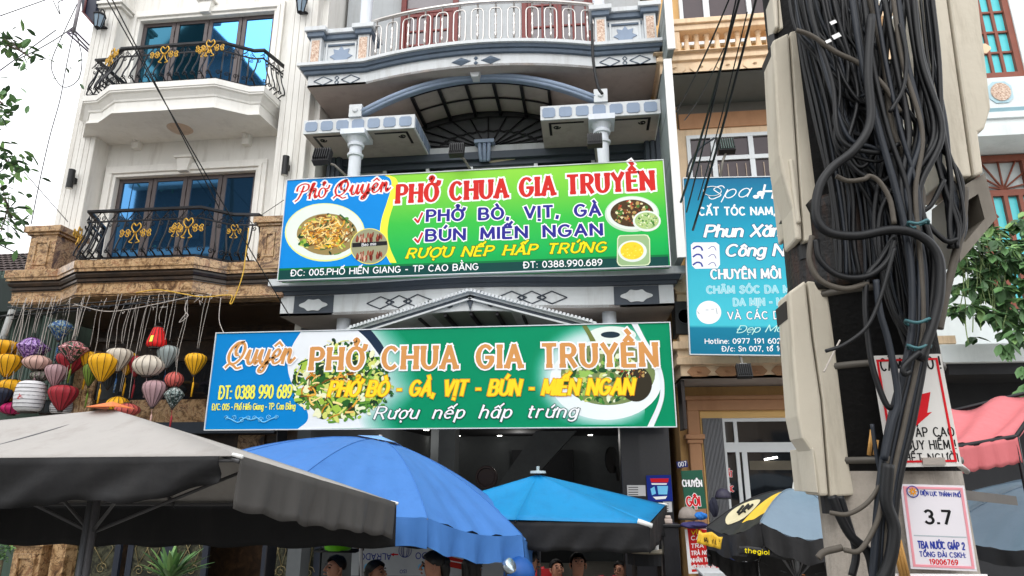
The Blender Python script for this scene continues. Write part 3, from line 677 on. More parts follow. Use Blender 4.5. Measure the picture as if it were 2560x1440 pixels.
# ------------------------------------------------------------------ grey shophouse in the middle
SH = thing('grey_shophouse', 'grey narrow shophouse with curved balconies, an arched canopy and star panels', 'building', (-1.6, 10, 0))
FYc = 9.2; WYc = 10.3
x0s, x1s = X(768,222,FYc), X(1641,159,FYc)
zf = (Z(768,222,FYc)+Z(1641,159,FYc))/2             # underside of the top balcony
xa, xb = X(915,204,FYc), X(1489,167,FYc); apex = H(1183,167,zf); sag = FYc-apex.y
xc = (xa+xb)/2
def bulge(x, f=FYc, s=None):
    s = sag if s is None else s
    t = (x-xc)/((xb-xa)/2); return f - s*max(0, 1-t*t)
def plan_curve(f=FYc, s=None, back=WYc, n=28):
    P = [(x0s, back), (x0s, f), (xa-.12, f)]
    P += [(xa+(xb-xa)*i/n, bulge(xa+(xb-xa)*i/n, f, s)) for i in range(n+1)]
    return P + [(xb+.12, f), (x1s, f), (x1s, back)]
# walls
m = M()
zfl = W(1180, 640, 9.0).z - .1
ztop3 = 14.0
m.box(x0s+.05, x1s-.05, WYc, WYc+.2, zf-1.9, zf+.02)                   # middle storey wall, windows set in front
m.box(x0s+.05, x0s+.25, WYc+.41, 20, 0, 14); m.box(x1s-.25, x1s-.05, WYc+.41, 20, 0, 14)
m.box(x0s+.25, x1s-.25, 19.8, 20, 0, 14); m.box(x0s+.25, x1s-.25, WYc+.2, 19.8, 13.7, 13.9)
m.box(x0s+.05, x1s-.05, WYc+.2, WYc+.4, zf+.02, ztop3)
m.box(x0s+.05, x1s-.05, WYc, WYc+.2, 3.4, zf-1.9)
m.build('wall', MGREY, SH)
# top balcony slab
P = plan_curve(); zt = zf+.60
Hh = Z(845, 163, FYc)-zf
m = M(); m.cur = 0
m.slab(P, zf, zf+.04)
def sweepc(m, P, prof, cur): m.cur = cur; m.sweep(P, prof)
q = Hh/.62
sweepc(m, P, [(0,zf),(.0,zf+.34*q)], 1)
sweepc(m, P, [(.0,zf+.34*q),(.05,zf+.345*q),(.06,zf+.39*q),(.06,zf+.43*q),(.09,zf+.44*q),(.11,zf+.50*q),(.11,zf+.52*q)], 2)
sweepc(m, P, [(.11,zf+.52*q),(.15,zf+.525*q),(.15,zf+.61*q),(-.3,zf+.62*q)], 1)
m.cur = 1; m.slab(P, zf+.5*q, zf+.60*q)
b3 = m.build('balcony', [MSOFF, MGREYW, MSLATE], SH)
ztp = zf+.62*q
def diamond_outline(m, c, u, w_, h_, t, n_):
    a = [c-u*w_, c+Vector((0,0,h_)), c+u*w_, c-Vector((0,0,h_))]
    for i in range(4): m.tube([a[i], a[(i+1)%4]], t, 4)
def diamond_fill(m, c, u, w_, h_, n_, d):
    a = [c-u*w_, c-Vector((0,0,h_)), c+u*w_, c+Vector((0,0,h_))]; mid = c+n_*d
    m.add(a+[mid], [(0,1,4),(1,2,4),(2,3,4),(3,0,4)])
m = M(); U = Vector((1,0,0)); N = Vector((0,-1,0)); zmid = zf+.17*q
for (c0, off) in ((842, 203), (1562, 150)):
    x = X(c0, off, FYc); c = Vector((x, FYc-.004, zmid))
    diamond_outline(m, c-U*.235, U, .16, .078, .0085, N); diamond_outline(m, c+U*.235, U, .16, .078, .0085, N)
    for s_ in (-1, 1): diamond_outline(m, c+Vector((0,0,s_*.04)), U, .035, .038, .008, N)
for s_ in (-1, 1):
    x = xc + s_*.235; c = Vector((x, bulge(x)-.004, zmid)); diamond_fill(m, c, Vector((1, s_*.02, 0)), .16, .075, N, .04)
    diamond_fill(m, Vector((xc, bulge(xc)-.004, zmid+s_*.042)), U, .038, .04, N, .02)
m.build('diamond_relief', MSLATE, b3)
# star panel blocks
zcap = Z(845, 78, FYc+.1)
for (l, r, star, cx) in ((776, 922, 845, 845), (1487, 1640, 1560, 1560)):
    yy = 110 if l < 1000 else 60
    xl, xr_ = X(l, yy, FYc+.05), X(r, yy, FYc+.05); w_ = xr_-xl; pw = w_*.19
    m = M(); m.cur = 0; m.box(xl+pw, xr_-pw, FYc+.16, FYc+.4, ztp, zcap-.14)
    for a in (xl, xr_-pw): m.box(a, a+pw, FYc+.05, FYc+.42, ztp, zcap-.14)
    frame_rect(m, xl+pw+.05, xr_-pw-.05, ztp+.02, zcap-.2, FYc+.13, FYc+.16, .03)
    m.cur = 1
    for a, b in ((xl-.05, xl+pw+.05), (xr_-pw-.05, xr_+.05)): m.box(a, b, FYc-.0, FYc+.46, zcap-.14, zcap-.05)
    m.box(xl+pw+.05, xr_-pw-.05, FYc+.10, FYc+.46, zcap-.14, zcap-.05); m.box(xl+pw+.03, xr_-pw-.03, FYc+.135, FYc+.158, zcap-.26, zcap-.2)
    m.cur = 0
    for a, b in ((xl-.09, xl+pw+.09), (xr_-pw-.09, xr_+.09)): m.box(a, b, FYc-.04, FYc+.5, zcap-.05, zcap+.03)
    m.box(xl+pw+.09, xr_-pw-.09, FYc+.06, FYc+.5, zcap-.05, zcap+.03)
    pb = m.build('parapet_block', [MGREYW, MSLATE], b3, bevel=.004)
    m = M(); c = Vector(((xl+xr_)/2, FYc+.155, (ztp+zcap-.18)/2)); vs = []
    for k in range(16):
        rr = (.165 if k % 2 == 0 else .105)*w_/.85; a = k*math.pi/8; vs.append((c.x+rr*math.cos(a), c.z+rr*math.sin(a)))
    m.prism(vs, FYc+.145, FYc+.16); m.build('star', MPALEB, b3)
    for a in (xl, xr_-pw): m = M(); m.box(a+.03, a+pw-.03, FYc+.035, FYc+.05, ztp+.02, zcap-.2); m.build('terrazzo_strip', MTERR, b3)
# stainless railing with ovals
zr0, zr1 = ztp, W(1183, 8, bulge(xc)+.1).z
m = M(); rl = [(xa+(xb-xa)*i/30, bulge(xa+(xb-xa)*i/30)+.1) for i in range(31)]
m.tube([(a, b, zr1) for a, b in rl], .033, 8)
nb = 13
for i in range(nb):
    t = (i+.35)/(nb-.3); x = xa+(xb-xa)*t; y = bulge(x)+.1; k = (xb-xa)*2; dx = .001
    d = Vector((1, (bulge(x+dx)-bulge(x))/dx, 0)).normalized()
    m.tube([(x,y,zr0), (x,y,zr1)], .017, 6)
    for zz in (.3,.5,.7): m.lathe([(.017,-.03),(.024,0),(.017,.03)], (x,y,zr0+(zr1-zr0)*zz), 6)
    zc_ = (zr0+zr1)/2-.0; hh = (zr1-zr0)*.35; ww = .10; loop = []
    for k in range(24):
        a = 2*math.pi*k/24; cxn = math.copysign(abs(math.cos(a))**.55, math.cos(a)); szn = math.sin(a)
        zz = zc_+ (hh-ww)*(1 if szn > 0.001 else -1)*(1 if abs(szn) > .02 else 0) + ww*szn if abs(szn) > .02 else zc_
        loop.append(Vector((x,y-.02,0))+d*ww*cxn+Vector((0,0,zz)))
    m.tube(loop+[loop[0]], .012, 5, cap=False)
m.build('railing', MSTEEL, b3)
# columns on the top floor
for px in (917, 1497):
    x = X(px, 30, FYc+.3); m = M(); m.lathe([(.13,zcap+.03),(.13,zcap+.10),(.10,zcap+.13),(.095,ztop3)], (x, FYc+.28, 0), 20); m.build('column', MCOLW, SH)
# red doors of the top floor
WT = WYc+.2
for (l, r) in ((1004, 1146), (1305, 1486)):
    a, b = X(l, 60, WT), X(r, 60, WT); zd = W((l+r)/2, 2, WT).z if l < 1200 else zf+3.9
    zd = max(zd, zf+2.9); n_ = 2
    m = M(); frame_rect(m, a, b, ztp, zd, WT-.08, WT, .10)
    for j in range(n_):
        p0 = a+.10+(b-a-.2)/n_*j; p1 = p0+(b-a-.2)/n_
        frame_rect(m, p0+.004, p1-.004, ztp, zd-.62, WT-.05, WT-.005, .07)
        m.box((p0+p1)/2-.02, (p0+p1)/2+.02, WT-.045, WT-.01, ztp+.07, zd-.69)
        for kk in range(1, 6): m.box(p0+.07, p1-.07, WT-.044, WT-.012, ztp+kk*(zd-.7-ztp)/6-.018, ztp+kk*(zd-.7-ztp)/6+.018)
    m.box(a+.1, b-.1, WT-.06, WT, zd-.62, zd-.5)
    d = m.build('door', MRED, SH, bevel=.004)
    m = M(); m.box(a+.1, b-.1, WT-.02, WT-.006, ztp, zd-.1); m.build('pane', mat('dull_grey_pane', (110,104,108), .15, 0, noise=.1), d)
# middle storey: beams, brackets, windows
zb_ = Z(1180, 395, WYc)
m = M(); m.cur = 0
m.box(x0s+.1, x1s-.1, WYc-.10, WYc, zb_+.03, zb_+.17); m.cur = 1; m.box(x0s+.1, x1s-.1, WYc-.16, WYc, zb_-.10, zb_+.03); m.box(x0s+.1, x1s-.1, WYc-.07, WYc, zb_-.19, zb_-.10)
m.build('beam', [MGREY, MSLATED], SH)
p = W(1213, 372, WYc-.1); m = M(); m.box(p.x-.17, p.x+.17, WYc-.25, WYc, zb_+.16, zb_+.22)
for k in range(-1, 2): m.tube(crom([(p.x+k*.08, WYc-.2, zb_+.16),(p.x+k*.075, WYc-.19, zb_),(p.x+k*.06, WYc-.12, zb_-.14)], 4), .035, 6)
m.build('bracket', MPALEB, SH)
p = W(1627, 340, WYc-.1); m = M(); m.box(p.x-.15, p.x+.15, WYc-.3, WYc, zb_+.4, zb_+.5); grooved(m, p.x-.13, p.x+.13, WYc-.25, zb_-1.2, zb_+.4, 3, .03, .03); m.build('pilaster', MSLATED, SH)
p = W(843, 400, WYc-.1); m = M(); grooved(m, p.x-.13, p.x+.13, WYc-.25, zb_-1.2, zb_+.4, 3, .03, .03); m.build('pilaster', MSLATED, SH)
for (l, t, r) in ((958, 405, 1182), (1335, 388, 1487)):
    a, b = X(l, t+20, WYc-.05), X(r, t+20, WYc-.05); zz = Z((l+r)/2, t, WYc-.05)
    m = M(); frame_rect(m, a, b, zz-1.3, zz, WYc-.06, WYc, .06)
    if l < 1200: m.box((a+b)/2-.03, (a+b)/2+.03, WYc-.06, WYc, zz-1.3, zz-.06)
    wf = m.build('window', MALU, SH); m = M(); m.box(a+.06, b-.06, WYc-.02, WYc-.01, zz-1.25, zz-.06); m.build('pane', MDARKG, wf)
    m = M(); m.box(a+.4, b-.4 if l < 1200 else a+.65, WYc-.03, WYc-.022, zz-.8, zz-.25); m.build('curtain', mat('dusty_pink_curtain', (126,104,104), .8), wf)
q0 = W(1255, 398, WYc-.1); m = M(); m.tube([(q0.x-.22, WYc-.06, q0.z-.02), (q0.x+.22, WYc-.06, q0.z+.02)], .028, 8); m.box(q0.x-.24, q0.x+.24, WYc-.05, WYc, q0.z-.0, q0.z+.03); m.build('tube_lamp', mat('ivory_lamp', (196,184,156), .5), label='unlit ivory tube lamp below the middle bracket of the grey shophouse', category='lamp')
# flat side canopies with boxed edges on columns
CY = FYc; zcb = Z(900, 338, CY); 
for (l, r, yl, yr, colx, cy_) in ((760, 1034, 312, 296, 890, 340), (1351, 1647, 281, 257, 1504, 280)):
    a, b = X(l, yl, CY), X(r, yr, CY); zb2 = (Z(l, yl+24, CY)+Z(r, yr+22, CY))/2; zt2 = zb2+.24
    m = M(); m.cur = 0; m.box(a, b, CY+.03, WYc, zb2, zt2); m.cur = 1; m.box(a, b, CY, CY+.03, zb2, zt2); m.box(b, b+.02, CY, WYc-.05, zb2, zt2)
    cn = m.build('canopy', [MSOFF, MGREYW], SH, label='flat side canopy edged with pale blue tiles')
    m = M(); n_ = 7; w_ = (b-a)/n_
    for i in range(n_):
        p0 = a+i*w_+.03; p1 = p0+w_-.06; c_ = .03
        m.prism([(p0+c_,zb2+.035),(p1-c_,zb2+.035),(p1,zb2+.035+c_),(p1,zt2-.035-c_),(p1-c_,zt2-.035),(p0+c_,zt2-.035),(p0,zt2-.035-c_),(p0,zb2+.035+c_)], CY-.012, CY)
    for i in range(4):
        y0 = CY+.03+i*.26; m.box(b+.02, b+.03, y0+.02, y0+.24, zb2+.035, zt2-.035)
    m.build('edge_tiles', MPALEB, cn)
    m = M()
    for sx, xx in ((1, a+.12), (-1, b-.12)):
        m.box(xx, xx+sx*.55, CY+.10, CY+.14, zb2-.006, zb2); m.box(xx, xx+sx*.04, CY+.14, CY+.5, zb2-.006, zb2)
        m.tube(spiral(Vector((xx+sx*.12, CY+.24, zb2-.004)), U*sx, Vector((0,1,0)), .06), .012, 4)
    m.build('soffit_scroll', MIRON, cn)
    cx_ = X(colx, cy_+40, CY+.12)
    m = M(); cyy = CY+.10
    m.lathe([(.10,3.9),(.098,zb2-.42)], (cx_, cyy, 0), 22); m.lathe([(.098,zb2-.42),(.125,zb2-.41),(.13,zb2-.375),(.10,zb2-.36),(.098,zb2-.25),(.13,zb2-.24),(.135,zb2-.2),(.11,zb2-.18),(.16,zb2-.10),(.16,zb2-.09)], (cx_, cyy, 0), 22)
    m.box(cx_-.2, cx_+.2, cyy-.2, cyy+.22, zb2-.09, zb2-.0)
    m.build('column', MCOLW, SH)
    m = M(); m.box(cx_-.105, cx_+.105, CY-.04, CY+.12, zt2, zt2+.22); m.lathe([(0,-.03),(.035,-.025),(.05,0)], (0,0,0), 14)
    for i in range(len(m.v)-14*3, len(m.v)): vx, vy, vz = m.v[i]; m.v[i] = (cx_+vx, CY-.04+vz*1.0-.0, zt2+.115+vy)
    m.build('block', MGREYW, SH)
    if l < 1000: aL = (cx_+.09, zt2+.10)
    else: aR = (cx_-.09, zt2+.10)
# arch and barrel vault
apz = Z(1186, 190, CY); ax0, az0 = aL; ax1, az1 = aR
def arcz(x):
    t = (x-(ax0+ax1)/2)/((ax1-ax0)/2); return (az0+az1)/2 + (apz-(az0+az1)/2)*(1-abs(t)**2.0)
pts = [(ax0+(ax1-ax0)*i/36, arcz(ax0+(ax1-ax0)*i/36)) for i in range(37)]
m = M()
for (o, r) in ((0, .045), (-.05, .035)): m.tube([(x, CY+.0-o*.2, z+o) for x, z in pts], r, 6)
m.tube([(x, CY+.05, z-.03) for x, z in pts], .06, 6)
m.build('arch', MPALEB, SH)
m = M(); c = Vector(((ax0+ax1)/2, CY-.05, apz)); m.prism([(c.x-.13,c.z+.10),(c.x-.05,c.z-.10),(c.x+.05,c.z-.10),(c.x+.13,c.z+.10)], CY-.14, CY+.02); m.lathe([(0,-.02),(.05,0),(.0,.03)], c+Vector((0,-.08,.04)), 10)
m.build('arch_keystone', MGREYW, SH)
m = M(); m.grid(lambda s_, t: Vector((ax0+(ax1-ax0)*s_, CY+.06+t*(WYc-CY-.1), arcz(ax0+(ax1-ax0)*s_)-.05)), 36, 1)
m.build('vault', MSOFF, SH)
vx0, vx1 = X(1030, 250, CY+.1), X(1372, 205, CY+.1)
m = M()
for i in range(6):
    x = vx0+(vx1-vx0)*i/5; z_ = arcz(x)-.07; m.box(x-.025, x+.025, CY+.08, WYc-.05, z_-.05, z_+.0)
for y in (CY+.1, (CY+WYc)/2, WYc-.1):
    ps = [(vx0+(vx1-vx0)*i/20, y, arcz(vx0+(vx1-vx0)*i/20)-.075) for i in range(21)]; m.tube(ps, .016, 4)
m.build('vault_ribs', MIRON, SH)
# sunburst grille on the back wall
m = M(); gc = Vector(((vx0+vx1)/2, WYc-.06, zb_+.12))
for k in range(15):
    a = math.pi*(k+.5)/15; rr = 1.55 if 2 < k < 12 else 1.7
    e = gc+Vector((math.cos(a)*rr, 0, math.sin(a)*.62)); m.tube([gc+(e-gc)*.12, e], .013, 4)
for f in (1.0, .55): m.tube([gc+Vector((math.cos(math.pi*k/30)*1.6*f, 0, math.sin(math.pi*k/30)*.62*f+ (.03*math.sin(k*math.pi) if f==1 else .03*(k%2)))) for k in range(31)], .012, 4)
m.build('sunburst_grille', MIRON, SH)
m = M(); m.prism([(gc.x+math.cos(math.pi*k/20)*1.75, gc.z+math.sin(math.pi*k/20)*.72) for k in range(21)], WYc-.03, WYc-.001); m.build('fanlight', mat('dark_fanlight', (70,72,74), .3), SH)
# lower balcony fascia
F2 = 9.0; zf2 = (Z(720,793,F2)+Z(1665,762,F2))/2; sg2 = F2-H(1183, 757, zf2).y
sg2 = .16
xa2, xb2 = xa, xb
P2 = [(x0s, WYc), (x0s, F2), (xa-.3, F2)]+[(xa-.2+(xb-xa+.4)*i/28, F2-sg2*(.5-.5*math.cos(2*math.pi*i/28))) for i in range(29)]+[(xb+.3, F2), (x1s, F2), (x1s, WYc)]
H2 = Z(720, 735, F2)-Z(720, 793, F2)
m = M(); m.cur = 0; m.slab(P2, zf2, zf2+.04)
sweepc(m, P2, [(0,zf2),(0,zf2+H2*.86)], 1)
sweepc(m, P2, [(0,zf2+H2*.86),(.04,zf2+H2*.88),(.05,zf2+H2),(.08,zf2+H2*1.02),(.11,zf2+H2*1.2)], 2)
sweepc(m, P2, [(.11,zf2+H2*1.2),(.15,zf2+H2*1.21),(.15,zf2+H2*1.5),(-.3,zf2+H2*1.5)], 1)
m.cur = 1; m.slab(P2, zf2+H2*1.2, zf2+H2*1.45)
b2 = m.build('balcony', [MSOFF, MGREYW, MSLATED], SH, label='lower balcony with diamond reliefs behind the signs')
m = M(); zmid = zf2+H2*.42
def y2(x):
    t = (x-(xa-.2))/(xb-xa+.4); return F2-(sg2*(.5-.5*math.cos(2*math.pi*t)) if 0 < t < 1 else 0)
for px in (998, 1330):
    x = X(px, 735, F2-sg2*.5)
    for dx_, ww in ((-.28,.21),(.28,.21),(0,.2)):
        c = Vector((x+dx_, y2(x+dx_)-.006, zmid)); s_ = (y2(x+dx_+.05)-y2(x+dx_-.05))/.1
        diamond_outline(m, c, Vector((1, s_, 0)), ww, .09, .010, N)
    for dx_ in (-.15, .15): c = Vector((x+dx_, y2(x+dx_)-.008, zmid)); diamond_outline(m, c, Vector((1,(y2(x+.05)-y2(x-.05))/.1,0)), .04, .04, .009, N)
m.build('diamond_relief', MSLATED, b2)
for (l, r) in ((737, 835), (1535, 1648)):
    m = M(); a, b = X(l, 745, F2), X(r, 745, F2); m.cur = 0; m.box(a, b, F2-.012, F2, zf2+.03, zf2+H2*.84)
    m.cur = 1; xm = (a+b)/2; w_ = (b-a)*.36; zc_ = zf2+H2*.43
    ring = []
    for k in range(48):
        an = 2*math.pi*k/48; rr = 1+.16*math.cos(4*an); ring.append((xm+w_*math.cos(an)*rr*.86, zc_+H2*.25*math.sin(an)*(1+.12*math.cos(6*an))))
    m.prism(ring[::-1], F2-.026, F2-.012); m.build('cartouche', [MSLATED, MGREYW], b2)

# gabled porch roof above the lower banner
GYf = 8.62; ap = W(1163, 733, GYf); el, er = W(872, 832, GYf), W(1490, 810, GYf)
ez = (el.z+er.z)/2; m = M(); m.cur = 0
xm = (el.x+er.x)/2
for sg, ex in ((-1, el.x), (1, er.x)):
    d = Vector((ex-xm, 0, ez-ap.z)); n_ = Vector((-d.z*sg, 0, d.x*sg)).normalized(); 
    for (o0, o1, yy, cu) in ((0, .03, -.09, 0), (-.03, 0, -.05, 0), (-.075, -.03, -.03, 1), (-.10, -.075, -.06, 0)):
        m.cur = cu; A = Vector((xm, 0, ap.z)); B = A+d
        q = [A+n_*o0, B+n_*o0, B+n_*o1, A+n_*o1]; q = [(v.x, v.z) for v in q]
        m.prism(q if sg > 0 else q[::-1], GYf+yy, WYc)
    m.cur = 0; L_ = d.length
    for k in range(int(L_/.052)):
        c = Vector((xm, GYf-.10, ap.z))+d*((k+.5)*.052/L_)+n_*.02; m.obox(c, d.normalized(), Vector((0,1,0)), n_, .015, .02, .02)
pr = m.build('gable', [MGREYW, MSLATED], SH, label='gabled porch edge with toothed moulding')
m = M()
def vz(x): t = (x-xm)/((er.x-el.x)/2); return ez+.02+(ap.z-ez)*.46*(1-t*t)
n_ = 30; top = [(xm+(er.x-el.x)/2*(2*i/n_-1)*.97, 0) for i in range(n_+1)]
up_ = [(x, ez+(ap.z-ez)*(1-abs((x-xm)/((er.x-el.x)/2)))-.06) for x, _ in top]; lo_ = [(x, min(vz(x), u[1]-.004)) for (x, _), u in zip(top, up_)]
for i in range(n_): m.prism([lo_[i], lo_[i+1], up_[i+1], up_[i]], GYf+.0, GYf+.06)
m.build('pediment', MGREYW, SH)
m = M(); cz = ez+(ap.z-ez)*.70
for sg in (-1, 1):
    m.tube(spiral(Vector((xm+sg*.28,GYf-.02,cz)), U*-sg, Vector((0,0,1)), .085), .015, 5)
    m.tube(crom([(xm+sg*.05,GYf-.02,cz+.1),(xm+sg*.2,GYf-.02,cz+.08),(xm+sg*.36,GYf-.02,cz-.04),(xm+sg*.6,GYf-.02,cz-.06),(xm+sg*.95,GYf-.02,cz-.17)], 5), .014, 5)
    m.tube(spiral(Vector((xm+sg*.56,GYf-.02,cz-.05)), U*sg, Vector((0,0,1)), .05), .011, 5)
m.prism([(xm-.2,cz+.12),(xm+.2,cz+.12),(xm+.16,cz+.17),(xm-.16,cz+.17)], GYf-.04, GYf); m.prism([(xm-.06,cz+.1),(xm,cz-.1),(xm+.06,cz+.1)], GYf-.03, GYf)
m.build('pediment_scrolls', MSLATED, SH)
m = M(); m.grid(lambda s_, t: Vector((el.x+.05+(er.x-el.x-.1)*s_, GYf+.05+t*(WYc-GYf-.1), vz(el.x+.05+(er.x-el.x-.1)*s_)+.006)), 30, 1); m.build('porch_vault', mat('sage_vault_sheet', (150,160,150), .6, noise=.08), SH)
m = M()
for i in range(9):
    x = xm+(i-4)*.36; 
    if el.x+.1 < x < er.x-.1: m.box(x-.02, x+.02, GYf+.06, WYc-.05, vz(x)-.05, vz(x))
m.build('porch_ribs', MIRON, SH)
# ground floor room
zc0 = 2.95
m = M(); m.cur = 0
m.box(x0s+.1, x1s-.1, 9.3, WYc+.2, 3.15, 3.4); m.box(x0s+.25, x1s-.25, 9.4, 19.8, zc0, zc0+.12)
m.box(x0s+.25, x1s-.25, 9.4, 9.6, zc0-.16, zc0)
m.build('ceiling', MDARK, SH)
m = M(); m.box(x0s+.25, x1s-.3, 17, 17.2, 0, zc0); m.box(x0s+.25, x0s+.45, 9.4, 17, 0, zc0); m.box(-2.7,-2.4, 12, 12.4, 0, zc0); m.box(-3.2,-3.0, 13.5, 13.9, 0, zc0)
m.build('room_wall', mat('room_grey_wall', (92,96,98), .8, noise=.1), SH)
m = M(); m.box(x0s+.25, x1s-.3, 9.4, 17, -.01, .03); m.build('room_floor', MPAVE, SH)
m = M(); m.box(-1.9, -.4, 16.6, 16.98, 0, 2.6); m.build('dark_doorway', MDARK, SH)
# stair flank rising to the right
m = M(); A = W(1245,1215,15); B = W(1340,1110,15); C_ = W(1580,1110,15); D_ = W(1340,1215,15)
m.prism([(A.x,A.z),(D_.x-.2,A.z),(B.x+.9,zc0),(B.x,zc0)], 14.9, 15.3); m.build('stair_flank', mat('stair_grey', (104,108,110), .8), SH)
for i, (px, py) in enumerate(((1145,1092),(1249,1092),(1357,1092),(1476,1091),(978,1075),(1066,1075),(1085,1096))):
    q = H(px, py, zc0-.005); yy = min(q.y, 16.6)
    m = M(); m.lathe([(.0,-.012),(.05,-.012),(.06,0)], (X(px,py,yy) if yy < q.y else q.x, yy, zc0-.002), 12); m.build('ceiling_spot', MEMIT, label=['lit ceiling spot in the shop, nearest the wall clock','lit ceiling spot above the dark doorway','lit ceiling spot above the stair foot','lit ceiling spot beside the black pillar','lit ceiling spot just below the banner near the blue parasol','lit ceiling spot just below the banner over the blue parasol vent','small lit ceiling spot behind the blue umbrella top'][i], category='ceiling light', group='small lit spots in the shop ceiling')
# the lit ceiling spots
for i, (lx, ly) in enumerate(((-2.0, 11.0), (-.6, 12.5), (-3.2, 13.0), (-1.6, 15.5))):
    ld = bpy.data.lights.new('ceiling_spot_light', 'POINT'); lo = bpy.data.objects.new('ceiling_spot_light', ld); COL.objects.link(lo); lo.location = (lx, ly, zc0-.25); ld.energy = 7; ld.shadow_soft_size = .08; ld.color = (1, .97, .92)
# pillar
a = rect(1557, 1075, 1683, 1440, 9.05); m = M(); m.box(a[0], a[1], 9.05, 9.6, 0, 3.15); m.build('pillar', MBLACKG, SH, bevel=.008)
m = M(); m.box(x0s+.05, X(690,1100,9.2), 9.2, 9.5, 0, 3.15); m.build('pillar', MBLACKG, SH, bevel=.008)
m = M(); q = W(1216, 1193, 12); m.lathe([(0,0),(.15,0),(.16,.03),(.19,.03),(.2,0),(.2,-.03)], (0,0,0), 20)
m.v = [(q.x+x_, q.y-z_, q.z+y_) for x_, y_, z_ in m.v]; m.build('wall_clock', mat('dark_clock', (50,34,30), .4), label='round dark wall clock inside the shop above the cyan umbrella', category='clock')
q = W(1525, 1150, 10.5); t = thing('wall_fan', 'black wall fan beside the black pillar inside the shop', 'fan', (q.x, q.y, q.z))
m = M(); m.v = []; m.lathe([(.05,0),(.2,.02),(.2,.05),(.05,.08)], (0,0,0), 14); m.v = [(q.x+z_*.8+x_*.5, q.y+x_*.86, q.z+y_) for x_, y_, z_ in m.v]; m.build('cage', MBLACK, t)
m = M(); m.tube([(q.x,q.y,q.z),(q.x+.1,q.y+.05,q.z-.1),(q.x+.12,q.y+.08,q.z-.3)], .03, 6); m.build('arm', MBLACK, t)
m = M()
for k in range(3):
    an = k*2.094; m.obox(Vector((q.x+.03+.05*math.cos(an), q.y+.09*math.cos(an), q.z+.1*math.sin(an))), Vector((.5*math.cos(an),.86*math.cos(an),math.sin(an))), Vector((.86,-.5,0)), Vector((-.5*math.sin(an),-.86*math.sin(an),math.cos(an))), .08, .006, .035)
m.build('blades', MBLACK, t)
# side boards seen edge on
MSIDE = mat('side_board_grey', (136,146,146), .5, noise=.1, dirt=(100,104,100,.5))
for (e0, e1, yb, yt, lab) in (((1660,-20),(1671,120),120,-20,'tall thin side board with white edge above the orange balcony'), ((1658,152),(1698,640),640,152,'tall thin side board with white edge between the two signs')):
    zb3, zt3 = Z(e1[0], yb, 8.55), Z(e0[0], yt, 8.55); x_ = X((e0[0]+e1[0])/2, (yb+yt)/2, 8.55)
    t = thing('side_board', lab, 'sign', (x_, 8.9, zb3), 'side boards seen edge on')
    m = M(); m.box(x_, x_+.09, 8.57, 9.6, zb3, zt3)
    for k in range(1,4): m.box(x_-.004, x_, 8.6, 9.6, zb3+(zt3-zb3)*k/4-.006, zb3+(zt3-zb3)*k/4+.006)
    m.build('board', MSIDE, t); m = M(); m.box(x_-.012, x_+.102, 8.535, 8.57, zb3-.02, zt3+.02); m.build('edge_strip', MWHITEP, t)
    m = M(); m.tube([(x_+.05,9.6,zb3+.3),(x_+.05,9.9,zb3+.3)], .02, 6); m.tube([(x_+.05,9.6,zt3-.3),(x_+.05,9.9,zt3-.3)], .02, 6); m.build('bracket', MIRON, t)
# ------------------------------------------------------------------ orange house
OH = thing('orange_house', 'peach orange townhouse with a baluster balcony behind the spa poster', 'building', (3.2, 10, 0))
OF, OW = 9.2, 10.15
ox0 = X(1650, 168, OF); ox1 = X(2335, 600, OF)
zo = (Z(1655,187,OF)+Z(1895,178,OF))/2; zpan = zo+(Z(1780,152,OF)-Z(1780,183,OF)); zbt = Z(1790,128,OF); zrl = Z(1790, 52, OF)
m = M()
m.box(ox0+.05, ox1, OW, OW+.2, 0, 14); m.box(ox0+.05, ox0+.25, OW+.2, 20, 0, 14); m.box(ox1-.2, ox1, OW+.2, 20, 0, 14); m.box(ox0+.25, ox1-.2, 19.8, 20, 0, 14); m.box(ox0+.25, ox1-.2, OW+.2, 19.8, 13.7, 13.9)
m.build('wall', MORANG, OH)
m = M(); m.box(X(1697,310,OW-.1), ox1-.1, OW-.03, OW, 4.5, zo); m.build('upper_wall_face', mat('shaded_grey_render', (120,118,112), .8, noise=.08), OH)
def hexpanel(m, x, z, w_, h_, y):
    c = .06; m.prism([(x-w_+c,z-h_),(x+w_-c,z-h_),(x+w_,z-h_+c),(x+w_,z+h_-c),(x+w_-c,z+h_),(x-w_+c,z+h_),(x-w_,z+h_-c),(x-w_,z-h_+c)], y-.018, y)
    m.lathe([(0,-.02),(.035,0)], (x, y-.02, z), 6)
m = M(); P = [(ox0, OW), (ox0, OF), (ox1, OF)]
m.cur = 1; m.slab(P+[(ox1, OW)], zo, zo+.04); m.cur = 0
m.sweep(P, [(0,zo),(.0,zpan),(.05,zpan+.01),(.05,zpan+.08),(.02,zpan+.09),(.02,zpan+.14),(.08,zpan+.16),(.10,zbt-.02),(.08,zbt),(-.4,zbt)])
m.slab(P+[(ox1,OW)], zbt-.1, zbt-.02)
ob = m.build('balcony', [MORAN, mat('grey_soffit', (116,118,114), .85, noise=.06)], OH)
m = M()
for i in range(12): hexpanel(m, ox0+.22+i*.40, (zo+zpan)/2, .17, (zpan-zo)*.36, OF)
m.build('relief_panel', MORAN, ob)
m = M(); m.box(ox0+.1, ox1, OF-.0, OF+.32, zrl-.13, zrl-.03); m.box(ox0+.06, ox1, OF-.04, OF+.36, zrl-.03, zrl+.06); m.box(ox0+.1, ox0+.34, OF+.02, OF+.3, zbt, zrl-.13); m.box(ox0+.14, ox0+.30, OF, OF+.02, zbt+.08, zrl-.2)
m.build('handrail', MORAN, ob, bevel=.012)
bh = zrl-.13-zbt
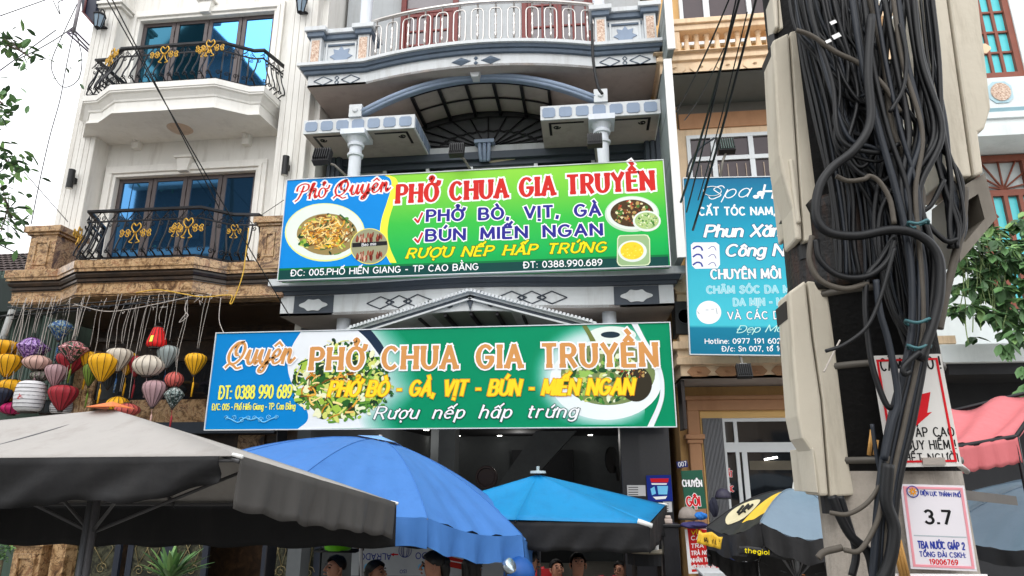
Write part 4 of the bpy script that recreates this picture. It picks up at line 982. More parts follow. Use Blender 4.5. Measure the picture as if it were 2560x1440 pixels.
for i in range(22):
    x = ox0+.46+i*.158
    if x > ox1-.1: break
    m = M(); m.lathe([(.05,0),(.05,.06*bh),(.036,.10*bh),(.05,.2*bh),(.046,.5*bh),(.034,.72*bh),(.042,.80*bh),(.034,.84*bh),(.05,.92*bh),(.05,bh)], (x, OF+.16, zbt), 8)
    m.build('baluster', MORAN, ob)
zw = zbt+.1
m = M(); a = rect(1695, -60, 1870, 36, OW-.05); frame_rect(m, a[0], a[1]+1.2, a[2]-.6, a[3], OW-.08, OW, .06); m.box(X(1763,20,OW)-.05, X(1763,20,OW)+.05, OW-.08, OW, a[2]-.5, a[3]-.06); m.box(a[1]-.05, a[1]+.03, OW-.08, OW, a[2]-.5, a[3]-.06)
w_ = m.build('window', MALU, OH); m = M(); m.box(a[0]+.06, a[1]+1.14, OW-.03, OW-.02, a[2]-.54, a[3]-.06); MPUR = mat('dull_purple_glass', (66,54,58), .12, 0, noise=.1); m.build('pane', MPUR, w_)
# middle storey: beam and french window
zbm = Z(1780, 290, OW-.1); m = M(); m.box(X(1697,300,OW-.1), ox1-.2, OW-.12, OW-.031, zbm-.22, zbm+.05); m.build('beam', MORAND, OH)
a = rect(1718, 335, 2060, 470, OW-.05); xL, xR, zT = a[0], a[1], a[3]
m = M(); m.box(xL-.14, xL, OW-.09, OW-.031, 4.6, zT+.14); m.box(xL, xR+.3, OW-.09, OW-.031, zT, zT+.14); m.build('door_surround', MORAN, OH)
m = M(); frame_rect(m, xL, xR, zT-2.4, zT, OW-.12, OW-.04, .06)
for px in (1785, 1880, 1975): x = X(px, 390, OW-.1); m.box(x-.04, x+.04, OW-.115, OW-.045, zT-2.3, zT-.06)
ztr = Z(1800, 396, OW-.1); m.box(xL+.06, xR-.06, OW-.118, OW-.04, ztr-.035, ztr+.035)
w_ = m.build('french_window', MALU, OH); m = M(); m.box(xL+.06, xR-.06, OW-.08, OW-.07, zT-2.3, zT-.06); m.build('pane', MPUR, w_)
m = M()
for i in range(14): m.box(xL+.2+i*.14, xL+.21+i*.14, OW-.10, OW-.09, zT-2, ztr-.1)
m.build('window_bars', mat('pale_bar', (190,170,150), .5), w_)
# lower balcony
z1 = (Z(1800,946,OF)); zq = Z(1800,912,OF)
m = M(); m.cur = 1; m.slab([(ox0,OW),(ox0,OF),(ox1,OF),(ox1,OW)], z1, z1+.04); m.cur = 0
m.sweep(P, [(0,z1),(0,zq),(.05,zq+.01),(.05,zq+.1),(.03,zq+.11),(.03,zq+.2),(.09,zq+.22),(.09,zq+.32),(-.3,zq+.32)]); m.slab(P+[(ox1,OW)], zq+.2, zq+.3)
lb = m.build('balcony', [MORAN, MSOFF], OH, label='lower peach balcony with hexagon relief panels')
m = M()
for i in range(13): hexpanel(m, ox0+.24+i*.37, (z1+zq)/2, .155, (zq-z1)*.36, OF)
m.build('relief_panel', MORAND, lb)
m = M(); za, zb9 = Z(1702, 732, OF), Z(1702, 682, OF); m.box(ox0, X(1740,705,OF), OF, OF+.4, za, zb9); hexpanel(m, X(1700,705,OF), (za+zb9)/2, .10, .14, OF); m.box(ox0-.02, X(1740,705,OF), OF-.03, OF+.4, zb9, zb9+.08)
m.box(ox0+.02, ox0+.26, OF+.05, OF+.35, z1+.5, za)
m.build('rail_block', MORAN, lb)
p = W(1712, 790, OF-.0); t = thing('speaker', 'black box loudspeaker on the ledge between the lower banner and blue poster', 'speaker', (p.x, OF, Z(1712,835,OF)))
m = M(); m.box(X(1688,790,OF), X(1736,790,OF), OF+.02, OF+.4, Z(1712,835,OF), Z(1712,752,OF)); m.build('cabinet', MBLACK, t, bevel=.01)
m = M(); m.lathe([(.0,-.0),(.05,.01),(.095,0),(.1,-.012),(.115,-.012),(.115,0)], (0,0,0), 20); m.v = [(p.x+.01+x_, OF+.02+z_, p.z+y_) for x_,y_,z_ in m.v]; m.build('cone', mat('cone_grey', (40,42,46), .6), t)
# ground floor of the orange house
OG = OW
a = rect(1718, 1000, 2100, 1026, OG-.06)
m = M(); m.box(a[0]-.02, ox1-.2, OG-.16, OG, a[2], a[3]); m.box(a[0]-.06, ox1-.2, OG-.2, OG, a[3], a[3]+.06)
px0, px1 = X(1718,1060,OG-.1), X(1748,1060,OG-.1); zcpl = Z(1733, 1095, OG-.1)
m.box(px0, px1, OG-.16, OG, 0, a[2]); m.box(px0-.05, px1+.05, OG-.22, OG, zcpl-.02, zcpl+.05); m.box(px0-.025, px1+.025, OG-.19, OG, zcpl-.08, zcpl-.02)
m.build('portal', MORAND, OH, bevel=.01)
za9, xg0, xg1 = Z(1790, 1046, OG-.05), X(1761, 1150, OG-.05), X(1812, 1150, OG-.05)
xdr = X(2110, 1150, OG)
m = M(); m.box(px1+.02, xg0, OG-.08, OG, 0, za9+.16); m.box(xg0, xdr, OG-.08, OG, za9, za9+.16); m.build('inner_surround', mat('yellow_inner_trim', (228,188,122), .7, noise=.06), OH)
m = M()
for i in range(15):
    x = xg0+(xg1-xg0)*(i+.5)/15; m.box(x-.0055, x+.0055, OG-.12, OG-.07 if i % 2 else OG-.05, 0, za9)
m.build('folding_gate', mat('grey_gate_steel', (120,122,126), .45, .4, noise=.1), OH)
m = M(); m.box(xg0, xdr, OG-.03, OG-.004, 0, za9); ins = m.build('pane', MDARKG, OH)
m = M(); zt1 = Z(1850, 1110, OG); zt2_ = Z(1850, 1120, OG)
m.box(xg1, xdr, OG-.07, OG, za9-.05, za9-.001); m.box(xg1, xdr, OG-.07, OG, zt2_-.06, zt1+.02)
for px, w9 in ((1814,.03),(1843,.05),(2000,.05)): x = X(px, 1150, OG); m.box(x-w9/2, x+w9/2, OG-.068, OG, 0, za9-.05)
x = X(1862,1170,OG); m.box(x-.035, x+.035, OG-.066, OG, 0, zt2_-.06)
m.build('aluminium_door', MALU, OH)
m = M(); c = W(1920, 1185, OG+.0); m.box(X(1873,1165,OG), X(1990,1165,OG), OG-.036, OG-.031, Z(1900,1175,OG), Z(1900,1152,OG)); m.build('shop_shelf', mat('dim_shelf', (88,82,70), .7), OH)
c = W(1927,1146, OG-.04); m = M(); m.obox(c+Vector((0,.0,0)), Vector((.98,0,.18)), Vector((0,1,0)), Vector((-.18,0,.98)), .09, .008, .012); m.build('lamp_glow', MEMIT, OH)
# carved timber strip, pipe wires by the pillar
t = thing('wall_bracket_panel', 'narrow dark framed panel hung edge-on between the lower banner and the orange portal', 'sign', W(1707, 1010, 9.6))
m = M(); q0, q1 = W(1702, 955, 9.5), W(1706, 1075, 9.5); m.box(q0.x-.03, q0.x+.02, 9.3, 9.7, q1.z, q0.z); m.build('panel', mat('dark_brown_board', (52,44,42), .5, noise=.2), t, bevel=.006)
# ------------------------------------------------------------------ pale house at the right
PH = thing('pale_house', 'white house with red-brown windows and turquoise panes', 'building', (6.2, 10, 0))
PF = 9.6; x0p = ox1+.04; x1p = x0p+5
m = M()
a = rect(2420, -120, 2530, 195, PF); b_ = rect(2448, 385, 2600, 640, PF+.5)
zl = Z(2520, 340, PF)
m.box(x0p, x1p, PF, PF+.2, zl, a[2]); m.box(x0p, a[0], PF, PF+.2, a[2], 14); m.box(a[1], x1p, PF, PF+.2, a[2], 14)
m.box(x0p, x1p, PF+.6, PF+.8, 0, b_[2]-.8); m.box(x0p, b_[0], PF+.6, PF+.8, b_[2]-.8, zl); m.box(b_[1], x1p, PF+.6, PF+.8, b_[2]-.8, zl); m.box(b_[0], b_[1], PF+.6, PF+.8, b_[3], zl)
m.box(x0p, x1p, 19, 19.2, 0, 14); m.box(x0p, x0p+.2, PF+.8, 19, 0, 14); m.box(x1p-.2, x1p, PF+.8, 19, 0, 14); m.box(x0p, x1p, PF+.2, 19, 13.8, 14)
MPALE = mat('pale_aqua_white', (216,222,222), .7, noise=.05, dirt=(160,168,168,.3))
m.build('wall', MPALE, PH)
m = M(); m.box(x0p, x1p, PF-.12, PF+.6, zl-.04, zl+.12); m.box(x0p, x1p, PF-.05, PF, zl+.12, zl+.26); m.box(x0p, x1p, PF-.09, PF-.05, zl+.26, zl+.36)
m.build('ledge', MPALE, PH); m = M(); m.box(x0p, x1p, PF-.06, PF-.0, zl+.37, zl+.44); m.build('blue_band', mat('dusty_blue_band', (128,162,172), .7), PH)
MTURQ = mat('turquoise_pane', (92,206,214), .15, 0, noise=.06)
def shutter(par, x0, x1, z0, z1, y, nx, nz):
    m = M(); frame_rect(m, x0-.09, x1+.09, z0-.09, z1+.09, y-.06, y+.02, .09)
    for i in range(1, nx): x = x0+(x1-x0)*i/nx; m.box(x-.022, x+.022, y-.04, y, z0, z1)
    for i in range(1, nz): z = z0+(z1-z0)*i/nz; m.box(x0, x1, y-.035, y, z-.018, z+.018)
    f = m.build('window', MRED2, par, bevel=.004); m = M(); m.box(x0, x1, y+.0, y+.012, z0, z1); m.build('pane', MTURQ, f)
MRED2 = mat('brown_red_frame', (134,74,56), .5, noise=.15)
shutter(PH, a[0]+.05, a[1]-.09, a[2]+.1, a[3], PF+.08, 3, 6)
m = M(); c = rect(2470, 205, 2530, 258, PF); oc = [(c[0],c[2]+.08),(c[0]+.08,c[2]),(c[1]-.08,c[2]),(c[1],c[2]+.08),(c[1],c[3]-.08),(c[1]-.08,c[3]),(c[0]+.08,c[3]),(c[0],c[3]-.08)]
m.prism(oc, PF-.015, PF); m.cur = 1; cc = ((c[0]+c[1])/2, (c[2]+c[3])/2); m.prism([(cc[0]+(c[1]-c[0])*.42*math.cos(k*math.pi/10), cc[1]+(c[3]-c[2])*.42*math.sin(k*math.pi/10)) for k in range(20)], PF-.03, PF-.015); m.build('medallion', [mat('pale_blue_panel', (176,206,216), .7), MTERR], PH)
x0_, x1_ = b_[0], b_[1]; zt_ = b_[3]
m = M(); frame_rect(m, x0_, x1_, b_[2]-.8, zt_, PF+.52, PF+.62, .1); zm_ = zt_-.62; m.box(x0_+.1, x1_-.1, PF+.54, PF+.6, zm_-.05, zm_+.05)
gc = Vector(((x0_+x1_)/2, PF+.56, zm_+.06))
for k in range(7): an = math.pi*(k+.5)/7; m.tube([gc, gc+Vector((math.cos(an)*.6, 0, min(.48, math.sin(an)*.6)))], .016, 4)
for x in ((x0_*3+x1_)/4, (x0_+x1_)/2, (x0_+x1_*3)/4): m.box(x-.03, x+.03, PF+.54, PF+.6, b_[2]-.7, zm_-.05)
m.tube(spiral(Vector((gc.x-.3, PF+.56, zm_-.4)), U, Vector((0,0,1)), .14), .02, 5); m.tube(spiral(Vector((gc.x+.3, PF+.56, zm_-.4)), U*-1, Vector((0,0,1)), .14), .02, 5)
f = m.build('window', MRED2, PH); m = M(); m.box(x0_+.1, x1_-.1, PF+.6, PF+.612, zm_+.05, zt_-.1); m.build('pane', mat('milky_pane', (196,204,204), .3), f); m = M(); m.box(x0_+.1, x1_-.1, PF+.6, PF+.612, b_[2]-.7, zm_-.05); m.build('pane', MTURQ, f)
c = rect(2375, 858, 2620, 905, PF-.6); m = M(); m.box(x0p-.3, x1p, PF-.6, PF+.6, c[2], c[3]); m.build('white_canopy', MPALE, PH, bevel=.01)
m = M(); m.box(x0p-.2, x1p, PF-.5, PF+.6, Z(2500,935,PF-.5), Z(2500,908,PF-.5)); m.box(x0p-.2, x1p, PF+.45, PF+.6, 0, c[2]); m.build('dark_shopfront', MDARK, PH)
# ------------------------------------------------------------------ houses across the street (they show only in the window glass)
def across(x0, x1, h, y, col, lab, roof=False):
    t = thing('house_across', lab, 'building', ((x0+x1)/2, y, 0)); m = M(); m.box(x0, x1, y-8, y, 0, h); m.build('wall', mat('across_wall', col, .8, noise=.1), t)
    m = M()
    if roof: m.prism([(x0-.4,h),(x1+.4,h),((x0+x1)/2,h+3)], y-8, y+.4); m.build('roof', MDARK, t)
    k = 0
    for z in range(2, int(h)-2, 4):
        for j in range(int((x1-x0)/2.2)):
            if k < 24: w_ = M(); w_.box(x0+.6+j*2.2, x0+1.9+j*2.2, y, y+.05, z, z+1.9); w_.build('window', MDARKG, t); k += 1
    for z in range(5, int(h), 4): m = M(); m.box(x0-.1, x1+.1, y, y+.5, z, z+.35); m.build('ledge', MWHITE2, t)
across(-46, -25, 15.5, -10, (226,226,222), 'house across the street mirrored in the left window panes')
across(-24.4, -19.5, 25, -11, (70,66,66), 'dark steep roofed house across the street mirrored in the upper balcony doors', True)
across(-15, -4, 9, -12, (190,186,176), 'low pale house across the street mirrored in the lower doors')
across(8, 26, 8, -13, (180,160,140), 'low tan house across the street behind the viewer')
# ------------------------------------------------------------------ signs
def food(s, px, py, rx, ry, kind, n, depth, base):
    """a printed picture of a dish: many small flat flecks laid over the bowl"""
    rnd = random.Random(n*7+int(px)); cx, cz = s.L(px, py); ex, _ = s.L(px+rx, py); _, ez = s.L(px, py-ry); ax, az = ex-cx, ez-cz
    pal = {'noodle': [(226,168,60),(236,196,110),(196,126,40),(246,220,150),(120,74,30)], 'greens': [(40,92,40),(90,140,50),(160,190,70),(210,214,110),(30,56,32),(232,232,190)],
           'soup': [(60,40,24),(120,70,36),(180,150,90),(224,216,170),(70,120,50),(170,60,40)], 'meat': [(90,30,24),(150,70,50),(214,176,150),(120,46,36)], 'egg': [(246,214,50),(230,190,40),(250,232,110)],
           'herb': [(90,150,60),(60,120,50),(150,190,90),(226,232,196),(200,206,120),(38,80,44)]}[kind]
    m = M(); ms = [FOODM.setdefault(c, inkmat('food_print', c)) for c in pal]
    for i in range(n):
        a = rnd.uniform(0, 2*math.pi); r = math.sqrt(rnd.random()); x, z = cx+ax*r*math.cos(a), cz+az*r*math.sin(a)
        m.cur = rnd.randrange(len(pal)); y = -(depth+.000048*(i+1))*.2
        an = rnd.uniform(0, 2*math.pi)
        if kind in ('noodle',) or (kind == 'greens' and i % 3 == 0):
            ln = abs(ax)*rnd.uniform(.14,.4); wd_ = abs(ax)*.014*rnd.uniform(1,2); k = rnd.uniform(-1,1); pts = []
            for j in range(5): an2 = an+k*j/3; pts.append((x, z)); x += ln/4*math.cos(an2); z += ln/4*math.sin(an2)*.8
            if any(((p-cx)/ax)**2+((q-cz)/az)**2 > 1.02 for p, q in pts): continue
            vs = []
            for j, (p, q) in enumerate(pts): nx, nz = -math.sin(an+k*j/3)*wd_, math.cos(an+k*j/3)*wd_; vs += [(p+nx,y,q+nz),(p-nx,y,q-nz)]
            m.add(vs, [(2*j,2*j+1,2*j+3,2*j+2) for j in range(4)])
        else:
            sx = abs(ax)*rnd.uniform(.04,.13); sz = sx*rnd.uniform(.35,.8)
            if kind == 'meat': sx, sz, an = abs(ax)*.06, abs(ax)*.19, rnd.uniform(-.15,.15)
            vs = []
            for j in range(7): t = 2*math.pi*j/7; u_, v_ = sx*math.cos(t)*rnd.uniform(.8,1.1), sz*math.sin(t); vs.append((x+u_*math.cos(an)-v_*math.sin(an), y, z+u_*math.sin(an)+v_*math.cos(an)))
            if any(((p[0]-cx)/ax)**2+((p[2]-cz)/az)**2 > 1.05 for p in vs): continue
            m.add(vs, [tuple(range(7))])
    m.build('dish_picture', ms, s.root, world=False)
FOODM = {}
def ell(s, px, py, rx, ry, mt, depth, name='plate', n=40, clip=None):
    pts = [(px+rx*math.cos(2*math.pi*k/n), py+ry*math.sin(2*math.pi*k/n)) for k in range(n)]
    if clip: pts = [(min(max(a, clip[0]), clip[2]), min(max(b, clip[1]), clip[3])) for a, b in pts]
    return s.poly(pts[::-1], mt, depth, name)
def curve_px(*p, n=6): return [(v[0], v[1]) for v in crom([(a, b, 0) for a, b in p], n)]
MBOARD = mat('sign_case', (208,212,214), .5, noise=.05)
MPLATE = inkmat('white_plate_print', (222,230,220)); MPLATE2 = inkmat('pale_green_plate', (196,220,196)); MPHOTO = inkmat('photo_grey_green', (150,180,130))
# upper green sign
g1 = Sign((717,452),(1660,400),(697,700),(1672,665), 8.6, 'shop_sign', 'upper green and blue shop sign with a big red heading', 'sign')
g1.board([grad_mat('lime_green_print', [(0,(4,150,70)),(.2,(14,172,80)),(.5,(54,184,66)),(.8,(116,200,60)),(1,(138,208,60))], 2, 0, g1.h)], .14)
g1.frame(MBOARD, .012)
yb1 = lambda x: 700+(665-700)*(x-697)/(1672-697)
low = [(697,700),(1672,665),(1671,641),(698,676)]
g1.poly([low[0],low[1],low[2],low[3]], IGR, .003, 'address_band'); g1.poly([low[3],low[2],(1670.6,636),(698.3,671)], inkmat('mid_green_line', (10,116,60)), .003, 'band_line')
edge = curve_px((968,438),(984,448),(986,470),(974,510),(962,548),(958,585),(966,622),(983,657))
g1.poly([(698.3,671)]+[(980,661)]+[(a-8,b) for a,b in edge[::-1]]+[(717,452)], inkmat('bright_blue_print', (0,134,214)), .0045, 'blue_field')
yl = [(a-8,b) for a,b in edge]; yr_ = [(a+5+6*math.sin(math.pi*i/(len(edge)-1)*.8),b-(1 if i == 0 else 0)) for i,(a,b) in enumerate(edge)]
g1.poly(yl+yr_[::-1], inkmat('lemon_line', (244,236,70)), .0065, 'yellow_curve')
ell(g1, 812, 581, 100, 73, inkmat('plate_rim', (226,236,140)), .007); ell(g1, 812, 580, 97, 70, MPLATE, .008); ell(g1, 818, 586, 76, 52, inkmat('bowl_inside', (150,130,80)), .009)
food(g1, 818, 586, 78, 55, 'greens', 90, .010, None); food(g1, 816, 580, 66, 44, 'noodle', 260, .016, None); food(g1, 845, 612, 28, 14, 'egg', 14, .030, None)
ell(g1, 924, 616, 48, 45, inkmat('plate_rim2', (236,226,110)), .0325); ell(g1, 924, 616, 46, 43, inkmat('grill_back', (150,150,120)), .0335)
food(g1, 924, 596, 40, 16, 'meat', 60, .0345, None); food(g1, 924, 640, 40, 16, 'meat', 60, .0345, None)
g1.poly([(881,608),(968,603),(968,613),(881,619)], IBK, .039, 'label_strip'); g1.text('Beo mio', (905,616), (940,613), 7, .16, IW, depth=.040)
ell(g1, 1580, 535, 68, 45, inkmat('soup_rim', (190,216,190)), .006); ell(g1, 1580, 533, 64, 41, MPLATE, .007); ell(g1, 1580, 533, 54, 34, inkmat('broth', (74,54,30)), .008); food(g1, 1580, 533, 52, 33, 'soup', 150, .009, None)
ell(g1, 1617, 553, 35, 26, MPLATE, .017); ell(g1, 1617, 552, 30, 21, inkmat('herb_broth', (170,196,130)), .018); food(g1, 1617, 552, 28, 19, 'herb', 90, .019, None)
rr = [(1551,588),(1612,586),(1620,588),(1625,597),(1626,655),(1622,662),(1614,664),(1553,666),(1546,663),(1542,655),(1543,597),(1546,590)]
g1.poly(rr, inkmat('photo_edge', (214,226,190)), .006, 'photo'); g1.poly([(a+(1584-a)*.06, b+(626-b)*.06) for a,b in rr], MPHOTO, .007, 'photo')
ell(g1, 1581, 628, 36, 27, MPLATE, .008); ell(g1, 1580, 627, 29, 22, inkmat('egg_yellow', (240,206,50)), .009); food(g1, 1580, 627, 28, 20, 'egg', 60, .010, None)
g1.text('Phở Quyên', (738,500), (975,478), 36, .15, IR, IW, .10, .010, script=True, slant=.12, spacing=1.2, contrast=.45, space=3.5)
g1.text('PHỞ CHUA GIA TRUYỀN', (994,507), (1632,473), 44, .275, IR, IW, .09, .006, serif=1.5, spacing=4.2, contrast=.42, space=3.0)
g1.text('PHỞ BÒ, VỊT, GÀ', (1068,553), (1500,538), 27, .29, IN, IW, .10, .006, contrast=.25, spacing=3.6, space=7)
g1.text('BÚN MIẾN NGAN', (1066,602), (1504,587), 27, .29, IN, IW, .10, .006, contrast=.25, spacing=3.6, space=6)
for y in (545, 595):
    for mt, dp, gr in ((IW, .006, .03), (IR, .0095, 0)):
        m = M(); p = [g1.L(*q) for q in ((1037,y+2),(1045,y+11),(1056,y-13))]; ribbons(m, [p], .03, gr*.5, dp*.2); m.build('tick_mark', mt, g1.root, world=False)
g1.text('RƯỢU NẾP HẤP TRỨNG', (1017,645), (1512,629), 23, .27, IY, inkmat('dark_olive_outline', (70,84,20)), .05, .006, slant=.28, contrast=.3, serif=1.0, spacing=3.4, space=4)
g1.text('ĐC: 005.PHỐ HIẾN GIANG - TP CAO BẰNG', (728,690), (1195,674), 15, .17, IW, depth=.006, spacing=2.6)
g1.text('ĐT: 0388.990.689', (1310,670), (1505,663), 15, .17, IW, depth=.006, spacing=2.6)
# lower banner
g2 = Sign((543,835),(1675,806),(512,1073),(1688,1067), 8.3, 'shop_banner', 'lower green banner with tan heading and a blue end panel', 'sign')
MB2 = inkmat('banner_green', (18,150,104)); g2.board([mat('banner_green_cloth', (0,136,92), .55, spec=.1, noise=.05, scale=3, bump=.25, bscale=2.5)], .10); g2.frame(MBOARD, .012, -.014)
wv = curve_px((752,830),(733,860),(722,890),(720,925),(732,965),(757,1005),(770,1035),(766,1055),(744,1072.5))
g2.poly([(512,1073)]+[(a,b) for a,b in wv[::-1]]+[(543,835)], inkmat('banner_blue', (0,126,196)), .003, 'blue_field')
wr = [(a+14+8*math.sin(i/len(wv)*9)**2, b) for i,(a,b) in enumerate(wv)]
MWB = inkmat('banner_white', (226,230,232))
right_edge = curve_px((905,826),(935,862),(958,900),(950,935),(965,975),(935,1010),(900,1045),(905,1070))
g2.poly([(a,b) for a,b in wv]+[(a,b) for a,b in right_edge[::-1]], MWB, .0035, 'white_field')
for i in range(20):
    f = (i+1)/21; g2.poly([(a+4.5*i-1,b) for a,b in right_edge]+[(a+4.5*i+4.5,b) for a,b in right_edge[::-1]], inkmat('white_fade_print', (int(226*(1-f)), int(230+(136-230)*f), int(232+(92-232)*f))), .0036+.00006*i, 'white_fade')
g2.poly(curve_px((892,824),(918,848),(944,882),(968,915),(960,870),(938,838),(925,823)), inkmat('dark_blade', (26,44,66)), .0045, 'chopstick')
ell(g2, 850, 975, 92, 72, inkmat('salad_base', (92,108,44)), .0052, 'salad_base'); food(g2, 848, 955, 122, 100, 'greens', 620, .0055, None); food(g2, 930, 960, 60, 80, 'herb', 110, .0345, None); food(g2, 850, 890, 70, 46, 'greens', 90, .0395, None); food(g2, 830, 975, 90, 70, 'noodle', 50, .0432, None)
# bowl picture at the right end
bl = curve_px((1400,812),(1370,850),(1340,900),(1352,960),(1390,1020),(1450,1068))
for i in range(18):
    f = i/17; q = f*f*(3-2*f); ell(g2, 1505, 940, 185-3.4*i, 150-2.9*i, inkmat('bowl_glow_print', (int(0+200*q), int(136+86*q), int(92+126*q))), .0026+.00008*i, 'bowl_field', 40, (1300, 813, 1612, 1062))
ell(g2, 1515, 950, 140, 100, inkmat('bowl_white', (232,238,236)), .0045); ell(g2, 1520, 935, 118, 78, inkmat('bowl_broth', (120,136,84)), .0055)
food(g2, 1505, 940, 100, 70, 'herb', 240, .0065, None); ell(g2, 1590, 960, 40, 44, inkmat('dark_broth', (52,46,34)), .0175); food(g2, 1580, 925, 40, 26, 'soup', 50, .0185, None)
ell(g2, 1530, 838, 60, 22, MPLATE, .0185); ell(g2, 1526, 837, 24, 8, inkmat('dish_dark', (30,50,60)), .0195)
g2.poly(curve_px((1455,815),(1470,840),(1480,862),(1492,860),(1478,832),(1466,813)), inkmat('chopstick_olive', (110,120,60)), .0205, 'chopstick')
sw = curve_px((1578,809),(1602,850),(1630,890),(1648,940),(1650,985),(1640,1020),(1618,1066.5))
g2.poly(sw+[(a+16-6*math.sin(math.pi*i/(len(sw)-1)),b) for i,(a,b) in enumerate(sw)][::-1], MWB, .0215, 'white_curve')
D2 = .045
g2.text('Quyên', (566,912), (735,908), 54, .15, ITAN, IW, .06, D2, script=True, slant=.16, spacing=.9, contrast=.4)
g2.text('ĐT: 0388 990 689', (548,997), (728,994), 31, .16, IYP, depth=D2, spacing=2.0, space=4)
g2.text('Đ/C: 005 - Phố Hiến Giang - TP. Cao Bằng', (531,1025), (738,1023), 15, .15, IYP, depth=D2, spacing=2.0)
m = M(); cx, cz = g2.L(628, 1050); sc = .36
for sg in (-1,1):
    for pts in ([(0,.0),(.25,.05),(.5,-.06),(.8,.02),(1.0,.07)],): m.tube(crom([(cx+sg*a*sc*.95, -.006, cz+b*.5) for a,b in pts], 5), .008, 4)
    for (a, b, r) in ((.12,.02,.035),(.38,.0,.04),(.68,.03,.035),(1.0,.03,.03)): m.tube(spiral(Vector((cx+sg*a*sc*.95,-.006,cz+b)), Vector((sg,0,0)), Vector((0,0,1)), r), .005, 4)
m.build('scroll_ornament', ILB, g2.root, world=False)
g2.text('PHỞ CHUA GIA TRUYỀN', (778,924), (1640,914), 54, .25, ITAN, IW, .07, D2, serif=1.2, contrast=.30, spacing=4.2, space=4.5)
g2.text('PHỞ BÒ - GÀ, VỊT - BÚN - MIẾN NGAN', (822,990), (1580,985), 36, .26, inkmat('sun_yellow_ink', (244,214,40)), IOR, .05, D2, slant=.3, contrast=.35, spacing=3.0, space=3.6, serif=.7)
g2.text('Rượu nếp hấp trứng', (936,1047), (1440,1043), 30, .21, IW, inkmat('deep_green_outline', (20,60,50)), .05, D2, slant=.32, contrast=.45, spacing=3.2, space=6)
# spa poster
g3 = Sign((1705,445),(2075,442),(1730,887),(2092,887), 8.6, 'spa_poster', 'tall turquoise spa poster with white Vietnamese lettering', 'sign')
g3.board([grad_mat('turquoise_print', [(0,(10,110,140)),(.14,(16,120,150)),(.155,(70,190,206)),(.4,(60,180,200)),(.7,(30,150,180)),(1,(22,104,142))], 2, 0, g3.h)], .05); g3.frame(MBOARD, .012)
G3S = inkmat('deep_teal_shadow', (14,84,120))
g3.text('Spa', (1768,498), (1868,492), 32, .07, IW, depth=.005, slant=.4, spacing=2.0); 
m = M(); a_, b_ = g3.L(1790, 478); m.tube([(a_+.12*math.cos(t*.35)-.05, -.004, b_+.07*math.sin(t*.35)) for t in range(19)], .006, 4); m.build('swash', IW, g3.root, world=False)
g3.text('Hằng', (1905,496), (2010,494), 34, .14, IW, depth=.005, slant=.3); ell(g3, 1902, 484, 10, 7, IW, .006, 'blossom', 8); ell(g3, 1890, 492, 8, 5, IW, .0065, 'blossom', 8)
g3.text('CẮT TÓC NAM, GỘI ĐẦU', (1748,538), (2060,536), 19, .21, IW, depth=.005, spacing=2.8)
g3.text('Phun Xăm', (1762,592), (1960,590), 28, .27, IW, G3S, .05, .005, slant=.25, contrast=.3, spacing=2.0)
g3.text('Công Nghệ', (1814,640), (2030,638), 28, .26, IW, G3S, .05, .005, slant=.25, contrast=.3, spacing=2.0)
g3.poly([(1734,606),(1790,606),(1798,612),(1800,662),(1794,671),(1738,672),(1730,664),(1727,612)], IW, .004, 'photo')
m = M()
for j in range(3):
    for dx in (0, 38):
        p = [g3.L(*q) for q in curve_px((1733+dx*1.0,622+j*20),(1742+dx,616+j*20),(1752+dx*.9,618+j*20),(1756+dx*.9,626+j*20), n=3)]; ribbons(m, [p], .022 if dx == 0 else .009, 0, .0014)
m.build('eyelash_print', IBL, g3.root, world=False)
g3.text('CHUYÊN MÔI - MÀY', (1778,697), (2050,694), 23, .23, IW, G3S, .04, .005, spacing=3.0, serif=1.0, contrast=.2)
g3.text('CHĂM SÓC DA MẶT', (1768,733), (2010,731), 17, .24, inkmat('pale_teal_ink', (150,214,224)), IW, .03, .005, spacing=3.2)
g3.text('DA MỊN - NÁM', (1835,764), (1990,762), 17, .24, inkmat('pale_teal_ink2', (150,214,224)), IW, .03, .005, spacing=3.2)
g3.text('VÀ CÁC DỊCH VỤ', (1820,798), (2040,796), 18, .17, IW, G3S, .05, .005, spacing=3.0)
g3.text('Đẹp Mãi', (1842,832), (1960,829), 18, .14, inkmat('mint_ink', (186,232,220)), depth=.005, slant=.4, spacing=1.6, contrast=.3)
ell(g3, 1772, 781, 31, 29, IW, .004, 'round_photo'); 
m = M()
for q in ([(1744,779),(1748,785)],[(1764,775),(1771,775)],[(1778,773),(1785,773)],[(1790,770),(1793,785)]): ribbons(m, [[g3.L(*a) for a in q]], .01, 0, .0014)
m.build('face_print', IGREY, g3.root, world=False)
g3.text('Hotline: 0977 191 602 - 0988', (1763,859), (2020,858), 12, .17, IW, depth=.005, spacing=2.4)
g3.text('Đ/c: Sn 007, tổ 10 - Phố', (1806,878), (2010,877), 12, .17, IW, depth=.005, spacing=2.4)
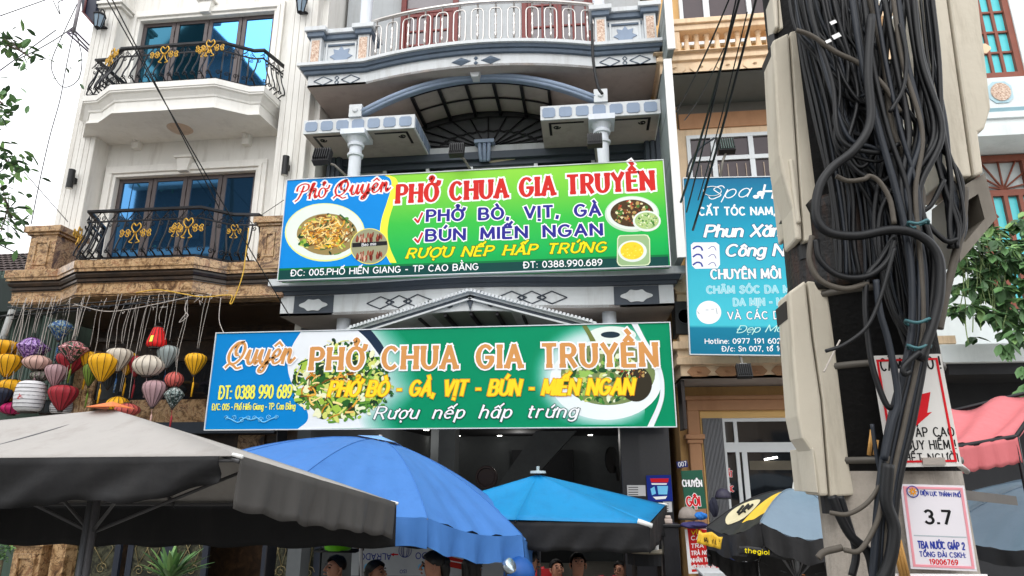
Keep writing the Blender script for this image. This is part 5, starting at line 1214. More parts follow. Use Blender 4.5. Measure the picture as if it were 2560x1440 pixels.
# small signs near the ground
g4 = Sign((1710,1176),(1757,1176),(1706,1275),(1766,1270), 9.0, 'green_board', 'small dark green board with white and red letters by the orange house', 'sign')
g4.board([mat('bottle_green_board', (18,84,62), .5, noise=.08)], .03); g4.text('CHUYÊN', (1707,1216), (1755,1216), 16, .2, IW, IBK, .06, .004); g4.text('GỘI', (1718,1265), (1750,1264), 22, .22, IRED2, IW, .06, .004)
g5 = Sign((1712,1320),(1796,1326),(1722,1438),(1808,1430), 7.6, 'drink_poster', 'white paper with red panel listing hot tea drinks', 'poster')
g5.board([IW], .006, bevel=0); g5.poly([(1718,1320),(1790,1326),(1797,1423),(1730,1430)], inkmat('poster_red', (206,40,40)), .003, 'red_panel')
for (tx, y, c_, w9, mt) in (('VỈA HÈ', 1336, 9, .2, IY), ('CÀ PHÊ', 1350, 10, .22, IW), ('TRÀ ĐÁ', 1370, 10, .22, IW), ('TRÀ NÓNG', 1388, 10, .22, IW), ('NHÂN TRẦN', 1406, 10, .22, IW), ('NƯỚC ÉP HOA QUẢ TƯƠI', 1423, 9, .2, IW)): g5.text(tx, (1728,y), (1788,y-3), c_, w9, mt, depth=.006, slant=.1)
g6 = Sign((1690,1155),(1718,1150),(1694,1170),(1720,1168), 9.3, 'house_number_plate', 'small blue house number plate behind the wires', 'sign')
g6.board([inkmat('plate_blue', (22,40,110))], .01, bevel=0); g6.text('007', (1697,1167), (1717,1164), 11, .18, IW, depth=.004)
g7 = Sign((1617,1188),(1679,1188),(1618,1255),(1680,1252), 9.02, 'event_poster', 'blue event poster on the black pillar', 'poster')
g7.board([inkmat('poster_blue', (24,44,130))], .006, bevel=0); 
for (q, mt) in (([(1625,1196),(1672,1196),(1670,1206),(1628,1206)], IRED2), ([(1628,1208),(1668,1208),(1666,1212),(1630,1212)], IW), ([(1643,1215),(1670,1215),(1668,1236),(1646,1236)], ILB), ([(1648,1219),(1660,1219),(1660,1232),(1648,1232)], IBK), ([(1626,1222),(1636,1216),(1640,1234),(1630,1238)], ILB), ([(1632,1242),(1668,1240),(1664,1247),(1640,1249)], IW)): g7.poly(q, mt, .003+.0005*random.random(), 'poster_print')
for (q, lab) in (((1568,1213,1614,1240), 'white notice with small print on the black pillar'), ((1658,1254,1680,1280), 'small white notice below the blue event poster')):
    s_ = Sign((q[0],q[1]),(q[2],q[1]),(q[0],q[3]),(q[2],q[3]), 9.03, 'notice', lab, 'notice'); s_.board([inkmat('notice_paper', (190,190,190))], .004, bevel=0)
    for i in range(4): yy = q[1]+(q[3]-q[1])*(i+.7)/4.4; s_.poly([(q[0]+3,yy),(q[0]+(q[2]-q[0])*.6,yy),(q[0]+(q[2]-q[0])*.6,yy+2),(q[0]+3,yy+2)], IBK, .003, 'print_line')
g8 = Sign((1815,1172),(1832,1172),(1816,1230),(1834,1230), 10.1, 'window_lettering', 'red cut letters on the glass beside the folding gate', 'sign')
g8.text('CẮT', (1814,1192), (1831,1192), 14, .2, IRED2, IW, .05, .004); g8.text('TÓC', (1816,1229), (1834,1229), 14, .2, IRED2, IW, .05, .004)
# white panel with upside-down print behind the blue umbrella
g9 = Sign((880,1352),(1285,1352),(878,1440),(1285,1440), 7.9, 'printed_panel', 'white printed panel with upside-down lettering behind the blue umbrella', 'panel')
g9.board([mat('white_panel', (196,202,206), .4, noise=.06)], .04); 
g9.text('ALRADO', (900,1384), (978,1384), 15, .16, IBL, depth=.004, flip=True); g9.text('ALRADO', (1040,1382), (1120,1382), 15, .16, IBL, depth=.004, flip=True)
g9.text('ISO', (1000,1425), (1016,1424), 8, .18, IBL, depth=.004, flip=True)
m = M(); c = g9.L(1013, 1376)
for k in range(3): m.tube([(c[0]+.075*math.cos(t*.4)*(1 if k == 0 else .3*k), -.004, c[1]+.075*math.sin(t*.4)) for t in range(17)], .003, 4)
m.build('globe_print', IBL, g9.root, world=False)
g9.poly([(976,1386),(985,1382),(985,1384),(996,1385),(996,1388),(985,1388),(985,1391)], IRED2, .004, 'arrow_print')
ell(g9, 918, 1418, 8, 9, ILB, .004, 'dot_print', 14); ell(g9, 1052, 1418, 7, 9, ILB, .004, 'dot_print', 14); ell(g9, 1200, 1423, 6, 8, ILB, .004, 'dot_print', 14)
g9.poly([(1100,1384),(1160,1400),(1160,1425),(1112,1415)], inkmat('panel_red', (196,52,44)), .004, 'red_print'); g9.poly([(1106,1397),(1158,1407),(1158,1410),(1107,1400)], IW, .005, 'white_print')
g9.poly([(886,1352),(903,1352),(903,1372),(896,1374),(886,1360)], IOR, .005, 'orange_tape')
# ------------------------------------------------------------------ parasols
def cloth(name, base, dirt, rough=.75): return mat(name, base, rough, noise=.06, scale=3, dirt=dirt, dscale=2, bump=.45, bscale=6)
MBEIGE = cloth('beige_canvas', (164,160,156), (130,122,114,.5)); MBLKC = cloth('black_canvas', (21,21,23), (40,38,37,.5)); MGRYC = cloth('faded_black_canvas', (74,72,70), (52,50,48,.5))
MBLUE = cloth('blue_nylon', (62,116,184), (44,92,156,.45), .7); MCYAN = cloth('cyan_nylon', (2,128,184), (8,96,150,.5), .6)
def panel(m, a, b, c, n=8, sag=.0, dome=.0):
    """triangular cloth panel apex a, rim b-c; sags between its ribs"""
    a, b, c = Vector(a), Vector(b), Vector(c)
    def fn(s, t):
        p = a+(b-a)*t+(c-b)*(t*s); p.z += dome*math.sin(math.pi*t)*1.0 - sag*math.sin(math.pi*s)*t*(1-t)*3.2; return p
    m.smooth = True; m.grid(fn, n, n); m.smooth = False
def valance(m, a, b, h, n=26, amp=.02, waves=7, seed=1, lift=None, slant=0):
    a, b = Vector(a), Vector(b); d = (b-a).normalized(); nrm = Vector((d.y, -d.x, 0)).normalized(); rnd = random.Random(seed); ph = [rnd.uniform(0,6.3) for _ in range(4)]
    def fn(s, t):
        p = a+(b-a)*s; hh = h*(1+(lift(s) if lift else 0))
        f = (math.sin(s*waves*6.28+ph[0]+t*slant)*.6+math.sin(s*waves*2.3*6.28+ph[1]+t*slant*1.6)*.28+math.sin(s*waves*.45*6.28+ph[2])*.6)
        p = p+nrm*(amp*f*(.15+t)+.012)+Vector((0,0,-hh*t*(1+.03*math.sin(s*40+ph[3])))); return p
    m.smooth = True; m.grid(fn, n*3, 6); m.smooth = False
# beige parasol
Pk = W(278, 1024, 4.0); A = W(600, 1140, 3.2); B = W(990, 1257, 4.8); D = Vector((2*Pk.x-B.x-.3, 3.2, W(-100,1150,3.2).z)); Cc = D+(B-A)
t = thing('market_parasol', 'large beige market parasol with a torn black valance and grey side flap', 'parasol', (Pk.x, Pk.y, 0))
m = M()
for p, q, sg in ((D,A,.05),(A,B,.05),(B,Cc,.04),(Cc,D,.04)): panel(m, Pk, p, q, 10, sg, .015)
m.build('canopy', MBEIGE, t, solid=.004)
m = M(); valance(m, D, A+(D-A)*.03, .235, 34, .035, 5, 3, lift=lambda s: -.12+.25*math.sin(s*3.1+.5)+.05*math.sin(s*31)+.02*math.sin(s*97)-.5*max(0,s-.93)*6, slant=4.5)
valance(m, B, Cc, .3, 24, .02, 6, 9); valance(m, Cc, D, .3, 20, .02, 6, 4); m.build('valance', MBLKC, t, solid=.003)
m = M(); valance(m, A, B+(A-B)*.02, .25, 24, .022, 5, 5, lift=lambda s: .05*math.sin(s*5), slant=1.5); m.build('valance', MGRYC, t, solid=.003, label='faded grey side valance')
m = M()
for q in (D, A, B, Cc): m.tube([Pk-Vector((0,0,.03)), q-Vector((0,0,.025))], .014, 6)
for p, q in ((D,A),(A,B),(B,Cc),(Cc,D)): m.tube([Pk+(p-Pk)*.97-Vector((0,0,.03)), Pk+(q-Pk)*.97-Vector((0,0,.03))], .010, 6); m.tube([Pk-Vector((0,0,.03)), (p+q)/2-Vector((0,0,.03))], .012, 6)
for q in (D, A, B, Cc): m.tube([Vector((Pk.x,Pk.y,Pk.z-.75)), Pk+(q-Pk)*.5-Vector((0,0,.04))], .011, 6)
m.build('ribs', mat('dull_rib_steel', (90,90,92), .5, .4), t)
m = M(); m.tube([(Pk.x,Pk.y,.12),(Pk.x,Pk.y,Pk.z)], .026, 10); m.lathe([(.28,0),(.28,.1),(.05,.14),(.05,.3)], (Pk.x,Pk.y,0), 20); m.build('pole', mat('grey_pole', (92,92,96), .5, .2), t)
m = M(); panel(m, Pk+Vector((0,-.0,.05)), Pk+Vector((-.10,-.10,.01)), Pk+Vector((.10,-.10,.01)), 4); panel(m, Pk+Vector((0,0,.05)), Pk+Vector((.10,-.10,.01)), Pk+Vector((.10,.10,.01)), 4); panel(m, Pk+Vector((0,0,.05)), Pk+Vector((-.10,.10,.01)), Pk+Vector((-.10,-.10,.01)), 4)
m.build('vent_cap', mat('orange_cloth', (224,120,66), .7), t, solid=.003)
for q, s_ in ((A, 1), (B, 1)):
    m = M(); m.tube([q-Vector((.04,0,-.008)), q+Vector((.015,0,-.006))], [.009,.011], 8); m.build('corner_tip', MWHITEP, t)
m = M(); x = X(212, 1350, 4.3); m.tube([W(226,1250,3.6), Vector((W(226,1250,3.6).x,3.6,0))], .016, 8); m.build('support_post', mat('grey_post', (86,88,92), .5, .2), t)
m = M(); a, b = W(120, 1296, 5.6), W(355, 1318, 5.6); 
def flap(s, u): p = a+(b-a)*s; return Vector((p.x, p.y+.03*math.sin(s*9), p.z-(.20*(1-s)**.6+.02)*u))
m.smooth = True; m.grid(flap, 20, 4); m.build('grey_flap', MGRYC, t, solid=.003, label='torn grey flap of the far valance')
# round parasols
def round_parasol(t, c, apex, r, drop, nribs, tilt, mats, phase=0, val=.2, valm=None, colour=None, sag=.03, curve=1.9, amp=.02, wr=.008, split=None, decal=None):
    Mx = Matrix.Translation(Vector((c[0], c[1], apex))) @ tilt.to_4x4()
    def P(rr, a): 
        return Vector((rr*math.cos(a)*r, rr*math.sin(a)*r, -drop*rr**curve))
    for k in range(nribs):
        a0 = phase+2*math.pi*k/nribs; a1 = phase+2*math.pi*(k+1)/nribs
        def fn(s, u):
            rr = .02+.98*u; p = P(rr, a0)*(1-s)+P(rr, a1)*s; p.z -= sag*math.sin(math.pi*s)*u*(.5+u*.6) + wr*u**3*math.sin(s*24+k*2.1)*math.sin(math.pi*s); return Mx @ p
        m = M(); m.smooth = True; m.grid(fn, 20, 14)
        mt = mats[k % len(mats)] if not colour else mats[colour[k]]
        if split and k in split:
            for q in range(len(m.f)): i_, j_ = q % 20, q//20; m.mi[q] = 1 if split[k][0] <= i_/20 < split[k][1] and j_/14 < split[k][2] else 0
        pn = m.build('canopy_panel', [mt, MYEL] if split else mt, t)
        if decal and k == decal[0]:
            for rr_, mm_, off in ((1, mat('beige_print', (206,196,160), .6), .004),):
                dm = M(); pts_ = [fn(decal[1]+decal[3]*rr_*math.cos(2*math.pi*q/24), decal[2]+decal[4]*rr_*math.sin(2*math.pi*q/24)) for q in range(24)]; ce = fn(decal[1], decal[2]); nn = Mx.to_3x3() @ Vector((0,0,1))
                nn = (nn*.6+(CAM-ce).normalized()*.8).normalized(); dm.add([q+nn*off for q in pts_]+[ce+nn*(off+.006)], [(q, (q+1)%24, 24) for q in range(24)]); dm.build('round_print', mm_, t)
            dm = M(); 
            for (s0,u0,s1,u1) in ((-.5,-.2,-.2,.3),(-.2,-.4,.0,.1),(.1,-.3,.1,.4),(.1,.1,.5,.2),(.35,-.4,.5,.0)): dm.tube([fn(decal[1]+decal[3]*a_, decal[2]+decal[4]*b_)+nn*.014 for a_, b_ in ((s0,u0),(s1,u1))], .008, 4)
            dm.build('print_strokes', MBLACK, t)
        m = M(); m.tube([Mx @ (P(j/10, a0)+Vector((0,0,.003))) for j in range(1, 11)], .004, 4); m.build('seam', mt, t)
        if val:
            m = M(); va, vb = P(1,a0), P(1,a1); rnd = random.Random(k); ph = rnd.uniform(0,6)
            out = Vector((math.cos((a0+a1)/2), math.sin((a0+a1)/2), 0))
            def fv(s, u):
                p = va*(1-s)+vb*s; p.z -= sag*math.sin(math.pi*s)*1.1; q = Mx @ p; q.z -= val*u*(1+.06*math.sin(s*17+ph)); o = (tilt @ out)
                return q+o*(amp*u*(math.sin(s*22+ph)+.6*math.sin(s*47+ph*2)))
            m.smooth = True; m.grid(fv, 26, 5); m.build('valance', (valm[k % len(valm)] if valm else mt), t)
    m = M()
    for k in range(nribs):
        a = phase+2*math.pi*k/nribs; m.tube([Mx @ (P(j/8, a)-Vector((0,0,.012))) for j in range(1, 9)], .007, 5); m.tube([Mx @ Vector((0,0,-drop*1.5)), Mx @ (P(.55,a)-Vector((0,0,.015)))], .006, 5)
    m.build('ribs', mat('rib_steel', (120,120,124), .4, .6), t)
    m = M(); ax = Mx @ Vector((0,0,0)); lo = Vector((c[0], c[1], .1)); el = Mx @ Vector((0,0,-drop*1.2)); m.tube([lo, Vector((el.x,el.y,el.z-.1)), el, ax, Mx @ Vector((0,0,.06))], .018, 8); m.lathe([(.2,0),(.2,.08),(.03,.1)], (c[0],c[1],0), 16); m.build('pole', mat('parasol_pole', (170,172,176), .4, .5), t)
    return Mx
ap = W(948, 1102, 6.6)
t = thing('blue_parasol', 'big domed royal blue parasol in front of the shop', 'parasol', (ap.x, ap.y, 0))
tl = Matrix.Rotation(.175, 3, 'Y') @ Matrix.Rotation(-.09, 3, 'X')
Mx = round_parasol(t, (ap.x, ap.y), ap.z, 1.72, .60, 10, tl, [MBLUE], -.972, .21, None, None, .05, 1.75, .026, .02)
m = M(); panel(m, Mx @ Vector((0,0,.05)), Mx @ Vector((-.16,-.2,.0)), Mx @ Vector((.22,-.16,.0)), 4); panel(m, Mx @ Vector((0,0,.05)), Mx @ Vector((.22,-.16,0)), Mx @ Vector((.2,.2,0)), 4); m.build('vent_cap', mat('pale_blue_vent', (120,170,230), .5), t, solid=.003)
# cyan square parasol
Pk = W(1345, 1186, 7.25); FR = W(1622, 1309, 6.5); BR = W(1664, 1262, 8.0); FL = Vector((2*Pk.x-BR.x, 6.5, FR.z+.02)); BL = Vector((2*Pk.x-FR.x, 8.0, BR.z))
t = thing('cyan_parasol', 'square bright cyan parasol with a black valance at the shop door', 'parasol', (Pk.x, Pk.y, 0))
m = M(); mid = (FL+FR)/2+Vector((0,-.03,.015))
for p, q in ((FL,mid),(mid,FR),(FR,BR),(BR,BL),(BL,FL)): panel(m, Pk, p, q, 8, .045, .0)
m.build('canopy', MCYAN, t, solid=.003)
m = M(); valance(m, FL, FR, .25, 26, .022, 8, 11, slant=5); valance(m, FR, BR, .25, 16, .02, 5, 12, slant=2); valance(m, BR, BL, .22, 16, .02, 5, 13); valance(m, BL, FL, .22, 16, .02, 5, 14); m.build('valance', MBLKC, t, solid=.003)
m = M(); m.tube([FR+Vector((-.10,0,.02)), FR+Vector((.03,0,-.02))], [.025,.022], 8); m.tube([BR+Vector((-.08,0,.01)), BR+Vector((.02,0,0))], .014, 6); m.build('corner_tip', MWHITEP, t)
m = M(); m.lathe([(.0,.085),(.018,.08),(.014,.04),(.08,.036),(.085,.012),(.0,.01)], Pk, 12); m.build('finial', mat('pale_finial', (170,186,190), .5), t)
m = M(); m.tube([(Pk.x,Pk.y,.1), Pk], .02, 8); m.lathe([(.22,0),(.22,.08),(.03,.1)], (Pk.x,Pk.y,0), 16); m.build('pole', mat('cyan_pole', (96,98,104), .5, .3), t)
m = M()
for q in (FL,FR,BR,BL,mid): m.tube([Pk-Vector((0,0,.02)), q-Vector((0,0,.02))], .009, 5)
m.build('ribs', MIRON, t)
# black and yellow parasol
MBKY = cloth('black_nylon', (34,34,36), (60,56,52,.4), .5); MYEL = cloth('yellow_nylon', (240,196,60), (200,160,60,.3), .5); MGBL = cloth('grey_blue_sheen_nylon', (112,132,148), (90,106,122,.4), .45)
ap = W(1992, 1228, 5.2)
t = thing('black_yellow_parasol', 'small black and yellow parasol with grey-blue sky sheen beside the pole', 'parasol', (ap.x, ap.y, 0))
tl = Matrix.Rotation(.19, 3, 'Y') @ Matrix.Rotation(-.27, 3, 'X')
Mx = round_parasol(t, (ap.x, ap.y), ap.z, .64, .40, 8, tl, [MBKY, MYEL, MGBL], -2.2, .14, [MBKY], [2, 2, 2, 0, 0, 0, 0, 0], .06, 1.7, .012, .008, {7: (.5, 1.0, .85)}, (7, .27, .70, .22, .2))  # grey-blue panels are black nylon with the sky's sheen painted in
m = M(); m.lathe([(0,.10),(.02,.06),(.03,.02),(.05,.0),(0,-.01)], (ap.x,ap.y,ap.z), 10); m.build('finial', MWHITEP, t)
s = Sign((1742,1328),(1803,1338),(1748,1356),(1806,1376), 4.75, 'valance_banner', 'crumpled yellow banner strip with black print on the black parasol edge', 'banner')
m = M(); m.smooth = True; m.grid(lambda a, b: Vector((a*s.w, .012*math.sin(a*19+b*3), b*s.h*(1-.12*math.sin(a*9)))), 20, 4); m.build('banner_cloth', MYEL, s.root, world=False, solid=.002)
s.text('THANH LÝ', (1749,1351), (1798,1362), 11, .16, IBK, depth=.016)
s2 = Sign((1850,1366),(2012,1382),(1850,1386),(2012,1400), 4.57, 'rolled_banner', 'rolled black banner with yellow lettering under the parasol edge', 'banner')
m = M(); m.smooth = True; m.grid(lambda a, b: Vector((a*s2.w, .02+.012*math.sin(a*16), s2.h*1.1*b-.1*s2.h+.006*math.sin(a*7))), 30, 3); m.build('banner_cloth', MBKY, s2.root, world=False, solid=.003)
s2.text('thegioi  dong', (1862,1381), (2004,1394), 11, .2, IY, depth=.01, space=9)
# second grey-topped parasol right of the pole
ap = W(2640, 1196, 5.6); t = thing('grey_parasol', 'grey-topped dark parasol under the pink awning', 'parasol', (ap.x, ap.y, 0))
round_parasol(t, (ap.x, ap.y), ap.z, 1.0, .30, 8, Matrix.Rotation(R(-4), 3, 'Y') @ Matrix.Rotation(R(6), 3, 'X'), [MGBL], R(-170), .10, [MBKY], None, .05, 1.7, .012)
# pink awning
t = thing('pink_awning', 'faded pink cloth awning beside the warning plate', 'awning', W(2480, 1100, 4.8))
a0, a1, b0, b1 = W(2330, 1040, 5.6), W(2700, 950, 5.6), W(2330, 1128, 4.6), W(2540, 1092, 4.6); b1 = b0+(b1-b0)*1.0
m = M(); m.smooth = True; a1_ = a0+(a1-a0)*.8
m.grid(lambda s_, u: (a0+(a1_-a0)*s_)*(1-u)+(b0+(b1-b0)*s_)*u+Vector((0,0,.025*math.sin(s_*14+u*3)-.03*math.sin(math.pi*u))), 24, 8)
MPINK = cloth('pink_cloth', (206,112,116), (170,84,90,.5)); m.build('cloth', MPINK, t, solid=.003)
m = M(); valance(m, b0, b1, .16, 14, .012, 5, 21); m.build('valance', MPINK, t, solid=.003)
m = M(); m.tube([a0,a1_], .016, 6); m.tube([b0,b1], .016, 6); m.tube([b1,(b1.x,b1.y,0)], .016, 6); m.tube([a1_,(a1_.x,a1_.y,0)], .016, 6); m.tube([b0,(b0.x,b0.y,0)], .016, 6); m.tube([b1,a1_], .014, 6); m.tube([b0,a0], .014, 6); m.build('frame', MIRON, t)
# ------------------------------------------------------------------ silk lanterns under the marble balcony
LC = {'yellow': (232,172,30), 'pearl': (206,196,180), 'mauve': (176,142,146), 'crimson': (158,44,54), 'coral': (196,92,84), 'red': (214,24,24), 'silver': (150,160,158), 'green': (108,132,52), 'navy': (36,42,60), 'magenta': (190,30,100), 'pink': (206,168,156), 'white': (222,222,224), 'dusky': (62,70,74)}
LM = {k: mat(k+'_silk', v, .55, noise=.12, scale=14, spec=.3) for k, v in LC.items()}
def floral(name, bg_, cs, sc=26):
    return ramp_mat(name, [(.34,bg_),(.46,bg_),(.5,cs[0]),(.56,cs[1]),(.6,bg_),(.66,cs[0])], sc, .55, 2, .6)
LM['purple_floral'] = floral('purple_floral_silk', (70,30,100), [(150,90,190),(220,200,230)], 24); LM['blue_floral'] = floral('blue_floral_silk', (20,70,120), [(60,120,180),(200,200,120)], 22)
LM['green_floral'] = floral('green_floral_silk', (34,70,50), [(196,70,90),(230,190,190)], 20); LM['dark_floral'] = floral('dark_floral_silk', (20,44,42), [(120,140,136),(210,214,210)], 26); LM['pale_floral'] = floral('pale_floral_silk', (140,140,126), [(60,90,60),(210,180,190)], 24)
MWOODD = mat('dark_lantern_wood', (42,28,22), .5); MCORD = mat('pale_cord', (184,176,168), .7)
SHAPES = {'drop': [(.15,0),(.22,.04),(.40,.16),(.68,.36),(.92,.58),(1.0,.73),(.93,.87),(.66,.97),(.34,1.0)], 'oval': [(.3,0),(.62,.10),(.92,.32),(1.0,.5),(.92,.70),(.62,.9),(.3,1.0)],
 'diamond': [(.12,0),(.2,.05),(.58,.32),(1.0,.62),(.96,.70),(.56,.92),(.24,1.0)], 'drum': [(.55,0),(.82,.06),(.96,.2),(1,.5),(.96,.8),(.82,.94),(.5,1.0)], 'cone': [(.62,0),(.86,.04),(1.0,.2),(.86,.45),(.6,.85),(.46,1.0)]}
LAN = [ # centre x, top, bottom, width (survey), colour, shape, depth offset, tassel colour, label
 (5,852,905,62,'yellow','drop',-.05,None,'yellow silk lantern cut by the picture edge, highest of the yellow ones there'),(20,887,944,52,'yellow','drop',-.15,None,'yellow silk lantern just below the one cut by the picture edge'),
 (35,877,906,30,'pearl','oval',.25,None,'small pale lantern half hidden behind two yellow ones'),(77,845,907,52,'purple_floral','diamond',-.1,None,'purple floral diamond lantern'),
 (107,862,890,28,'purple_floral','diamond',.2,None,'small purple floral lantern behind the larger purple one'),(93,889,924,54,'pink','oval',-.12,'mauve','pale pink oval lantern under the purple floral one'),
 (101,926,953,38,'pale_floral','oval',.0,None,'small pale floral lantern above the white paper cylinder'),(140,912,967,45,'mauve','drop',-.1,None,'mauve teardrop lantern beside the crimson ones'),
 (151,801,852,47,'blue_floral','diamond',.0,'blue_floral','blue floral diamond lantern hanging highest'),(183,854,905,57,'green_floral','diamond',-.15,'green','dark green lantern with red blossoms'),
 (177,882,936,58,'crimson','drop',.05,None,'crimson lantern behind the dark green blossom one'),(156,964,1027,57,'crimson','drop',-.1,None,'low crimson teardrop lantern above the beige parasol'),
 (75,953,1029,56,'white','drum',-.15,None,'white paper cylinder lantern with hoops and a small red bird'),(27,950,1007,52,'yellow','drop',-.05,None,'low yellow lantern beside the white paper cylinder'),
 (8,970,1014,36,'navy','drop',-.2,None,'dark navy lantern below the low yellow one'),(30,1006,1036,46,'magenta','oval',-.05,None,'magenta lantern at the edge of the beige parasol'),
 (153,1000,1034,42,'white','drum',.2,None,'white paper lantern behind the low crimson one'),(115,1003,1034,34,'dusky','drum',.15,None,'dusky grey lantern beside the white paper cylinder'),
 (258,885,955,63,'yellow','drop',-.2,'yellow','largest yellow teardrop lantern in the middle of the row'),(219,880,922,38,'yellow','drop',.15,'yellow','yellow lantern half hidden between the green and the largest yellow one'),
 (226,909,966,32,'green','drop',.0,'green','slim olive green lantern'),(297,872,929,55,'pearl','drop',-.05,'blue_floral','pearl grey ribbed lantern overlapping the largest yellow one'),
 (319,882,940,40,'yellow','drop',.15,'yellow','yellow lantern half hidden behind the pearl grey one'),(272,928,973,32,'dusky','drop',.2,None,'dusky blue-grey lantern in shade below the pearl grey one'),
 (294,992,1032,48,'yellow','oval',.0,None,'low yellow lantern above the parasol peak'),(318,1009,1041,53,'coral','oval',-.1,None,'rosy lantern touching the parasol peak'),
 (371,889,940,67,'pearl','oval',-.15,'mauve','wide pearl white oval lantern'),(341,891,944,34,'crimson','drop',.15,'crimson','crimson lantern behind the wide pearl white one'),
 (393,819,869,43,'red','cone',-.1,None,'bright red lantern with a yellow character'),(418,865,921,48,'silver','drop',.05,'blue_floral','silver grey teardrop lantern under the bright red one'),
 (385,952,1018,53,'mauve','drop',-.1,'pink','mauve lantern with open top and dark ribs'),(435,930,969,41,'coral','oval',.0,None,'coral lantern above the dark floral one'),
 (434,969,1021,43,'dark_floral','diamond',-.1,'crimson','dark green and white floral diamond lantern'),(488,884,938,48,'yellow','drop',.0,'yellow','yellow teardrop lantern beside the lower banner')]
LY = 8.45; ztop_wire = zm-.06
for i, (px, top, bot, wd_, colr, shp, dy, tas, lab) in enumerate(LAN):
    Yl = LY+dy*.7; c = W(px, (top+bot)/2, Yl); zt_, zb9_ = Z(px, top, Yl), Z(px, bot, Yl); h = zt_-zb9_; r = wd_*.5*(c-CAM).length/FPX*.97
    t = thing('silk_lantern', lab, 'lantern', (c.x, Yl, zb9_), 'lanterns hung under the marble balcony')
    nr = 14 if shp != 'drum' else 24; prof = [(a*r, b*h) for a, b in SHAPES[shp]]
    prof = [(p[0], p[1]) for p in crom([(a,b,0) for a,b in prof], 3)]
    m = M(); m.smooth = True
    if shp == 'drum': prof = [(a*(1-.03*abs(math.sin(b/h*math.pi*8))), b) for a, b in prof]
    m.lathe(prof, (c.x,Yl,zb9_), nr*4, rib=(lambda a: 1-.085*abs(math.sin(a*nr/2))) if shp != 'drum' else None); m.build('shade', LM[colr], t)
    if colr == 'white':
        m = M()
        for k in range(1, 8): zz = zb9_+h*k/8; rr_ = r*1.0*(1 if .15 < k/8 < .85 else .93); m.tube([(c.x+rr_*math.cos(q*.314), Yl+rr_*math.sin(q*.314), zz) for q in range(21)], .0035, 4, cap=False)
        m.build('hoops', MRUBBERG, t)
    if colr not in ('white',):
        m = M()
        for k in range(nr):
            a = 2*math.pi*k/nr
            if math.sin(a) > .35: continue
            m.tube([(c.x+p[0]*1.0*math.cos(a), Yl+p[0]*1.0*math.sin(a), zb9_+p[1]) for p in prof[::2]], .0042, 3, cap=False)
        m.build('ribs', MWOODD, t)
    m = M(); r0, r1 = prof[0][0], prof[-1][0]
    m.lathe([(r0*.9,-.02),(r0*1.15,-.015),(r0*1.1,.008)], (c.x,Yl,zb9_), 12); m.lathe([(r1*1.05,-.006),(r1*1.05,.012),(r1*.8,.014)], (c.x,Yl,zt_), 12); m.build('end_rings', MWOODD, t)
    m = M(); m.tube([(c.x-r1*.8,Yl,zt_+.01),(c.x-r1*.7,Yl,zt_+.07),(c.x+r1*.7,Yl,zt_+.07),(c.x+r1*.8,Yl,zt_+.01)], .004, 4); m.build('wire_handle', MIRON, t)
    rnd = random.Random(i); jx = rnd.uniform(-.02,.02); m = M(); zk = zt_+.07
    m.tube(crom([(c.x,Yl,zk),(c.x+jx,Yl,zk+(ztop_wire-zk)*.3),(c.x-jx+.015,Yl,zk+(ztop_wire-zk)*.7),(c.x+rnd.uniform(-.02,.08),Yl,ztop_wire-.02*rnd.random())], 4), .0034, 4)
    if i % 3 == 0: m.tube(crom([(c.x+.02,Yl,zk),(c.x+.05+jx,Yl,zk+(ztop_wire-zk)*.5),(c.x+.10,Yl,ztop_wire)], 4), .0034, 4)
    m.build('cord', MCORD, t)
    if tas:
        m = M(); zt9 = zb9_-.02; m.tube([(c.x,Yl,zt9),(c.x+.006,Yl,zt9-.07)], .004, 4); m.tube([(c.x+.006,Yl,zt9-.07),(c.x+.008,Yl,zt9-.10),(c.x+.0,Yl,zt9-.27)], [.006,.014,.010], 6); m.build('tassel', LM[tas], t)
    if colr == 'white' and px < 100:
        m = M(); f = Vector((c.x+.01, Yl-r*1.0, zb9_+h*.42))
        for (a, b) in (((-.02,0,0),(.03,0,.03)),((.0,0,.01),(.0,0,.05)),((.0,0,.01),(.05,0,-.0)),((-.02,0,-.02),(.0,0,.01)),((-.02,0,-.02),(.02,0,-.02))): m.tube([f+Vector(a), f+Vector(b)], .004, 4)
        m.build('bird_print', IRED2, t)
    if colr == 'red':
        m = M(); f = Vector((c.x+.0, Yl-r*.86, zb9_+h*.38)); m.obox(f, Vector((1,0,0)), Vector((0,1,0)), Vector((0,.25,1)).normalized(), .022, .004, .045); m.build('character_print', IYP, t)
# carrying wires and loose ends
for j, (pp, lab, mt, r) in enumerate((([(-20,795),(160,764),(300,752),(405,738),(515,742)],'black lantern wire strung highest along the marble balcony',MRUBBER,.012),([(-20,792),(120,783),(240,772),(395,748),(470,748)],'sagging lower lantern wire with knots along the balcony',MRUBBER,.010),([(20,768),(110,772),(190,770),(330,760),(500,745)],'grey lantern wire tied along the balcony edge',MRUBBERG,.010),([(185,760),(260,778),(330,772),(430,752),(500,738),(506,752)],'white looped cord tangled above the lanterns',MCORD,.006))):
    m = M(); m.tube(crom([W(a,b,LY-.03*j) for a,b in pp], 8), r, 5)
    rnd = random.Random(j)
    for (a, b) in pp[:-1]:
        for k in range(3): q = W(a+rnd.uniform(0,90), b+rnd.uniform(-6,6), LY-.03*j); m.tube(crom([q, q+Vector((rnd.uniform(-.05,.05),-.02,rnd.uniform(-.03,.05))), q+Vector((rnd.uniform(-.08,.08),-.02,rnd.uniform(-.05,.05)))], 3), r*.8, 4)
    m.build('lantern_wire', mt, label=lab, category='wire')
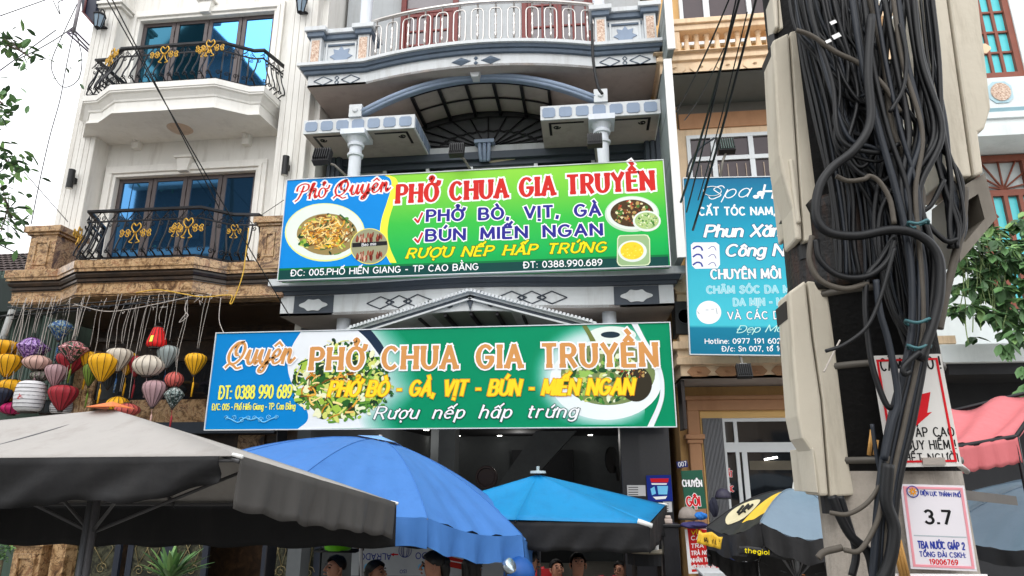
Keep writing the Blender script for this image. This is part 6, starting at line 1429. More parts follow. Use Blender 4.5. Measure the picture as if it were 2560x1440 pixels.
for pp, lab in (([(552,745),(548,800),(562,838)],'single white cord hanging beside the lower banner'),([(468,750),(462,775),(470,790),(448,806),(466,782)],'frayed white cord end above the yellow lantern'),([(60,760),(56,810),(48,850),(30,950),(10,1000)],'long pale cord slanting between the yellow lanterns and the paper cylinder'),([(195,770),(188,820),(180,850)],'bunched pale cords above the green blossom lantern')):
    m = M(); m.tube(crom([W(a,b,LY-.1) for a,b in pp], 6), .006, 4); m.build('loose_string', MCORD, label=lab, category='cord')
m = M(); m.tube(crom([W(a,b,8.3) for a,b in ((622,570),(615,630),(606,690),(583,752),(575,758),(580,740),(560,738),(500,742),(400,725),(340,732))], 6), .008, 5); m.build('yellow_wire', mat('yellow_wire', (214,170,60), .5), label='yellow wire dangling over the marble balcony edge', category='wire')
# ------------------------------------------------------------------ utility pole with meter boxes and cables
PYc, PR = 2.3, .205
pc = Vector((W(2285, 1150, PYc-PR).x, PYc, 0))
pole = thing('utility_pole', 'dirty round concrete utility pole wrapped in black cables', 'pole', pc)
MBLKCONC = mat('black_concrete', (9,9,11), .85, noise=.4, scale=9, bump=.3, dirt=(34,31,30,.5), dscale=4)  # near-black concrete for the shaft above the pale base
m = M(); m.smooth = True; zmid_ = 2.10
m.lathe([(PR*1.04,-.1),(PR,zmid_)], (pc.x,pc.y,0), 32); m.smooth = False; m.build('shaft_base', MCONC, pole)
m = M(); m.smooth = True; m.lathe([(PR*1.0,zmid_),(PR*.94,4.2),(PR*.86,8)], (pc.x,pc.y,0), 32); m.build('shaft', MBLKCONC, pole)
# rusty sleeve
zs0, zs1 = Z(2200, 705, PYc-PR), Z(2200, 470, PYc-PR)
m = M(); m.smooth = True; m.lathe([(PR*1.10,zs0),(PR*1.13,zs0+.02),(PR*1.10,zs0+.05),(PR*1.08,zs1-.05),(PR*1.12,zs1-.02),(PR*1.05,zs1)], (pc.x,pc.y,0), 32)
m.build('rusty_sleeve', mat('black_rust', (8,8,9), .6, noise=.3, scale=8, bump=.3, dirt=(88,52,28,.75), dscale=7), pole)
for (y, r_, lab) in ((716, 1.06, None), (1150, 1.035, None), (905, 1.02, None)):
    z = Z(2200, y, PYc-PR); m = M(); m.smooth = True; m.lathe([(PR*r_,z-.010),(PR*r_+.003,z),(PR*r_,z+.010)], (pc.x,pc.y,0), 32); m.build('steel_band', mat('dirty_steel_band', (96,92,86), .5, .4, noise=.2), pole)
m = M(); q = W(2330, 1153, PYc-PR-.03); m.box(q.x-.03, q.x+.03, q.y-.012, q.y+.02, q.z-.010, q.z+.010); m.tube([q+Vector((.06,0,-.0)), q+Vector((.10,.02,-.03))], .008, 6); m.build('band_clip', MSTEEL, pole)
MBOX = mat('ivory_meter_box', (200,192,175), .6, noise=.08, scale=3, dirt=(140,128,108,.6), dscale=6, bump=.08, bscale=30)
MSEAM = mat('box_seam', (46,42,38), .8, noise=0)
def meter_box(lab, back, lid, y0, y1, Yf, extra=None):
    """back, lid: outlines as surveyed in the plane of the box's near side; the box runs back from Yf"""
    a = [W(px,py,Yf) for px,py in back]; b = [W(px,py,Yf) for px,py in lid]
    zmin = min(p.z for p in a+b); t = thing('meter_box', lab, 'meter box', (a[0].x, Yf+.12, zmin), 'meter boxes strapped to the pole')
    m = M(); m.prism([(p.x,p.z) for p in a], Yf+y0+.006, Yf+y1-.006); m.build('housing', MBOX, t, bevel=.006, orient=True)
    m = M(); m.prism([(p.x,p.z) for p in b], Yf+y0, Yf+y1); m.build('lid', MBOX, t, bevel=.008, orient=True)
    cx = sum(p.x for p in a)/len(a); m = M()
    for k in range(3): m.lathe([(.02,-.05),(.02,.0)], (cx-.035+k*.035, Yf+.05+.03*k, zmin), 8)
    m.build('cable_glands', MBLACK, t)
    if extra: extra(t, Yf)
    return t
def visor(px0, py0, px1, py1):
    def f(t, Yf):
        a, b = W(px0,py0,Yf), W(px1,py1,Yf); m = M(); m.box(a.x, b.x, Yf-.012, Yf+.22, b.z, a.z); m.build('window_hood', MBOX, t, bevel=.006)
        m = M(); 
        for k in range(4): z = a.z+.08+k*.11; m.box(a.x-.02, a.x-.012, Yf+.03, Yf+.15, z, z+.06)
        m.build('vent', MSEAM, t)
    return f
YB = 2.16
meter_box('hooded ivory meter box just above the spa heading, in front of the orange balcony', [(1976,76),(2018,68),(2055,470),(2062,598),(2012,602),(2002,470)], [(1932,100),(1972,80),(1998,470),(2006,600),(1990,598),(1982,520),(1956,430),(1948,385)], 0, .14, YB, visor(1982, 400, 1990, 560))
meter_box('ivory meter box lowest on the pole, above the black and yellow parasol', [(2020,700),(2068,706),(2090,860),(2128,1180),(2146,1238),(2078,1242),(2058,1000),(2036,850)], [(1972,730),(2014,700),(2031,850),(2053,1000),(2072,1240),(2048,1240),(2030,1130),(2006,1095),(1994,1040),(1982,880)], 0, .14, YB, visor(2030, 1120, 2040, 1232))
meter_box('ivory meter box on the side of the pole facing the pale house', [(2300,-60),(2362,-60),(2398,200),(2432,438),(2372,442),(2340,200)], [(2366,-60),(2440,-60),(2466,160),(2478,270),(2462,322),(2446,330),(2460,432),(2436,440),(2402,200)], 0, .28, 2.28)
meter_box('small grey box fixed highest on the pole by the orange balcony', [(1946,-20),(1968,-20),(1972,66),(1950,70)], [(1930,-20),(1944,-20),(1948,70),(1938,68)], 0, .1, 2.2)
# open square hood under the right box
t = thing('open_meter_hood', 'open grey meter hood with a square window above the creeper', 'meter box', W(2430, 640, 2.4))
q = [W(a,b,2.3) for a,b in ((2400,470),(2462,432),(2492,545),(2400,655))]; m = M()
cz = W(2425,550,2.3); pl = [(p.x,p.z) for p in q]; inn = [(cz.x+(x-cz.x)*.55, cz.z+(z-cz.z)*.55) for x,z in pl]
for i in range(4): m.prism([pl[i], inn[i], inn[(i+1)%4], pl[(i+1)%4]], 2.3, 2.5)
m.build('hood', mat('dirty_grey_hood', (132,126,116), .7, noise=.15, dirt=(80,70,60,.6)), t, orient=True); m = M(); m.prism([(cz.x+(x-cz.x)*1.0, cz.z+(z-cz.z)*1.0) for x,z in inn], 2.48, 2.5); m.build('window', MSEAM, t, orient=True)
# plates
w1 = Sign((2179,892),(2357,882),(2222,1166),(2400,1168), PYc-PR-.035, 'warning_plate', 'white high voltage warning plate with a red lightning arrow on the pole', 'sign')
w1.board([mat('white_enamel', (216,214,210), .35, noise=.04, dirt=(170,160,150,.35))], .004, bevel=0)
m = M(); b_ = .012
frame_rect(m, b_, w1.w-b_, b_, w1.h-b_, -.002, 0, .006); m.build('red_border', IRED2, w1.root, world=False)
w1.text('CẤM TRÈO !', (2204,927), (2352,921), 30, .14, IBK, depth=.003, spacing=3.4)
w1.poly([(2305,985),(2326,980),(2318,1032),(2330,1030),(2290,1065),(2282,1030),(2292,1034)], IRED2, .0035, 'lightning_arrow')
w1.text('ĐIỆN ÁP CAO', (2226,1093), (2386,1090), 22, .15, IBK, depth=.003, spacing=3.2); w1.text('NGUY HIỂM !', (2252,1124), (2390,1122), 22, .15, IBK, depth=.003, spacing=3.2); w1.text('CHẾT NGƯỜI', (2246,1154), (2396,1154), 20, .15, IBK, depth=.003, spacing=3.2)
w2 = Sign((2253,1208),(2413,1216),(2276,1424),(2440,1426), PYc-PR-.04, 'pole_number_plate', 'white pole plate numbered 3.7 with red border', 'sign')
w2.board([mat('white_plate_enamel', (220,216,222), .35, noise=.03)], .004, bevel=0); m = M(); frame_rect(m, .006, w2.w-.006, .006, w2.h-.006, -.002, 0, .006); m.build('red_border', IPINK, w2.root, world=False)
w2.text('ĐIỆN LỰC THÀNH PHỐ', (2302,1237), (2402,1243), 10, .2, IBL, depth=.003, spacing=2.6); w2.text('3.7', (2315,1308), (2378,1310), 32, .24, IBK, depth=.003, spacing=3.4, contrast=.2)
w2.poly([(2284,1337),(2416,1342),(2416,1345),(2284,1340)], IGREY, .003, 'rule'); w2.text('TBA NƯỚC GIÁP 2', (2296,1370), (2412,1374), 17, .2, IBL, depth=.003, spacing=2.8); w2.text('TỔNG ĐÀI CSKH:', (2300,1391), (2414,1394), 12, .2, IBL, depth=.003, spacing=2.8); w2.text('19006769', (2324,1410), (2395,1412), 12, .22, IRED2, depth=.003, spacing=3)
c = w2.L(2281, 1229); m = M()
for k in range(8): an = k*math.pi/4; m.add([(c[0]+.004*math.cos(an+.8), -.003-.0002*k, c[1]+.004*math.sin(an+.8)), (c[0]+.013*math.cos(an), -.003-.0002*k, c[1]+.013*math.sin(an)), (c[0]+.004*math.cos(an-.8), -.003-.0002*k, c[1]+.004*math.sin(an-.8))], [(0,1,2)])
m.build('star_emblem', IOR, w2.root, world=False); m = M(); m.tube([(c[0]+.015*math.cos(k*.393), -.002, c[1]+.015*math.sin(k*.393)) for k in range(17)], .0015, 4); m.build('emblem_ring', IBL, w2.root, world=False)
w3 = Sign((2205,1432),(2470,1438),(2215,1560),(2490,1560), PYc-PR-.045, 'lower_plate', 'white plate with red border cut by the lower picture edge', 'sign'); w3.board([IW], .004, bevel=0); m = M(); frame_rect(m, .006, w3.w-.006, .006, w3.h-.006, -.002, 0, .006); m.build('red_border', IPINK, w3.root, world=False)
m = M(); a, b = W(2400,1236,PYc-.1), W(2540,1252,PYc+.1); m.obox((a+b)/2, (b-a).normalized(), Vector((0,1,0)), Vector((0,0,1)), (b-a).length/2, .006, .014); m.obox(W(2252,1232,PYc-PR-.03), Vector((1,0,0)), Vector((0,1,0)), Vector((0,0,1)), .02, .006, .016); m.build('strap_bracket', mat('grey_strap', (104,100,96), .5, .5, noise=.2), pole)
for k, pp in enumerate(([(2172,1138),(2180,1075)],[(2186,1138),(2192,1100)],[(2254,1440),(2228,1336)],[(2262,1440),(2240,1340)],[(2270,1440),(2248,1350)])):
    m = M(); m.tube([W(a,b,PYc-PR-.05) for a,b in pp], .006, 5); m.build('incense_stick', mat('bamboo', (186,140,76), .7), label=('tan incense stick wedged behind the warning plate' if k < 2 else 'tan incense stick tucked under the cables by the numbered plate'), category='stick', group=('sticks by the warning plate' if k < 2 else 'sticks by the numbered plate'))
# cables ---------------------------------------------------------------------------------
def cable(pts, wpx, mt, lab, Y=1.98, group=None, dy=None, name='cable', n=8):
    P = []
    for i, q in enumerate(pts):
        y = Y + (q[2] if len(q) > 2 else 0); P.append(W(q[0], q[1], y))
    m = M(); r = wpx*.5*Y/FPX*1.05; m.tube(crom(P, n), r, 7); return m.build(name, mt, label=lab, category='cable', group=group)
rnd = random.Random(3)
K, G, T_ = MRUBBER, MRUBBERG, MRUBBERB
# loose backing bundle: dark cables running down the pole
for k in range(32):
    x = 1985+k*9.8+rnd.uniform(-10,10); x2 = 2150+rnd.uniform(-70,170); x3 = 2270+rnd.uniform(-60,60); mid = x+(x2-x)*.5+rnd.uniform(-30,30)
    cable([(x,-40),(mid,180+rnd.uniform(-40,40)),(x2,360+rnd.uniform(-30,30)),(x3-25,540),(x3,720+rnd.uniform(-30,30)),(2290+rnd.uniform(-25,25),880)], rnd.uniform(6,13), K if k % 4 else G, 'black cable among the dense bundle running down the pole', 2.05+rnd.uniform(-.06,.02), 'dense black cables down the pole')
for k in range(12):
    x = 2120+k*15+rnd.uniform(-8,8)
    cable([(x,-40),(x+30+rnd.uniform(-15,15),150),(x+70+rnd.uniform(-10,10),330),(2270+rnd.uniform(-40,60),480),(2270+k*5+rnd.uniform(-10,10),640),(2280+k*4,800),(2266+k*4,900),(2225+k*5,1060),(2198+k*4,1230),(2180+k*4,1480)], rnd.uniform(10,17), (G,K,K,T_)[k%4] if k < 9 else K, 'thick cable in the bundle that crosses the warning plate', 1.96+rnd.uniform(-.03,.02), 'thick cables crossing the warning plate')
for k in range(16):
    x = 1972+k*7+rnd.uniform(-6,6); y1 = rnd.uniform(170,420); xe = rnd.uniform(2150,2240)
    cable([(x,-40),(x+20,60+rnd.uniform(-20,20)),(x+50+rnd.uniform(-10,25),y1*.6),(2110+rnd.uniform(-30,30),y1),(xe-20,y1+rnd.uniform(20,70)),(xe+30,y1+rnd.uniform(-20,60))], rnd.uniform(7,13), (K,G,K,K)[k%4], 'slack black cable looping over the pole beside the hooded meter box', 1.99+rnd.uniform(-.04,.03), 'slack cables looping over the pole')
for k in range(15):
    x = 1985+k*8+rnd.uniform(-5,5); xe = 2075+k*9+rnd.uniform(-8,8)
    cable([(x,-40),(x+18+rnd.uniform(-6,6),120),(xe-30+rnd.uniform(-14,14),300),(xe,470),(xe+12+rnd.uniform(-10,10),600),(xe+20,690)], rnd.uniform(7,14), (K,K,G)[k%3], 'black cable lying flat on the pole behind the loops', 2.07+rnd.uniform(-.03,.0), 'cables lying flat on the pole')
for k in range(10):
    x = 2300+rnd.uniform(-40,50); cable([(x,-40),(x+20,140),(x+35+rnd.uniform(-20,20),300),(2390+rnd.uniform(-40,30),440),(2400+rnd.uniform(-30,20),560),(2385+rnd.uniform(-20,15),620)], rnd.uniform(7,13), K if k % 3 else G, 'black cable running down beside the meter box that faces the pale house', 2.02+rnd.uniform(-.03,.02), 'black cables beside the meter box facing the pale house')
sp = [
 ([(1990,75),(2030,90),(2090,130),(2150,160),(2210,215),(2250,280)],13,T_,'tan cable crossing from the highest ivory meter box into the bundle',1.94),
 ([(2178,40),(2170,180),(2176,300),(2140,370),(2080,420),(2048,470),(2040,540),(2070,580),(2140,590),(2230,575),(2300,590),(2345,640),(2350,720),(2335,800),(2300,900)],22,K,'thick black loop sweeping round the pole sleeve',1.90),
 ([(2040,600),(2050,650),(2100,690),(2170,690),(2220,650),(2236,600)],15,K,'black cable drooping below the hooded meter box by the spa poster',1.92),
 ([(2030,590),(2024,650),(2050,700),(2110,722),(2170,708)],14,T_,'dusty tan cable drooping across the pole',1.93),
 ([(2236,590),(2200,650),(2170,690),(2163,760),(2172,860),(2185,930),(2215,1010),(2238,1020)],13,K,'thin black cable hanging down to the edge of the warning plate',1.93),
 ([(2064,878),(2110,862),(2165,820),(2195,760),(2220,680),(2236,620)],9,K,'thin black cable from the lowest meter box up to the bundle',1.90),
 ([(2190,700),(2200,780),(2220,850),(2240,950),(2244,1010),(2230,1060),(2210,1150)],15,G,'grey cable passing over the first letters of the warning plate',1.91),
 ([(2300,880),(2275,900),(2258,920),(2262,935),(2276,930)],13,K,'short black cable stub bent over the warning plate',1.89),
 ([(2412,470),(2405,560),(2388,640),(2368,720),(2352,800),(2348,822)],18,T_,'grey tan cable hanging from the open meter hood',2.02),
 ([(2360,450),(2330,510),(2305,540),(2360,600),(2392,600)],12,K,'black loop between the meter box and the open hood',1.98),
 ([(2250,60),(2265,140),(2258,220),(2225,280)],10,K,'thin black loop beside the top of the bundle',1.92),
 ([(2100,850),(2075,900),(2060,930)],4,MCORD,'thin white wire end on the lowest meter box',1.98),
 ([(2080,1240),(2100,1290),(2128,1340),(2170,1380),(2185,1440)],20,K,'black cable leaving the underside of the lowest meter box',1.98),
 ([(2100,1240),(2118,1300),(2140,1380),(2130,1440)],16,K,'slimmer second black cable under the lowest meter box',2.0),
 ([(2075,1282),(2120,1285),(2170,1255),(2205,1200),(2220,1140)],10,T_,'pale tan cable looping up from the lowest meter box to the bundle',1.93),
 ([(2110,1375),(2150,1375),(2190,1310),(2205,1250),(2215,1180)],11,T_,'dusty cable loop near the lower edge of the pole',1.92),
 ([(2045,1395),(2060,1380),(2090,1372),(2105,1368)],15,T_,'grey cable stub sticking out low beside the white post',1.95),
 ([(2220,1160),(2215,1250),(2235,1320),(2225,1400),(2200,1460)],26,K,'thickest black cable at the foot of the bundle',1.90),
 ([(2180,1060),(2190,1130),(2200,1180)],9,G,'thin grey cable beside the incense sticks',1.95),
 ([(2090,440),(2120,452),(2160,448),(2175,440),(2200,456),(2225,500),(2236,560)],12,T_,'tan cable tied across the pole above the rusty sleeve',1.93),
]
for pts, wpx, mt, lab, Y in sp: cable(pts, wpx, mt, lab, Y)
MTIE = mat('teal_cable_tie', (60,104,110), .5)
for (x0, x1, y, lab) in ((2270,2332,803,'upper teal cable tie round the thick bundle'), (2275,2330,866,'lower teal cable tie round the thick bundle'), (2276,2325,556,'teal cable tie on the bundle over the rusty sleeve')):
    a, b = W(x0,y,1.9), W(x1,y,1.9); c = (a+b)/2; r = (b-a).length/2; m = M(); m.tube([c+Vector((r*math.cos(k*.393), r*.75*math.sin(k*.393)+r*.4, .006*math.sin(k))) for k in range(17)], .0045, 5); m.build('cable_tie', MTIE, label=lab, category='cable tie')
for (x, y, s_, lab) in ((2083,56,1.0,'upper white paper tag among the pole cables'),(2091,90,1.3,'larger white paper tag among the pole cables'),(2071,103,.9,'lower white paper tag among the pole cables')):
    q = W(x,y,1.93); m = M(); m.obox(q, Vector((.9,0,.4)).normalized(), Vector((0,1,0)), Vector((-.4,0,.9)).normalized(), .010*s_, .001, .006*s_); m.build('paper_tag', IW, label=lab, category='tag')
# ------------------------------------------------------------------ overhead wires
def wire(a, Ya, b, Yb, sag, wpx, mt, lab, group=None):
    A, B = W(*a, Ya), W(*b, Yb); pts = [A+(B-A)*(i/14)-Vector((0,0,sag*4*(i/14)*(1-i/14))) for i in range(15)]
    r0 = wpx*.5*(A-CAM).length/FPX; r1 = wpx*.5*(B-CAM).length/FPX; m = M(); m.tube(pts, [r0+(r1-r0)*i/14 for i in range(15)], 5); m.build('overhead_wire', mt, label=lab, category='wire', group=group)
wire((262,-10),5.0,(725,792),8.2,.03,2.6,K,'longer of two close black wires slanting down across the white townhouse')
wire((276,-10),5.0,(548,520),7.2,.0,2.6,K,'shorter of two close black wires slanting down across the white townhouse')
for k, (a, b, wp, lab) in enumerate((((1850,-10),(1702,505),6,'thickest of the black wires fanning down beside the orange balcony'),((1842,-10),(1716,530),4,'black wire close beside the thickest fan wire'),((1892,-10),(1732,575),6,'black wire of the fan ending on the spa poster'),((1826,-10),(1690,280),4,'thin wire of the fan ending highest by the white side board'),((1810,120),(1712,300),3,'thin grey wire curling by the white side board'),((1868,30),(1745,500),3,'thin wire in the middle of the fan'))):
    wire(a, 4.5+.1*k, b, 8.2-.03*k, .05, wp, K, lab)
m = M(); m.tube(crom([W(a,b,8.9) for a,b in ((1786,345),(1750,370),(1722,415),(1716,470),(1712,520))], 6), .016, 6); m.build('grey_conduit', MRUBBERG, label='pale grey conduit arching to the upper corner of the spa poster', category='conduit')
m = M(); m.tube(crom([W(a,b,8.3) for a,b in ((1480,60),(1483,150),(1495,215),(1506,235))], 6), .022, 6); m.build('drain_cable', K, label='black cable hanging from the top balcony to the canopy block', category='cable')
wire((0,176),7,(140,75),9,.0,2.2,K,'thin wire from the tree leaves to the steel frame'); wire((0,40),7,(130,-6),9,.0,2.2,K,'uppermost thin wire against the sky'); wire((40,150),6,(190,62),9.3,.05,2.2,K,'thin wire touching the tree twig and the frame')
wire((0,612),9,(72,648),10.0,.0,2.5,K,'wire running to the low tiled roof'); wire((60,430),8.7,(170,555),8.9,.0,1.6,K,'very thin wire dropping to the marble pedestal'); wire((710,500),8.6,(650,540),8.9,.0,1.5,K,'very thin pale wire beside the upper sign')
for pts, lab in (([(193,10),(160,80),(130,150),(135,190),(160,218),(195,200),(205,150),(195,100),(186,76)],'hanging wire loop below the metal frame in the sky'),([(186,70),(165,170),(150,250),(125,340),(100,450),(78,560)],'long thin wire dropping from the sky frame to the marble pedestal'),([(132,0),(150,36),(145,8),(158,0)],'wire loop at the upper edge of the picture')):
    m = M(); m.tube(crom([W(a,b,9.0) for a,b in pts], 7), .008, 5); m.build('loop_wire', K, label=lab, category='wire')
t = thing('angle_bracket', 'purplish steel angle frame fixed to the side of the white townhouse', 'bracket', W(220,130,9.7))
MPUR2 = mat('purple_grey_steel', (96,84,104), .5, .3); m = M(); m.tube([W(202,-10,9.4), W(184,80,9.4)], .03, 8); m.build('mast', mat('mast_grey', (140,136,140), .5, .2), t)
m = M()
for a, b in (((184,72),(168,82)),((168,82),(224,132)),((184,74),(226,116)),((178,78),(222,124)),((168,82),(186,86))): m.tube([W(*a,9.45), W(*b,9.75)], .016, 4)
m.build('arms', MPUR2, t)
t = thing('hoarding', 'dark panel with reddish edge above the coach lantern and steel frame', 'sign', W(218,60,9.5)); m = M(); a, b = W(205,-20,9.4), W(237,62,9.8)
m.prism([(W(203,-20,9.5).x,W(203,-20,9.5).z),(W(242,-20,9.5).x,W(242,-20,9.5).z),(W(236,62,9.5).x,W(236,62,9.5).z),(W(205,28,9.5).x,W(205,28,9.5).z)], 9.5, 9.58); m.build('panel', mat('navy_panel', (36,42,60), .5, noise=.1), t, orient=True)
m = M(); m.tube([W(218,-20,9.48), W(210,32,9.48)], .02, 6); m.tube([W(205,28,9.48), W(236,63,9.48)], .018, 6); m.build('edge', mat('maroon_edge', (100,56,58), .5), t)
# floodlights over the signs
def flood(px, py, Y, lab, arm, wd_=34, gl=None):
    c = W(px,py,Y); t = thing('floodlight', lab, 'floodlight', c, 'black floodlights over the signs'); s_ = wd_*.5*(c-CAM).length/FPX
    m = M(); u = Vector((1,0,0)); v = Vector((0,.35,1)).normalized(); n_ = v.cross(u)
    m.obox(c, u, n_, v, s_, s_*.45, s_*1.0)
    for k in range(7): m.obox(c+u*(s_*(k-3)*.27)-n_*s_*.55+n_*0, u, n_, v, s_*.05, s_*.22, s_*.8)
    m.build('housing', MBLACK, t, bevel=.004); m = M(); m.obox(c+n_*s_*.5*(-1 if gl else 1), u, n_, v, s_*.85, s_*.03, s_*.8); m.build('glass', gl or MLANT, t)
    m = M(); m.obox(c+v*s_*1.02, u, n_, v, s_*.5, s_*.2, s_*.12); m.build('clip', MWHITEP, t)
    e = W(*arm, 8.65); m = M(); m.tube([c-Vector((0,0,s_*.6)), (c+e)/2+Vector((0,0,.02)), e], .018, 6); m.build('arm', mat('arm_grey', (120,116,108), .5, .3), t)
flood(806,392,8.5,'black floodlight left above the green sign, by the white pilaster',(866,440),40); flood(1142,376,8.4,'black floodlight above the middle of the green sign',(1176,424),36); flood(1487,352,8.4,'black floodlight above the green sign on the slim column beside the white side board',(1493,408),36)
flood(1815,366,8.7,'black floodlight with greenish glass above the spa poster',(1800,445),38,mat('greenish_flood_glass', (90,112,104), .2)); flood(1860,928,8.4,'black floodlight under the spa poster',(1850,888),34)
# ------------------------------------------------------------------ foliage
def leaf_mesh(m, c, d, n_, L_, wd_, curl=.2):
    d = d.normalized(); s_ = d.cross(n_); s_ = s_.normalized() if s_.length > 1e-4 else d.orthogonal().normalized(); nn = s_.cross(d)
    p = [c, c+d*L_*.3+s_*wd_*.8+nn*.02*L_, c+d*L_*.65+s_*wd_-nn*curl*L_*.3, c+d*L_-nn*curl*L_, c+d*L_*.65-s_*wd_-nn*curl*L_*.3, c+d*L_*.3-s_*wd_*.8+nn*.02*L_, c+d*L_*.5-nn*curl*L_*.22-nn*wd_*.25]
    m.add(p, [(0,1,6),(1,2,6),(2,3,6),(3,4,6),(4,5,6),(5,0,6)])
LEAFS = [mat('leaf_dark', (62,94,56), .5, noise=.3, scale=4), mat('leaf_mid', (92,132,78), .5, noise=.3, scale=4), mat('leaf_light', (128,166,98), .5, noise=.25, scale=4)]
def sprays(m, tips, rnd, n, L_, spread, drop=.4):
    for (c, k) in tips:
        for i in range(k):
            o = Vector((rnd.gauss(0,spread), rnd.gauss(0,spread), rnd.gauss(0,spread*.8))); d = Vector((rnd.gauss(0,1), rnd.gauss(0,1), rnd.gauss(-drop,.6)))
            m.cur = rnd.choices((0,1,2),(4,4,2))[0]; leaf_mesh(m, c+o, d, Vector((rnd.gauss(0,.3), rnd.gauss(0,.3), 1)), L_*rnd.uniform(.6,1.2), L_*.22*rnd.uniform(.7,1.2))
rnd = random.Random(12)
t = thing('street_tree', 'leafy street tree reaching in beside the white townhouse against the sky', 'tree', (-8.2, 6.6, 0))
m = M(); base = Vector((-8.2,6.6,0)); m.tube(crom([base, base+Vector((.1,0,2)), base+Vector((.0,.1,4.5)), base+Vector((.1,0,7.5)), base+Vector((0,0,9))], 5), [.16-.13*i/20 for i in range(21)], 8); m.build('trunk', mat('bark', (84,72,60), .9, noise=.3, bump=.4), t)
br = M(); cr = M()
Yt = 6.4
for path, tips in (([(-60,110),(0,110),(30,118),(55,130),(85,150)], [(8,95,10),(20,112,12),(35,112,8),(52,122,8),(70,130,6),(84,148,7),(15,90,6),(60,100,3)]),
    ([(-60,260),(-10,250),(8,262)], [(2,240,14),(6,275,12),(0,300,10),(10,258,6)]), ([(-60,400),(0,395),(25,410),(50,425)], [(5,385,16),(15,405,14),(30,412,9),(50,424,10),(0,430,12),(10,370,10)]),
    ([(-60,470),(0,490),(20,515),(30,545)], [(4,490,14),(14,505,12),(25,540,14),(10,560,14),(2,580,12),(0,450,8),(22,490,6),(20,600,5)])):
    P = [W(a,b,Yt+.2) for a,b in path]; br.tube(crom([Vector((-8.15,6.6,P[0].z-.6))]+P, 5), .012, 5)
    for a, b, k in tips:
        c = W(a,b,Yt+rnd.uniform(-.15,.3)); br.tube([P[-2], c], .005, 4)
        sprays(cr, [(c, int(k*1.0))], rnd, k, .15, .085)
for i in range(24): c = Vector((-8.2+rnd.gauss(-.6,.8), 6.6+rnd.gauss(0,.9), rnd.uniform(5.2,9.2))); sprays(cr, [(c, 5)], rnd, 5, .13, .16) if c.x < -7.7 else None
br.build('branches', mat('twig', (86,74,62), .9), t); cr.build('crown', LEAFS, t)
# creeper hanging from the pale house
t = thing('hanging_creeper', 'glossy green creeper hanging over the white canopy of the pale house', 'plant', W(2500, 560, 8.2))
cr = M(); st = M(); rnd = random.Random(5)
anchors = []
for i in range(430):
    px, py = rnd.uniform(2380,2640), rnd.uniform(520,860)
    top = 600-(px-2390)*.42 if px < 2560 else 525
    low = 780+ (55 if 2430 < px < 2600 else -10) + 45*math.sin(px*.045)
    if py < top or py > low: continue
    if rnd.random() < .28 and 690 < py < 760: continue
    if py > 720 and math.sin(px*.11) > .55: continue
    anchors.append((px,py))
for (px, py) in anchors:
    c = W(px, py, 8.2+rnd.uniform(-.35,.5)); k = 4
    for j in range(5):
        a = rnd.uniform(0,6.28); d = Vector((math.cos(a), -.5+rnd.gauss(0,.3), math.sin(a)*.6-.55)); cr.cur = rnd.choices((0,1,2),(4,5,3 if py < 620 else 1))[0]; leaf_mesh(cr, c, d, Vector((rnd.gauss(0,.2),-.5,1)), .17*rnd.uniform(.7,1.2), .042, .25)
for i in range(26):
    px = rnd.uniform(2395,2600); y0 = rnd.uniform(560,760); st.tube(crom([W(px,y0,8.1), W(px+rnd.uniform(-8,8),y0+60,8.05), W(px+rnd.uniform(-10,10),y0+rnd.uniform(90,140),8.0)], 4), .006, 4)
for (px, py) in ((2512,870),(2500,860),(2524,858),(2555,915),(2545,975),(2560,960)): 
    for j in range(4): a = rnd.uniform(0,6.28); leaf_mesh(cr, W(px,py,8.0), Vector((math.cos(a)*.7,-.3,-.8)), Vector((0,-.6,1)), .17, .04, .2)
cr.build('foliage', LEAFS, t); st.build('stems', mat('pale_stem', (120,140,90), .8), t)
def blade_plant(px, py, Y, n, L_, lab, seed, name='blade_plant'):
    rnd = random.Random(seed); c = W(px,py,Y); c = Vector((c.x, Y, c.z)); t = thing(name, lab, 'plant', (c.x, Y, 0)); m = M()
    for i in range(n):
        a = rnd.uniform(0,6.28); el = rnd.uniform(.5,1.35); d = Vector((math.cos(a)*math.cos(el), math.sin(a)*math.cos(el), math.sin(el))); s_ = d.cross(Vector((0,0,1))).normalized(); LL = L_*rnd.uniform(.7,1.15); w_ = .028*rnd.uniform(.8,1.3); vs = []
        m.cur = rnd.choice((0,1,1,2))
        for j in range(7):
            u = j/6; p = c+d*LL*u-Vector((0,0,.22*LL*u*u)); ww = w_*math.sin(math.pi*(.12+.86*u))**.7; vs += [p-s_*ww, p+Vector((0,0,-.25*ww)), p+s_*ww]
        m.add(vs, [(3*j,3*j+1,3*j+4,3*j+3) for j in range(6)]+[(3*j+1,3*j+2,3*j+5,3*j+4) for j in range(6)])
    m.build('leaves', LEAFS, t); m = M(); m.tube([(c.x,Y,.35),(c.x,Y,c.z+.05)], .03, 7); m.build('stem', mat('plant_stem', (110,96,70), .9), t); m = M(); m.lathe([(.13,0),(.17,.34),(.19,.36),(.19,.40),(.15,.40),(.14,.36)], (c.x,Y,0), 18); m.build('pot', mat('clay_pot', (120,74,52), .8, noise=.15), t)
blade_plant(425, 1452, 8.0, 46, .55, 'spiky dracaena with sword leaves before the patterned glass doors', 4)
